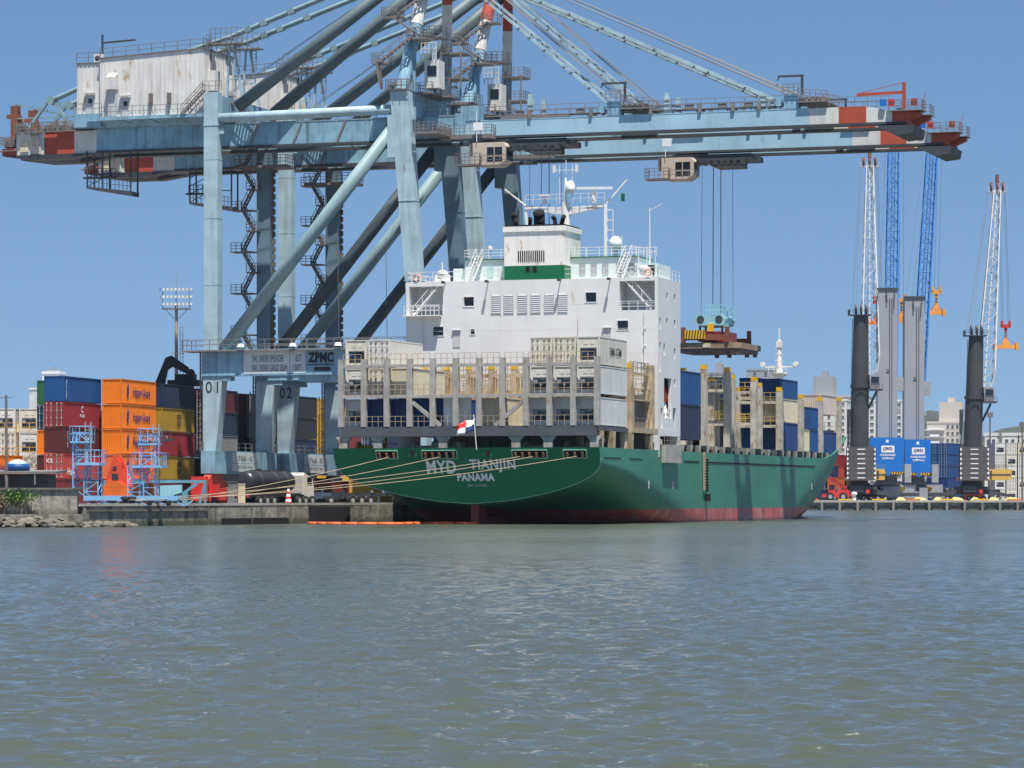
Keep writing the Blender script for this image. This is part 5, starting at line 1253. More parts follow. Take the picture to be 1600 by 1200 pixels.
def emblem(t, y, z, s, mat):        # upright heraldic blotch on the long side
    m = MB(); x = CW/2+.005
    pts = [(-.25, -.9), (.3, -.95), (.2, -.6), (.45, -.3), (.3, -.05), (.45, .35), (.3, .5), (.35, .95), (.05, .7), (-.1, .98), (-.2, .5), (-.4, .3), (-.3, 0), (-.42, -.4)]
    m.prism([(x, y+a*s, z+b*s) for a, b in pts], (.012, 0, 0)); m.build('emblem', mat, t)

# --- on the ship, aft bay
def slot(i): return PV[i]+SLOT/2
TZ = [10.9, 14.35, 17.55]
AFT = {0: [('white', 'unit'), ('white', 'unit'), ('cream_white', 'unit')], 1: [('deep_blue', 'door'), ('cream_white', 'rdoor'), ('white', 'rdoor')],
       2: [('deep_blue', 'door'), ('cream', 'flat')], 3: [('blue', 'corr')], 4: [('deep_blue', 'corr')], 6: [('cream', 'corr')],
       8: [('white', 'unit'), ('white', 'unit'), ('cream_white', 'rdoor')], 9: [('white', 'unit'), ('white', 'unit'), ('cream_white', 'rdoor')], 10: [('white', 'unit'), ('white', 'unit'), ('cream_white', 'unit')]}
ORD = ['leftmost', 'second', 'third', 'fourth', 'fifth', 'sixth', 'seventh', 'eighth', 'ninth', 'tenth', 'rightmost']
for i, st in AFT.items():
    for k, (c, e) in enumerate(st):
        L = 10.9 if k < 2 else 10.9
        lvl = ['lowest', 'middle', 'highest'][k]
        look = {'unit': 'white refrigerated container with machinery end showing', 'rdoor': 'cream refrigerated container with closed doors', 'door': 'dark blue container with doors', 'corr': c.replace('_', ' ')+' container', 'flat': 'plain cream container'}[e]
        lab = '%s, %s tier of the %s stern stack' % (look, lvl, ORD[i])
        tx = ()
        if i == 10 and k == 2: tx = (('CMA CGM', 4.6, .85, ink_black, (CW/2+.02, 6.2, 1.6), (0, 1, 0)),)
        ct = container(c, e, SW(slot(i), 2.25, TZ[k]), None, lab, 'containers on the stern of the ship', L, texts=tx, fancol=CM['deep_blue'] if (k == 2) else None)
# --- on the ship, forward bays, starboard stacks and what shows between them
def deckbox(c, v, u, z, L, lab, end='corr', H=CH): return container(c, end, SW(v, u, z), None, lab, 'containers on the fore deck of the ship', L, H)
ZF = 9.35
VS = 13.35
deckbox('navy', VS, 35.3, ZF+.6, 11.4, 'dark navy container just ahead of the white ship house, under a blue one', H=4.2); deckbox('blue', VS, 35.3, ZF+4.85, 11.4, 'bright blue container on top, just ahead of the white ship house', H=4.0)
# inner rows seen through the empty starboard bays
inner = [(48.6, 'navy', 'black', 'deep_blue', 'first'), (62.9, 'black', 'brown', 'deep_blue', 'second'), (77.1, 'black', 'olive', 'blue', 'third')]
for u, a, b, c, w_ in inner:
    for vi, v in enumerate((4.6, 7.4)):
        for k, cc in enumerate((a, b, c)):
            if vi == 1 and k < 2 and w_ != 'third': continue
            deckbox(cc, v, u, ZF+k*3.2, 10.1, '%s container in the %s half empty bay, %s tier of its %s row' % (cc.replace('_', ' '), w_, ['lowest', 'middle', 'upper'][k], ['far', 'near'][vi]), 'door')
for k, (c, lv) in enumerate((('deep_blue', 'lowest'), ('cream', 'middle'), ('blue', 'top'))):
    deckbox(c, VS, 88.7, ZF+[0, 3.75, 7.0][k], 10.4, '%s container, %s of the tall starboard stack beyond the empty bays' % (c.replace('_', ' '), lv), H=[3.7, 3.2, 2.6][k])
for u0, cols, nm in ((101.2, ('cream', 'deep_blue'), 'aft'), (106.7, ('blue', 'blue'), 'forward')):
    for k, c in enumerate(cols):
        deckbox(c, VS, u0, ZF+k*3.15, 5.2, 'short %s container, %s tier, %s half of the fore deck pair' % (c.replace('_', ' '), ['lower', 'upper'][k], nm), H=3.05)
deckbox('deep_blue', VS, 113.4, ZF-.1, 10.4, 'dark blue container lowest in the foremost starboard stack')
deckbox('pink_grey', VS, 113.4, ZF+5.4, 10.4, 'faded pinkish grey container on top of the foremost starboard stack', H=2.8)
deckbox('cream_white', 10.2, 100.9, ZF+6.6, 10.4, 'pale container showing behind the blue fore deck stack', 'flat', 2.8)
for k in range(3): deckbox(['blue', 'deep_blue', 'blue'][k], 10.3, 88.7, ZF+k*3.2+.3, 10.4, ['lower', 'middle', 'upper'][k]+' blue container hidden behind the tall starboard stack', H=3.05)

# --- near yard on the left: three tall rows
ANG = R(-13.2)
PT = 3.15
def yard_stack(x, y, rows, where, ang=ANG, z=QZ, L=12.9, grp='stacked containers in the near yard'):
    for k, (c, e, lab, tx) in enumerate(rows):
        if c is None: continue
        t = container(c, e, (x, y, z+k*PT), ang, lab, grp, L, texts=tx)
        if c in ('orange', 'salmon') and e == 'corr' and tx: emblem(t, 2.35, 1.65, .95, ink_blue)
SD = (0, 1, 0)
def hl(): return (('Hapag-Lloyd', 6.3, 1.25, ink_blue, (CW/2+.01, 7.4, 1.45), SD),)
def ms(): return (('m', 1.5, .62, ink_black, (CW/2+.01, 6.6, 2.02), SD), ('sc', 1.5, .62, ink_black, (CW/2+.01, 6.6, 1.12), SD))
E_, Z_ = ink_white, (0, 0, 1)
xa, ya = -57.1+1.3, 400
yard_stack(xa, ya, [('dark_red', 'corr', 'dark red container at the foot of the left yard stack', ()),
    ('faded_red', 'door', 'faded red container with white marked doors, low in the left yard stack', (('XX', 1.0, .5, E_, (-.6, .0, 2.2), (1, 0, 0)), ('Hsd', 2.2, .9, E_, (CW/2+.01, 2.2, .9), SD))),
    ('maroon', 'corr', 'brownish maroon container, middle of the left yard stack under the bright red one', (('UACU 427', 2.0, .22, E_, (CW/2+.01, 1.2, 1.7), (0, 0, -1), SD),)),
    ('red', 'door', 'red container with white lock rods, directly under the blue top container', (('C', .7, .8, E_, (CW/2+.01, 6.2, 2.3), SD), ('PCIU', 1.6, .4, E_, (CW/2+.01, 6.2, 1.5), SD))),
    ('blue', 'flat', 'plain blue container topping the left yard stack, white stripe on its corner', (('TRHU 60431', 2.4, .25, E_, (CW/2+.01, .8, 1.5), (0, 0, -1), SD),))], 'left')
yard_stack(-51.3+1.3, 410, [('dark_red', 'corr', 'dark red container at the foot of the orange yard stack', ()),
    ('salmon', 'corr', 'faded salmon orange container, lowest of the four with a blue emblem', hl()),
    ('orange', 'corr', 'orange container half hidden by the blue lattice tower, third from the top of its stack', hl()),
    ('orange', 'corr', 'orange container with a blue emblem, second from the top of the orange stack', hl()),
    ('orange', 'corr', 'topmost orange container with a blue emblem, beside the navy one', hl())], 'middle')
yard_stack(-48.0+1.3, 427, [('dark_red', 'corr', 'red container at the foot of the mustard yard stack', ()),
    ('mustard', 'door', 'lower mustard container with black letters, under the red one', ms()),
    ('red', 'corr', 'crimson red container between the two mustard ones', (('21', .8, .8, E_, (CW/2+.01, 1.6, 2.3), SD),)),
    ('mustard', 'corr', 'upper mustard container with black letters, under the navy one', ms()),
    ('navy', 'corr', 'dark navy container topping the stack beside the crane leg', ())], 'right')
yard_stack(-58.9, 415.5, [('maroon', 'corr', 'maroon container in the shaded sliver left of the red stack, lowest but one', ()), ('maroon', 'corr', 'dark maroon container behind the left stack, second from the ground', ()), ('orange', 'corr', 'orange container peeping out left of the maroon one', ()), ('navy', 'door', 'navy container with white bars peeping out left of the red doors', ()), ('green', 'corr', 'green container peeping out left of the blue top container', ())], '')
for k, c in enumerate(('grey', 'black', 'grey', 'navy', 'maroon')):
    container(c, 'corr', (-42.6, 447, QZ+k*PT), ANG, '%s container in the dark stack behind the crane ladder, %s' % (c, ['at the ground', 'second tier', 'third tier', 'fourth tier', 'fifth tier'][k]), 'stacked containers in the near yard')
# --- stacks behind the cranes
def far_stack(x, y, cols, desc, end='corr', ang=-TH, L=12.9, grp='containers behind the gantry cranes', z=QZ):
    for k, c in enumerate(cols):
        if c is None: continue
        container(c, end if not isinstance(end, (list, tuple)) else end[k], (x, y, z+k*PT), ang, '%s container, %s in the stack %s' % (c.replace('_', ' '), ['lowest', 'second', 'third', 'fourth', 'fifth', 'sixth'][k], desc), grp, L)
far_stack(-40.2, 468, ['black', 'maroon', 'black', 'black', 'maroon'], 'just right of the leg marked 01')  # black and maroon boxes; deep shade is partly put into these colours
far_stack(-37.0, 470, ['maroon', 'black', 'black', 'grey', 'grey'], 'left of the dark middle crane leg', 'door')
far_stack(-34.2, 476, ['black', 'black', 'navy', 'black', 'black'], 'behind the leg marked 02', 'corr')
far_stack(-33.4, 486, ['black', 'navy', 'black', 'navy', 'black'], 'right of the leg marked 02', 'corr', R(3.5))
far_stack(-36.0, 600, ['yellow', 'yellow', 'yellow', 'yellow', 'yellow', 'yellow'], 'of yellow boxes between the crane legs', 'door')
far_stack(-33.2, 600, ['yellow', 'yellow', 'yellow', 'dark_red', 'dark_red', 'yellow'], 'of mixed yellow boxes between the crane legs', 'door')
far_stack(-21.8, 505, ['yellow', 'maroon', 'navy', 'navy', 'maroon'], 'behind the last crane leg', 'door')
far_stack(-21.2, 452, ['yellow', 'dark_red'], 'low on the quay behind the chassis, right', 'corr')
far_stack(-27.0, 446, ['dark_red'], 'low on the quay behind the tanker', 'corr')
container('mustard', 'flat', (-19.6, 428, QZ), -TH, 'mustard container standing low on the quay by the ship stern', 'containers behind the gantry cranes')
container('cream', 'flat', (-19.3, 441, QZ+PT), -TH, 'cream container on the quay above the mustard one by the ship stern', 'containers behind the gantry cranes')
# --- reefer racks at the far left
for i in range(8):
    x = -78.5+i*3.0
    for k in range(4):
        e = 'unit' if (i+k) % 3 else 'rdoor'
        container('cream_white' if (i*k) % 2 else 'white', e, (x, 430+i*.3, QZ+k*PT), R(-6), 'pale refrigerated container in the far left rack, column %s, %s' % (['one', 'two', 'three', 'four', 'five', 'six', 'seven', 'eight'][i], ['ground tier', 'second tier', 'third tier', 'fourth tier', 'fifth tier'][k]), 'refrigerated containers in the rack at far left', L=12.9)
container('orange', 'corr', (-70.6, 412.5, QZ+PT), R(-30), 'orange container in front of the reefer rack behind the pole', 'stacked containers in the near yard', 12.9, texts=(('Hapag-Lloyd', 5.6, 1.2, ink_blue, (CW/2+.01, 7.4, 1.45), SD),))
container('maroon', 'corr', (-70.6, 412.5, QZ), R(-30), 'maroon container under the orange one in front of the reefer rack', 'stacked containers in the near yard', 12.9)
t_ = thing('access_rack', 'cream steel access rack with stairs in front of the pale refrigerated containers', 'access rack', (-80, 427.6, QZ), R(-6))
m = MB()
for x in range(0, 25, 4): m.beam((x, 0, 0), (x, 0, 10.4), .22); m.beam((x, -1.4, 0), (x, -1.4, 10.4), .2)
for z in (3.1, 6.25, 9.4): m.box(0, 24.4, -1.5, 0, z-.12, z)
m.build('frame', ship_cream, t_)
m = MB()
for z in (3.1, 6.25, 9.4): m.rail([(0, -1.5, z), (24.4, -1.5, z)], 1.1, 1.6, .06)
m.build('rail', yellow_rail, t_)
m = MB()
for k in range(2): m.stair((14.0+2.2*k*.6, -2.2, 3.1*k+.3), (19.6+2.2*k*.6, -2.2, 3.1*k+3.9), (0, 1, 0), .8)
m.build('stair', hub_grey, t_)

# --- the far yard on the right
def grid(x0, y, cols, desc, end, ang, grp, L=12.9, dx=2.95, dz=2.95):
    for i, col in enumerate(cols):
        for k, c in enumerate(col):
            if c is None: continue
            e = end(i, k) if callable(end) else end
            container(c, e, (x0+i*dx, y, QZ+k*dz), ang, '%s container, %s in the %s %s' % (c.replace('_', ' '), ['lowest', 'second', 'third', 'fourth', 'fifth', 'top'][k], ['left', 'second', 'third', 'fourth'][i], desc), grp, L, H=2.88)
GR = 'containers in the far yard on the right'
grid(124.6, 838, [['white', 'white', 'cream_white', 'white', 'white'], ['cream_white', 'white', 'white', 'cream_white', 'white'], ['white', 'cream_white', 'white', 'white', 'cream'], ['white', 'white', 'white', 'cream_white', 'white']], 'column of the white grid at far right', lambda i, k: 'unit' if (i+k+(k > 2)) % 2 else 'rdoor', 0, GR)
grid(107.6, 842, [['deep_blue', 'deep_blue', 'blue', 'blue', 'blue'], ['blue', 'deep_blue', 'blue', 'blue', 'blue']], 'column of the blue block seen by its doors', 'door', R(-24), GR, dx=2.9)
grid(101.0, 838, [['deep_blue', 'blue', 'deep_blue', 'blue', 'blue'], ['deep_blue', 'blue', 'deep_blue', 'blue', 'blue']], 'column of the blue block seen by its sides', 'corr', R(-6), GR, dx=3.0)
grid(115.4, 856, [['brown', 'orange', 'orange', 'rusty_orange', 'orange'], ['dark_red', 'maroon', 'orange', 'rusty_orange', 'olive'], ['dark_red', 'maroon', 'orange', 'rusty_orange', 'olive']], 'column of the orange stack at right', lambda i, k: 'door' if (i+k) % 2 else 'corr', R(-10), GR, dx=3.0)
grid(79.2, 842, [['navy', 'navy', 'navy', 'red'], ['brown', 'rusty_orange', 'navy', 'red', None]], 'column beside the ship bow', lambda i, k: 'door' if k == 1 else 'corr', R(-8), GR, dx=3.0)
grid(84.6, 848, [['orange', 'rusty_orange', 'faded_red', 'red'], ['rusty_orange', 'brown', 'blue', 'red']], 'column behind the left hand black crane', 'corr', R(-8), GR, dx=3.0)
# ------------------------------------------------------------------ mobile harbour cranes on the far quay
def cable(mb, p, q, r=.042, sag=0, n=1):
    p = Vector(p); q = Vector(q); pts = [p.lerp(q, i/n)-Vector((0, 0, sag*4*(i/n)*(1-i/n))) for i in range(n+1)]; mb.path(pts, r, 4)
def black_crane(x, y, lean, tipd, label, house, top_z, tip_z, hookx):
    t = thing('harbour_crane', label, 'mobile crane', (x, y, QZ), 0, 'mobile harbour cranes on the far quay')
    m = MB(); m.box(-6.5, 6.5, -1.5, 3.5, 1.5, 2.7); m.box(-4, 4, -2.4, 4, 2.7, 3.4)
    for sx in (-1, 1): m.prism([(sx*3, -2, 2.9), (sx*9.5, -2, 1.3), (sx*9.5, -2, .8), (sx*3, -2, 1.6)], (0, 1.4, 0)); m.box(sx*9.5-.8, sx*9.5+.8, -2.6, -.8, .0, .25); m.box(sx*9.5-.2, sx*9.5+.2, -1.7, -1.2, .2, 1.5)
    m.lathe((0, 1, 3.4), [(2.6, 0), (2.6, .9), (2.2, 1.0), (2.2, 1.6)], 20); m.box(-2.6, .6, -3.4, -2.4, 2.1, 3.6); m.build('chassis', steel_dark, t)
    for k in range(8):
        m = MB(); m.tube((-6.2+k*1.75, -1.9, .62), (-6.2+k*1.75, -1.3, .62), .62, n=14); w_ = m.build('wheel', rubber, t); m = MB(); m.tube((-6.2+k*1.75, -1.95, .62), (-6.2+k*1.75, -1.9, .62), .3, n=10); m.build('rim', hub_grey, w_)
    m = MB(); m.lathe((1.6, -3.5, 2.2), [(0, 0), (.5, 0), (.5, .1), (0, .1)], 14, axis='y'); m.build('lifebuoy', signal_red, t)
    # rotating deck, counterweight slabs
    m = MB()
    for k in range(7): m.box(-3.4, 3.4, -4.2, -1.6, 4.9+k*1.14, 4.9+k*1.14+1.10); m.box(-3.3, 3.3, -4.1, -1.7, 4.9+k*1.14+1.10, 4.9+k*1.14+1.14)
    cw = m.build('counterweight', paint('ballast_grey', (.085, .08, .085), .7, .2, .05, .2), t)
    m = MB()
    for k in range(7):
        z = 5.45+k*1.14; m.box(-.95, .9, -4.24, -4.2, z-.1, z+.12)
        for sx in (-1, 1): m.prism([(sx*3.42, -4.23, z-.42), (sx*3.42, -4.23, z+.42), (sx*2.95, -4.23, z)], (0, .02, 0))
    m.build('reflector', white_paint, cw)
    m = MB(); m.box(3.42 if house > 1 else 3.42, 3.42+house*2.4, -2.5, 4, 4.95, 7.6); m.box(-3.2, 3.2, -1.5, 5, 4.85, 5.6); hs = m.build('engine_house', house_yellow, t)
    m = MB(); m.box(3.6, 3.6+house*2.2, -2.6, -2.5, 6.2, 6.4); m.box(3.9, 4.4, -2.56, -2.5, 5.2, 7.2); m.build('vent', steel_dark, hs)
    m = MB(); m.rail([(3.42, -2.5, 7.6), (3.42+house*2.4, -2.5, 7.6)], 1.1, 1, .06); m.build('rail', rail_grey, hs)
    # tower
    tz = top_z-QZ; lx = lean
    m = MB(); p = Vector((0, 1, 5.6)); q = Vector((lx, 1.5, tz))
    m.tube(p, p.lerp(q, .55), 2.3, 2.15, 24); m.tube(p.lerp(q, .55), p.lerp(q, .57), 2.4, 2.4, 24); m.tube(p.lerp(q, .57), q, 2.1, 1.75, 24)
    for f in (.2, .4, .75, .9): c = p.lerp(q, f); m.tube(c, p.lerp(q, f+.004), 2.33-.55*f, 2.33-.55*f, 24)
    tw = m.build('tower', tower_black, t); smooth_by_angle(tw)
    m = MB(); m.box(lx-2.9, lx+2.4, -.8, 3.6, tz-.2, tz); m.rail([(lx-2.9, -.8, tz), (lx+2.4, -.8, tz)], 1.2, .9, .07); m.rail([(lx-2.9, -.8, tz), (lx-2.9, 3.6, tz)], 1.2, .9, .07); m.build('tower_platform', steel_dark, t)
    m = MB()
    for dx in (-1.3, 0, 1.2): m.tube((lx+dx-.2, .6, tz+1.3), (lx+dx+.2, .6, tz+1.3), 1.2, n=12); m.beam((lx+dx, .6, tz), (lx+dx, .6, tz+1.6), .5)
    m.build('sheave', tower_black, t)
    m = MB(); m.ladder((lx*.3-2.5, -.6, 8), (lx*.95-2.1, .4, tz-1), .5, .06, .8, (0, 1, 0)); m.box(-2.9, -2.4, .2, 1.4, 16, 22); m.tube((-3.2, 0, 7), (-2.2, 0, 22), .16); m.build('ladder', steel_dark, t)
    # cab and boom foot
    fx, fz = lx+2.0, tz*.60
    f_ = (fz-5.6)/(tz-5.6); cxx = lx*f_
    m = MB(); m.box(cxx+1.6, cxx+5.2, -1.5, 2.6, fz-.4, fz); m.rail([(cxx-1, -1.5, fz), (cxx+5.2, -1.5, fz)], 1.1, .9, .07); m.beam((cxx+1.8, 1, fz-5), (cxx+4, 1, fz-.5), .5); m.build('cab_platform', steel_dark, t)
    m = MB(); m.frustum((cxx+2.2, cxx+4.4, -1.0, 1.4, fz), (cxx+2.0, cxx+4.6, -1.3, 1.6, fz+3.4)); cab = m.build('operator_cab', unit_grey, t)
    m = MB(); m.box(cxx+2.4, cxx+4.3, -1.26, -1.1, fz+1.5, fz+2.9); m.build('window', glass_dark, cab)
    tip = Vector((tipd[0], tipd[1], tip_z-QZ)); ft = Vector((cxx+2.6, 3.2, fz+.5))
    m = MB(); m.lattice(ft, tip, 4.6, 1.6, 15, .24, .12, 0, None, .10); bm = m.build('boom', boom_white, t)
    m = MB(); m.beam(ft, tip, .22); m.box(tip.x-2.4, tip.x+2.2, tip.y-.5, tip.y+.5, tip.z-.2, tip.z+.15); m.rail([(tip.x-2.4, tip.y-.5, tip.z), (tip.x+2.2, tip.y-.5, tip.z)], .9, .9, .07)
    m.build('boom_rod', boom_white, bm)
    m = MB()
    for dx in (-1.5, 0, 1.4): m.tube((tip.x+dx-.18, tip.y, tip.z+1.2), (tip.x+dx+.18, tip.y, tip.z+1.2), 1.0, n=12); m.box(tip.x+dx-.3, tip.x+dx+.3, tip.y-.4, tip.y+.4, tip.z, tip.z+2.2)
    m.box(tip.x-.4, tip.x+.4, tip.y-.5, tip.y+.5, tip.z+2.2, tip.z+4.2); m.build('head_sheave', rust_iron, bm)
    m = MB()
    for dx in (-1.3, 1.2): cable(m, (lx+dx, .6, tz+1.6), tip+Vector((dx*1.6, 0, .5)))
    for dx in (-2.3, -2.0): cable(m, (lx+dx, .6, tz+1.6), tip+Vector((dx, 0, .5)))
    hk = Vector((hookx[0], tip.y+.6, hookx[1]-QZ))
    for dx in (-1.0, -.6, .6, 1.0): cable(m, hk+Vector((dx, 0, 4.0)), tip+Vector((dx*.9+1.2, .5, .8)))
    m.build('hoist_rope', cable_mat, t)
    return Vector((x, y, QZ))+hk
def hanging_spreader(p, label, col, hookcol, wdt=5.2):
    t = thing('spreader', label, 'spreader', p, 0, 'spreaders hanging from the mobile cranes')
    m = MB(); m.box(-1.2, 1.2, -.5, .5, 2.9, 3.8); m.box(-1.2, -.7, -.6, .6, 3.6, 4.7); m.box(.7, 1.2, -.6, .6, 3.6, 4.7); m.box(-.35, .35, -.3, .3, 2.0, 2.9); m.build('hook_block', hookcol, t)
    m = MB(); m.tube((0, 0, 1.0), (0, 0, 2.1), .22, n=8); m.lathe((0, 0, 1.0), [(.05, .3), (.4, .1), (.4, -.15), (.1, -.3)], 8); m.build('hook', steel_brown, t)
    m = MB(); m.box(-wdt*.5, wdt*.5, -.7, .7, -2.2, -1.3); m.box(-.9, .9, -.6, .6, -1.3, -.5); m.prism([(-.7, -.3, -.6), (.7, -.3, -.6), (.15, -.3, .9), (-.15, -.3, .9)], (0, .6, 0))
    for sx in (-1, 1): m.box(sx*wdt*.5-.35, sx*wdt*.5+.35, -1.1, 1.1, -2.5, -.8)
    m.build('spreader_beam', col, t)
    m = MB()
    for sx in (-1, 1): m.tube((0, 0, .9), (sx*wdt*.42, 0, -1.3), .07, n=5)
    m.build('sling', cable_mat, t)
h1 = black_crane(83.6, 790, .5, (4.3, 17), 'black towered harbour crane with a white lattice boom, nearest the ship bow', 1.0, 46.9, 84.2, (6.4, 47.6))
hanging_spreader(h1, 'orange spreader under a red hook block, left of the grey towers', signal_orange, signal_red, 4.8)
h2 = black_crane(111.0, 792, 1.2, (9.0, 20), 'black towered harbour crane with a white lattice boom, at far right', 2.4, 42.0, 78.5, (11.2, 41.9))
hanging_spreader(h2, 'yellow spreader under a red hook block at far right', hook_orange, signal_red, 5.4)

def grey_crane(x, y, w, top_z, tip, tip_z, label, cwbox, hookp, box_x):
    t = thing('harbour_crane', label, 'mobile crane', (x, y, QZ), 0, 'mobile harbour cranes on the far quay')
    m = MB(); m.box(-5.5, 7.0, 0, 5, 1.2, 3.9); m.box(-7.5, 9, -1.6, -.1, .5, 2.2); m.box(-3, 3, -1, 3, 3.9, 4.6); m.box(-8.0, -6.2, -1.8, 3, .3, 3.1); m.box(7.6, 9.6, -1.8, 3, .3, 3.1); m.box(-2.0, 3.4, -2.4, -1.6, 1.4, 3.4); ch = m.build('chassis', chassis_grey, t)
    m = MB(); m.box(-6.1, 7.5, -1.66, -1.602, 1.2, 1.9); m.box(-4.4, -1, -.12, -.03, 2.3, 3.6); m.build('dark_panel', steel_dark, ch)
    for dx_, dy_ in ((-4.7, -1.72), (3.4, -2.45)): m = MB(); m.lathe((dx_, dy_, 2.8), [(0, 0), (.62, 0), (.62, .05), (0, .05)], 14, axis='y'); m.build('yellow_disc', yellow, ch)
    for k in range(9):
        m = MB(); m.tube((-6.4+k*1.8, -1.5, .55), (-6.4+k*1.8, -.6, .55), .55, n=12); m.build('wheel', rubber, t)
    tz = top_z-QZ
    m = MB(); m.frustum((-w/2, w/2, 0, 4.4, 4.6), (-w/2*.98+.15, w/2*.98+.15, .3, 4.2, tz))
    tw = m.build('tower', gott_grey, t)
    m = MB(); m.box(-w/2-.1, w/2+.3, .1, .3, tz-.1, tz+.5); m.beam((-w*.02, -.06, tz-3.2), (-w*.06, -.06, tz-.3), .25, .1); m.beam((w*.32, -.06, tz-4.6), (w*.37, -.06, tz-.2), .2, .1); m.box(-w*.04, w*.1, -.08, .02, tz-19.6, tz-19.3)
    m.beam((w*.12, .0, 6), (w*.12, .15, tz-2), .12); m.beam((w*.22, .0, 6), (w*.24, .15, tz-2), .12); m.build('tower_fitting', steel_dark, tw)
    m = MB(); m.box(w/2, w/2+1.6, .5, 3, tz*.52, tz*.52+3.4); m.box(w/2, w/2+.7, .5, 2, tz*.42, tz*.44); m.build('operator_cab', unit_grey, t)
    b0, b1, c0, c1 = cwbox
    m = MB(); m.box(b0, b1, -5.0, -.8, c0, c1); m.box(b0+.1, b1-.1, -4.9, -.8, c0-.7, c0, 1); m.box((b0+b1)/2-.3, (b0+b1)/2+.7, -5.15, -5, c0-1.0, c0+.4); cw = m.build('counterweight', [gott_blue, ink_black], t)
    m = MB(); n = int((b1-b0)/.6)
    for k in range(n): x0 = b0+.15+k*.6; m.prism([(x0, -5.0, c0-.65), (x0+.3, -5.0, c0-.65), (x0+.55, -5.0, c0-.05), (x0+.25, -5.0, c0-.05)], (0, -.03, 0))
    m.build('hazard_stripe', yellow, cw)
    y0 = -5.03; cx = (b0+b1)/2
    m = MB(); m.box(cx-1.4, cx+1.7, y0, y0+.02, c1-3.6, c1-1.95); pn = m.build('sign_panel', white_paint, t)
    lettering('(JBS)', 2.3, .95, ink_blue, pn, (cx+.15, y0-.01, c1-2.75), bold=.03)
    lettering('KONECRANES', 3.7, .5, white_paint, cw, (cx+.1, y0-.0, c1-4.2), bold=.03); lettering('GOTTWALD', 2.9, .5, white_paint, cw, (cx+.2, y0-.0, c1-5.0), bold=.02)
    m = MB(); m.box(cx-.3, cx+.35, y0, y0+.02, c1-1.2, c1-.55); m.build('small_sign', white_paint, cw)
    m = MB(); m.box(box_x, box_x+1.5, -5.2, -4.2, 4.4, 8.6); m.box(box_x-.1, box_x+1.6, -5.0, -4.2, 4.2, 8.8); m.build('electrics_cabinet', unit_grey, t)
    tp_ = Vector((tip[0], tip[1], tip_z-QZ)); ft = Vector((w*.25, 4.8, tz*.45))
    m = MB(); m.lattice(ft, tp_, 3.1, 2.5, 26, .30, .13, 0, None, .05); bm = m.build('boom', boom_blue, t)
    m = MB(); m.lattice(ft.lerp(tp_, .02), tp_, .9, .8, 26, .10, .06); m.build('boom_walkway', boom_blue, bm)
    hk = Vector((hookp[0], tp_.y+1, hookp[1]-QZ))
    m = MB()
    for dx in (-.5, .5): cable(m, hk+Vector((dx, 0, 4.0)), tp_+Vector((dx+2, .5, 0)))
    for dx in (-.5, .9): cable(m, (dx-1.2, 2, tz), tp_+Vector((dx-1.5, 0, 0)))
    m.build('hoist_rope', cable_mat, t)
    return Vector((x, y, QZ))+hk
h3 = grey_crane(91.0, 796, 4.8, 53.2, (3.2, 14), 88, 'grey towered harbour crane with a blue boom, left of the pair', (-4.6, 3.4, 7.0, 15.2), (5.2, 48.2), 3.6)
hanging_spreader(h3, 'orange spreader partly behind the taller grey tower', hook_orange, hook_orange, 3.4)
h4 = grey_crane(98.0, 800, 4.9, 51.4, (6.0, 13), 88, 'grey towered harbour crane with a blue boom, right of the pair', (-2.9, 3.4, 6.8, 14.8), (7.2, 50.4), 3.7)
hanging_spreader(h4, 'yellow orange spreader right of the two grey towers', hook_orange, hook_orange, 3.6)

# red reach stacker by the ship bow
t_ = thing('reach_stacker', 'red reach stacker with a big tyre parked beside the ship bow', 'reach stacker', (76.6, 764, QZ), 0)
m = MB(); m.prism([(-4.4, -1.5, .8), (1.7, -1.5, .8), (1.8, -1.5, 2.2), (1.5, -1.5, 2.6), (-.6, -1.5, 2.5), (-1.2, -1.5, 1.7), (-4.4, -1.5, 1.5)], (0, 3, 0)); m.box(-2.9, -1.5, -.5, 1.1, 1.5, 3.9); m.build('body', signal_red, t_)
m = MB(); m.beam((1.2, 0, 2.9), (-4.6, 0, 6.6), .7, .8); m.build('boom', paint('stacker_red', (.30, .03, .03)), t_)
for x in (-2.7, .3):
    m = MB(); m.tube((x, -1.75, .95), (x, -1.05, .95), .95, n=18); w_ = m.build('wheel', rubber, t_); m = MB(); m.tube((x, -1.8, .95), (x, -1.75, .95), .5, n=12); m.build('rim', unit_grey, w_)
m = MB(); m.box(-2.8, -1.6, -.53, -.51, 2.6, 3.7); m.build('window', glass_dark, t_)
t_ = thing('bollard', 'white bollard beside the red reach stacker', 'bollard', (79.4, 762, QZ), 0)
m = MB(); m.lathe((0, 0, 0), [(.5, 0), (.42, 1.2), (.75, 1.5), (.75, 1.9), (0, 2.1)], 12); m.build('post', white_paint, t_)
rg = random.Random(8)
for k in range(8):
    x = 90.5+k*4.4; p = (x, 764+k*.55, QZ)
    t_ = thing('tarpaulin_heap', 'pale yellow covered heap on the far quay edge', 'covered heap', p, 0, 'covered heaps on the far quay')
    m = MB(); s = rg.uniform(1.2, 2.2)
    m.add([(-s, -.8, 0), (s, -.8, 0), (s, .8, 0), (-s, .8, 0), (-s*.3, 0, .9), (s*.35, 0, .75)], [(0, 1, 5, 4), (2, 3, 4, 5), (1, 2, 5), (3, 0, 4)]); m.build('tarpaulin', paint('tarp_yellow', (.55, .44, .16), .8, .25), t_)
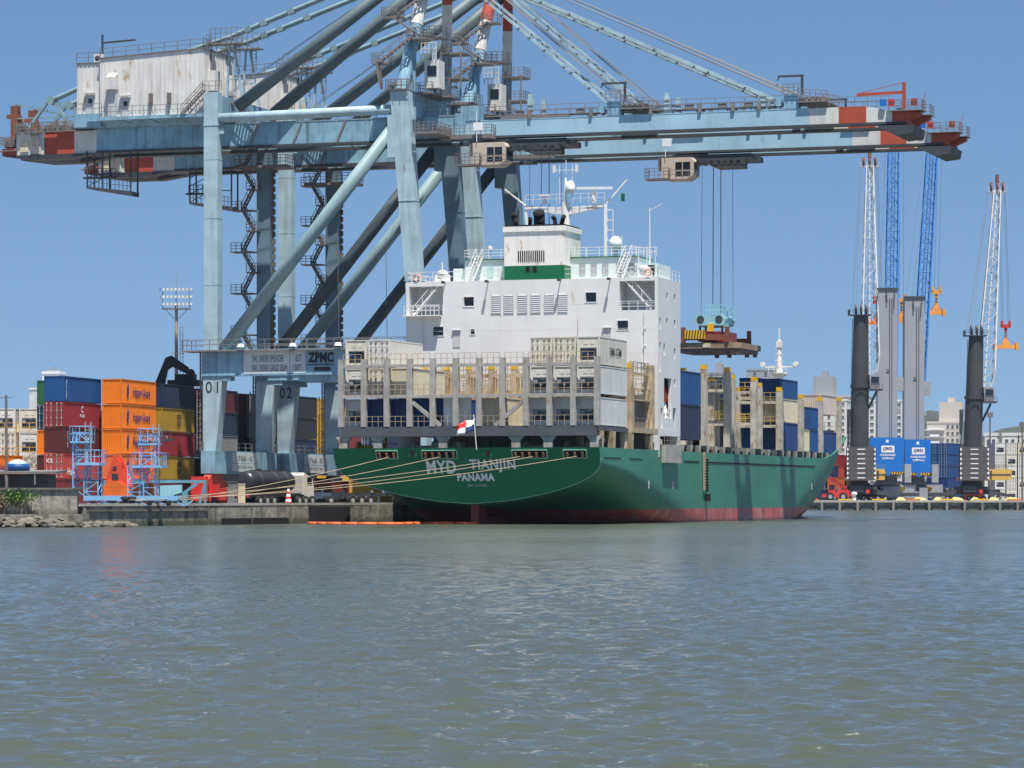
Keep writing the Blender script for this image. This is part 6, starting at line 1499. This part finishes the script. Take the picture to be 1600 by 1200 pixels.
# people are not visible; small gear on the quay
# ------------------------------------------------------------------ near quay, left
def lattice_tower(name, label, loc, h, w, plat_z, dirx, group):
    t = thing(name, label, 'gangway tower', loc, R(-8), group)
    m = MB(); m.lattice((0, 0, .8), (0, 0, h), w, w, 6, .12, .07); m.build('mast', gangway_blue, t)
    m = MB(); m.lattice((dirx*1.25, -.2, .5), (dirx*1.25, -.2, plat_z), w*1.0, w*1.0, 4, .10, .06); m.build('side_mast', gangway_blue, t)
    m = MB(); a, b = (-.2, 2.3) if dirx > 0 else (-1.6, 1.7); m.box(a, b, -1.5, 1.2, plat_z-.25, plat_z); m.rail([(a, -1.5, plat_z), (b, -1.5, plat_z), (b, 1.2, plat_z), (a, 1.2, plat_z), (a, -1.5, plat_z)], 1.35, 1.0, .05)
    m.box(-1.0, 1.1, -1.1, 1.1, h-1.1, h-.95); m.rail([(-1.0, -1.1, h-.95), (1.1, -1.1, h-.95), (1.1, 1.1, h-.95), (-1.0, 1.1, h-.95), (-1.0, -1.1, h-.95)], 1.6, 1.0, .05, 2); m.build('platform', gangway_blue, t)
    m = MB(); m.ladder((.9, -.8, plat_z), (.9, -.8, h+1.1), .6, .07, .4); m.build('ladder', unit_grey, t)
    return t
GT = 'pale blue lattice gangway towers'
lattice_tower('gangway_tower', 'light blue lattice gangway tower beside the timber shed, left one', (-45.2, 345, QZ), 7.7, 1.5, 4.5, 1, GT)
lattice_tower('gangway_tower', 'light blue lattice gangway tower in front of the orange containers, right one', (-38.3, 347, QZ), 7.5, 1.7, 4.25, -1, GT)
t_ = thing('boarding_bridge', 'folded dark boarding bridge resting beside the right gangway tower', 'gangway', (-42.0, 348, QZ), R(-8))
m = MB(); m.beam((2.0, 0, 6.6), (6.2, 0, 7.0), .25, .2); m.beam((2.4, 0, 7.6), (6.0, 0, 7.0), .09); m.beam((2.0, .6, 6.6), (6.2, .6, 7.0), .2); m.rail([(2.0, 0, 6.7), (6.0, 0, 7.0)], .9, .7, .05); m.build('bridge', steel_dark, t_)
t_ = thing('wheeled_truss', 'low light blue wheeled truss base carrying the gangway towers', 'trailer', (-44.5, 344.5, QZ), R(-5))
m = MB(); m.box(-.2, 9.8, -1.2, -.9, .55, 1.05); m.box(-.2, 9.8, .9, 1.2, .55, 1.05)
for k in range(6): m.beam((k*1.9, -1.05, .5), (k*1.9+.9, -1.05, -.0), .14); m.beam((k*1.9+.9, -1.05, .0), (k*1.9+1.8, -1.05, .5), .14); m.box(k*1.9, k*1.9+.2, -.9, .9, .6, .9)
m.build('truss', gangway_blue, t_)
for k in range(5):
    m = MB(); m.tube((.8+k*2, -1.25, .28), (.8+k*2, -.95, .28), .28, n=10); m.build('wheel', rubber, t_)
# pale teal gantry frame between the towers and the crane leg
t_ = thing('steel_frame', 'pale teal welded steel frame lying on the quay left of the crane leg', 'steel frame', (-44.3, 356, QZ), R(-3))
m = MB(); m.box(0, 11.2, 0, .4, 2.45, 2.75); m.box(1.5, 2.1, -.4, .6, .4, 2.45); m.box(2.3, 3.0, -.4, .6, .4, 2.3); m.box(3.0, 4.4, -.3, .5, .6, 1.9)
for x in (0, 11.0): m.box(x, x+.2, 0, .4, 0, 2.5)
m.beam((7.9, .1, .7), (10.2, .1, 2.4), .3, .3); m.beam((11.1, .1, 2.5), (10.5, .1, .2), .25); m.box(8.6, 9.2, -.2, .5, 0, 1.5)
m.build('frame', paint('frame_teal', (.12, .30, .38), .5, .2, .2, .3), t_)
m = MB(); m.prism([(5.4, -.6, 2.1), (8.6, -.6, 2.25), (8.6, -.6, 1.4), (7.9, -.6, 1.2), (7.0, -.6, .75), (5.9, -.6, .8)], (0, .8, 0))
for k in range(5): m.box(5.8+k*.45, 5.92+k*.45, -.66, -.6, 1.0, 2.1)
m.build('hopper', gangway_pale, t_)
m = MB()
for k in range(9):
    x = .6+k*1.15; m.box(x, x+.3+.25*(k % 3), .6, 1.4, 0, .5+.35*((k*5) % 4)); 
m.build('drive_gear', steel_dark, t_)
# orange-red machine
t_ = thing('mobile_hopper', 'orange red machine with a tapered mast behind the left gangway tower', 'loading machine', (-43.0, 351, QZ), R(-8))
m = MB(); m.box(-.4, 4.4, -1.2, 1.2, .5, 2.1); m.box(3.0, 5.0, -1, 1, .6, 2.4); m.prism([(-.2, -1.21, 2.0), (2.2, -1.21, 2.0), (1.4, -1.21, 2.6), (0, -1.21, 2.7)], (0, 2.4, 0)); m.build('body', signal_orange, t_)
m = MB()
for y in (-1.0, .8): m.prism([(-.3, y, 2.1), (2.3, y, 2.1), (1.25, y, 4.9), (.75, y, 5.4), (.45, y, 4.8)], (0, .2, 0))
m.box(.5, 1.3, -.9, .9, 4.2, 4.6); m.build('mast', paint('machine_red', (.72, .07, .03), .5, .15, .05, .15), t_)
m = MB(); m.box(.5, 1.2, -1.04, -1.0, 2.7, 3.4); m.box(.6, 1.0, -1.04, -1.0, 3.8, 4.2); m.build('opening', ink_black, t_)
for x in (.6, 3.6):
    m = MB(); m.tube((x, -1.5, .5), (x, -1.0, .5), .5, n=14); m.build('wheel', rubber, t_)
m = MB(); m.beam((4.2, 0, 2.4), (3.6, 0, 4.6), .45, .4); m.build('arm', signal_red, t_)
# black tanker with its white tractor
TA = R(-33)
t_ = thing('tanker_truck', 'black tanker trailer behind a white lorry cab on the quay', 'tanker truck', (-30.2, 372, QZ), TA)
m = MB(); m.lathe((0, 0, 2.62), [(0, -.45), (.7, -.4), (1.15, -.12), (1.28, .25), (1.28, 7.6), (1.15, 7.9), (0, 8.1)], 24, axis='y'); tk = m.build('tank', paint('tank_black', (.030, .030, .036), .35, .15, 0, .15), t_); smooth_by_angle(tk, 50)
m = MB()
for y in (1.6, 4.4, 6.4): m.lathe((0, 0, 2.62), [(1.285, y), (1.32, y+.04), (1.285, y+.09)], 24, axis='y')
m.box(-.3, .3, 1, 7, 3.9, 3.98); m.box(-.25, .25, 2.2, 2.7, 3.9, 4.15); m.build('band', steel_dark, t_)
m = MB(); m.box(-1.15, 1.15, -.2, 9.0, .95, 1.35); m.box(-1.2, 1.2, -.5, -.35, .75, 1.35); m.box(-1.1, 1.1, 3.6, 4.8, .5, 1.0); m.build('chassis', black_paint, t_)
m = MB(); m.box(-.9, -.5, -.53, -.5, .9, 1.2); m.box(.5, .9, -.53, -.5, .9, 1.2); m.build('tail_light', signal_red, t_)
for y in (.9, 2.2, 3.5, 8.3, 9.5, 10.8):
    for x in (-1.22, 1.22):
        m = MB(); m.tube((x-.25, y, .52), (x+.25, y, .52), .52, n=16); w_ = m.build('wheel', rubber, t_)
        m = MB(); s = 1 if x > 0 else -1; m.tube((x+s*.25, y, .52), (x+s*.28, y, .52), .28, n=10); m.build('rim', hub_grey, w_)
m = MB(); m.prism([(-1.2, 9.5, .9), (-1.2, 11.4, .9), (-1.2, 11.4, 2.0), (-1.2, 11.1, 3.1), (-1.2, 9.7, 3.2)], (2.4, 0, 0)); m.prism([(-1.15, 9.4, 3.22), (-1.15, 10.9, 3.15), (-1.15, 9.6, 3.75)], (2.3, 0, 0)); m.box(-1.25, 1.25, 9.1, 9.5, 1.2, 3.4); cb = m.build('cab', paint('cab_cream', (.62, .59, .54), .45, .1, .05, .2), t_)
m = MB(); m.box(1.202, 1.22, 10.1, 11.0, 2.3, 3.2); m.box(-.8, -.2, 9.07, 9.1, 1.9, 2.1); m.build('window', glass_dark, cb)
# traffic cone post
t_ = thing('traffic_cone', 'tall red and white traffic cone beside the tanker wheels', 'traffic cone', (-25.4, 373, QZ), 0)
m = MB()
for k in range(6): m.tube((0, 0, .1+k*.29), (0, 0, .1+(k+1)*.29), .40-.045*k, .40-.045*(k+1), 14, k % 2 == 1 and 1 or 0)
m.box(-.5, .5, -.5, .5, 0, .1); m.build('cone', [signal_red, ink_white], t_)
t_ = thing('marker_post', 'short cream concrete post on the quay edge beside the tanker', 'post', (-30.0, 364.5, QZ), 0)
m = MB(); m.box(-.38, .38, -.3, .3, 0, 2.3); m.box(-.42, .42, -.34, .34, 2.3, 2.4); m.build('post', paint('post_cream', (.55, .46, .30), .8, .2, .1, .3), t_)
# empty skeletal trailers by the ship stern
def chassis(x, y, ang, label, col):
    t = thing('skeletal_trailer', label, 'trailer', (x, y, QZ), ang, 'empty container trailers on the quay')
    m = MB()
    for s in (-.45, .45): m.box(s-.08, s+.08, 0, 11.5, 1.05, 1.4)
    for k in range(6): m.box(-1.15, 1.15, k*2.25, k*2.25+.15, 1.2, 1.42)
    m.box(-1.2, 1.2, -.1, .1, .7, 1.5)
    for k in (0, 11.2):
        for s in (-1.1, 1.1): m.box(s-.1, s+.1, k, k+.2, 1.4, 1.75)
    for s in (-.9, .9): m.box(s-.08, s+.08, 8.6, 8.8, .1, 1.1)
    m.build('frame', col, t)
    for y_ in (1.3, 2.6, 3.9):
        for s in (-1, 1):
            m = MB(); m.tube((s*1.0-.28, y_, .52), (s*1.0+.28, y_, .52), .52, n=16); w_ = m.build('wheel', rubber, t); m = MB(); m.tube((s*1.0+s*.28, y_, .52), (s*1.0+s*.31, y_, .52), .27, n=10); m.build('rim', hub_grey, w_)
chassis(-20.6, 388, R(-52), 'empty dark container trailer nearest the ship stern', steel_dark)
chassis(-23.4, 392, R(-50), 'empty blue grey container trailer in the middle of three', paint('trailer_blue', (.08, .12, .18), .5, .2, .15))
chassis(-25.0, 398, R(-48), 'empty grey container trailer farthest from the water', chassis_grey)
# mooring bollards and ropes
BOL = []
for k, (tt, o_) in enumerate(((9.2, -.9), (10.6, -1.0), (19.2, -.9))):
    p = qp(tt, o_, QZ); BOL.append(p)
    t_ = thing('mooring_bollard', 'black mooring bollard holding the ship stern lines on the quay edge', 'bollard', p, 0, 'mooring bollards on the end of the quay')
    m = MB(); m.lathe((0, 0, 0), [(.42, 0), (.34, .25), (.32, .6), (.5, .75), (.45, .95), (0, 1.0)], 14); m.build('post', black_paint, t_)
def mooring(a, b, sag, label):
    m = MB(); a = Vector(a); b = Vector(b); n = 18
    pts = [a.lerp(b, i/n)-Vector((0, 0, sag*4*(i/n)*(1-i/n))) for i in range(n+1)]
    m.path(pts, .04, 6); o = m.build('mooring_line', rope_mat); tag(o, label, 'mooring rope', 'mooring lines from the ship stern')
def trw(v, z, out=.25): return SW(v, RAKE*(DZ-z)-out, z)
mooring(trw(-8.9, 7.45), BOL[2]+Vector((0, 0, .6)), .35, 'pale mooring line from the leftmost stern fairlead, the highest at the left edge')
mooring(trw(-2.9, 7.45), BOL[2]+Vector((0, 0, .5)), .45, 'pale mooring line from the left middle stern fairlead')
mooring(trw(6.4, 7.45), BOL[1]+Vector((0, 0, .6)), .5, 'pale mooring line crossing the ship name from the right middle fairlead')
mooring(trw(7.9, 7.45), BOL[1]+Vector((0, 0, .5)), .8, 'pale mooring line just below its twin across the ship name')
mooring(trw(12.9, 7.45), BOL[0]+Vector((0, 0, .6)), .9, 'lowest and longest pale mooring line, from the rightmost stern fairlead')
# floating oil boom
t_ = thing('floating_boom', 'orange floating oil boom on the water under the ship stern', 'oil boom', (0, 0, 0), 0)
bp_ = [SW(.6, 3.4), SW(-2.0, 2.6), SW(-6, 3.2), Vector((-12.6, 360, 0)), Vector((-17, 361, 0)), Vector((-20.6, 363.5, 0)), Vector((-22.8, 367, 0))]
for a, b in zip(bp_, bp_[1:]):
    n = max(1, round((b-a).length/2.4))
    for k in range(n):
        m = MB(); p = a.lerp(b, (k+.03)/n)+Vector((0, 0, .06)); q = a.lerp(b, (k+.97)/n)+Vector((0, 0, .06)); m.tube(p, q, .2, n=8); m.build('float', orange_float, t_, True)
# light mast, pole and crane arm on the left
t_ = thing('light_mast', 'tall floodlight mast rising behind the navy container', 'light mast', (-45.6, 446, QZ), 0)
m = MB(); m.tube((0, 0, 0), (0, 0, 27.2), .34, .2, 12); m.tube((0, 0, 27.2), (0, 0, 31), .05); m.build('mast', concrete_light, t_)
m = MB()
for z in (27.1, 28.1, 29.1): m.rail([(-1.9-.12*(z-26.7), -.5, z-.4), (1.9+.12*(z-26.7), -.5, z-.4)], .4, 4, .05, 1)
m.box(-1.9, 1.9, -.7, .7, 26.4, 26.55); m.beam((-1.5, 0, 26.4), (-.3, 0, 25.1), .07); m.beam((1.5, 0, 26.4), (.3, 0, 25.1), .07)
for x in (-1.8, 0, 1.8): m.beam((x, -.4, 26.5), (x, -.4, 29.3), .08)
m.build('light_frame', rail_grey, t_)
for z in (26.9, 27.9, 28.9):
    for k in range(8):
        m = MB(); x = -1.85+k*.53; m.frustum((x, x+.4, -.75, -.35, z), (x+.05, x+.35, -.6, -.4, z+.36)); m.build('floodlight', unit_grey, t_)
m = MB(); m.ladder((.75, -.3, 1), (.75, -.3, 24), .4, .035, .6); m.rail([(.6, -.6, 12), (.95, -.6, 12)], 12, .4, .03, 12); m.build('ladder', rail_grey, t_)
t_ = thing('utility_pole', 'dark wooden utility pole with a thin crossarm before the reefer rack', 'pole', (-51.9, 337.2, QZ), 0)
m = MB(); m.tube((0, 0, 0), (-.05, 0, 11.4), .17, .13, 8); m.beam((-.7, 0, 11.1), (.6, 0, 11.15), .07); m.build('pole', steel_brown, t_)
t_ = thing('stacker_arm', 'black folded stacker boom sticking up over the navy container', 'crane arm', (-48.6, 441, QZ), 0)
m = MB(); m.prism([(.0, -.6, 14.5), (2.1, -.6, 19.6), (2.9, -.6, 19.9), (5.2, -.6, 18.3), (5.2, -.6, 17.3), (3.0, -.6, 18.4), (2.4, -.6, 18.0), (1.6, -.6, 14.5)], (0, 1.2, 0)); m.build('boom', black_paint, t_)
m = MB(); m.box(2.4, 6.9, -1.0, 1.0, 15.8, 16.6); m.box(3.4, 6.2, -.8, .8, 16.6, 17.4); m.tube((5.5, -.5, 17.6), (5.5, .5, 17.6), .5, n=10); m.box(1, 2, -.5, .5, 0, 15.8); m.build('spreader_head', black_paint, t_)
# ------------------------------------------------------------------ buildings beyond
def building(name, label, x, y, w, d, h, wall, floors, colsx, win_w=.55, group=None, setback=None, slabs=False, side_cols=3, zoff=0):
    t = thing(name, label, 'building', (x, y, QZ), R(-14), group)
    m = MB(); m.box(0, w, 0, d, 0, h); m.box(-.15, w+.15, -.15, d+.15, h, h+.9); m.build('wall', wall, t)
    fh = h/floors
    for f in range(floors):
        z = f*fh+fh*.32
        if z+fh*.45 < 8: continue
        for c in colsx:
            cx = c*w; m = MB(); m.box(cx-win_w, cx+win_w, -.06, -.02, z, z+fh*.45); m.box(cx-win_w-.12, cx+win_w+.12, -.16, -.02, z-.14, z-.02, 1); m.build('window', [glass_far, wall], t)
        for k in range(side_cols):
            cy = d*(k+.5)/side_cols; m = MB(); m.box(w+.02, w+.06, cy-win_w, cy+win_w, z, z+fh*.45); m.build('window', glass_far, t)
    if slabs:
        m = MB()
        for f in range(floors): m.box(-.9, w*.55, -1.6, -.02, f*fh, f*fh+.25); m.box(w*.1, w*.4, -1.65, -1.5, f*fh+.25, f*fh+1.2)
        m.build('balcony', white_paint, t)
    if setback:
        for (a, b, c, hh, mt) in setback:
            m = MB(); m.box(a, b, d*.2, d*.8, h+.9, h+c); m.box(a+(b-a)*.35, a+(b-a)*.65, d*.35, d*.65, h+c, h+c+hh); m.build('roof_tower', mt, t)
    return t
glass_far = paint('glass_far', (.10, .115, .13), .2, .2, 0, 0)
b_white = paint('block_white', (.62, .60, .55), .8, .06, 0, .15, .2)
b_grey = paint('block_grey', (.30, .31, .33), .8, .08, 0, .15, .2)
b_beige = paint('block_beige', (.52, .47, .41), .8, .06, 0, .15, .2)
b_dark = paint('block_dark', (.16, .17, .20), .8, .08, 0, .15, .2)
building('apartment_block', 'large white apartment block with small windows left of the black crane tower', 136, 1500, 17, 20, 44.5, b_white, 15, (.12, .3, .52, .74, .9), .6, setback=((1, 10, 11.5, 2.5, b_grey),))
building('apartment_block', 'grey slab apartment block at the white block\'s right side', 151.5, 1497, 6, 16, 40, b_grey, 15, (.2, .5, .8), 1.0)
building('apartment_block', 'cream white apartment block showing between the grey crane towers', 162, 1490, 22, 18, 44, b_white, 15, (.06, .2, .34, .48, .62, .76, .9), .8)
building('apartment_block', 'pale low rooftop block left of the tall white apartment block', 129, 1540, 11, 16, 46, b_white, 16, (.2, .5, .8), .7)
building('apartment_block', 'beige building with balconies and a rooftop tower right of the grey cranes', 182, 1440, 14, 12, 33, b_beige, 11, (.65, .8, .95), .5, slabs=True, setback=((5, 15, 9.5, 2, b_beige),))
building('apartment_block', 'grey tower top showing above the blue containers ahead of the ship house', 87, 1480, 11.5, 12, 56, b_grey, 18, (.25, .7), .6, setback=((4, 7, 5, 1, b_grey),))
building('apartment_block', 'narrow grey tower top touching the right edge of the ship house', 77.2, 1500, 4.5, 8, 54, b_grey, 18, (.3, .7), .6)
building('apartment_block', 'grey tower with pitched crown behind the ship foremast', 110, 1540, 13, 14, 60, b_grey, 18, (.3, .7), .6)
building('apartment_block', 'long pale block low behind the ship fore deck', 140, 1560, 30, 14, 48, b_beige, 15, (.1, .3, .5, .7, .9), .9)
building('silo_house', 'plain white block peeping over the blue and red stack on the left', -157.4, 1100, 6.2, 5, 42.0, white_paint, 12, (), setback=((.8, 5.4, 1.4, 1.2, b_grey),), side_cols=0)
building('silo_house', 'plain pale grey block left of the white one behind the reefer rack', -163.2, 1110, 3.2, 3, 37, paint('block_pale', (.60, .60, .60), .8), 5, (), side_cols=0)
for x, y, w in ((259, 1330, 9), (281, 1340, 11), (303, 1350, 12)):
    building('white_house', ['small white house with a stepped roof between the black tower and the far light pole', 'small white house just right of the stepped one', 'white house cut by the right edge of the view'][(x-259)//22], 144+(x-259)*.24, 1000, w*.42, 6, 19.5, b_white, 4, (.3, .7), .5, side_cols=0)
for x, y, h in ((122.3, 840, 22.5), (129, 830, 19.8)):
    t_ = thing('light_mast', 'thin dark light mast %s' % ('just right of the far right black crane tower' if x < 125 else 'above the white grid at the right edge'), 'light mast', (x, y, QZ), 0, 'light masts in the far yard')
    m = MB(); m.tube((0, 0, 0), (0, 0, h), .28, .2, 8); m.box(-.7, .7, -.3, .3, h-1.2, h); m.build('mast', steel_brown, t_)
# air
def haze():
    m = MB(); m.box(-2600, 2600, -60, 7000, -2.5, 132)
    mt = bpy.data.materials.new('haze'); mt.use_nodes = True; nd = mt.node_tree.nodes; lk = mt.node_tree.links
    nd.remove(nd['Principled BSDF']); v = nd.new('ShaderNodeVolumePrincipled')
    v.inputs['Color'].default_value = (.75, .86, 1, 1); v.inputs['Density'].default_value = .00003; v.inputs['Anisotropy'].default_value = .3
    lk.new(v.outputs[0], nd['Material Output'].inputs['Volume'])
    o = m.build('haze', mt); o['kind'] = 'stuff'; o['label'] = 'thin blue haze over the harbour'; o['category'] = 'haze'
haze()
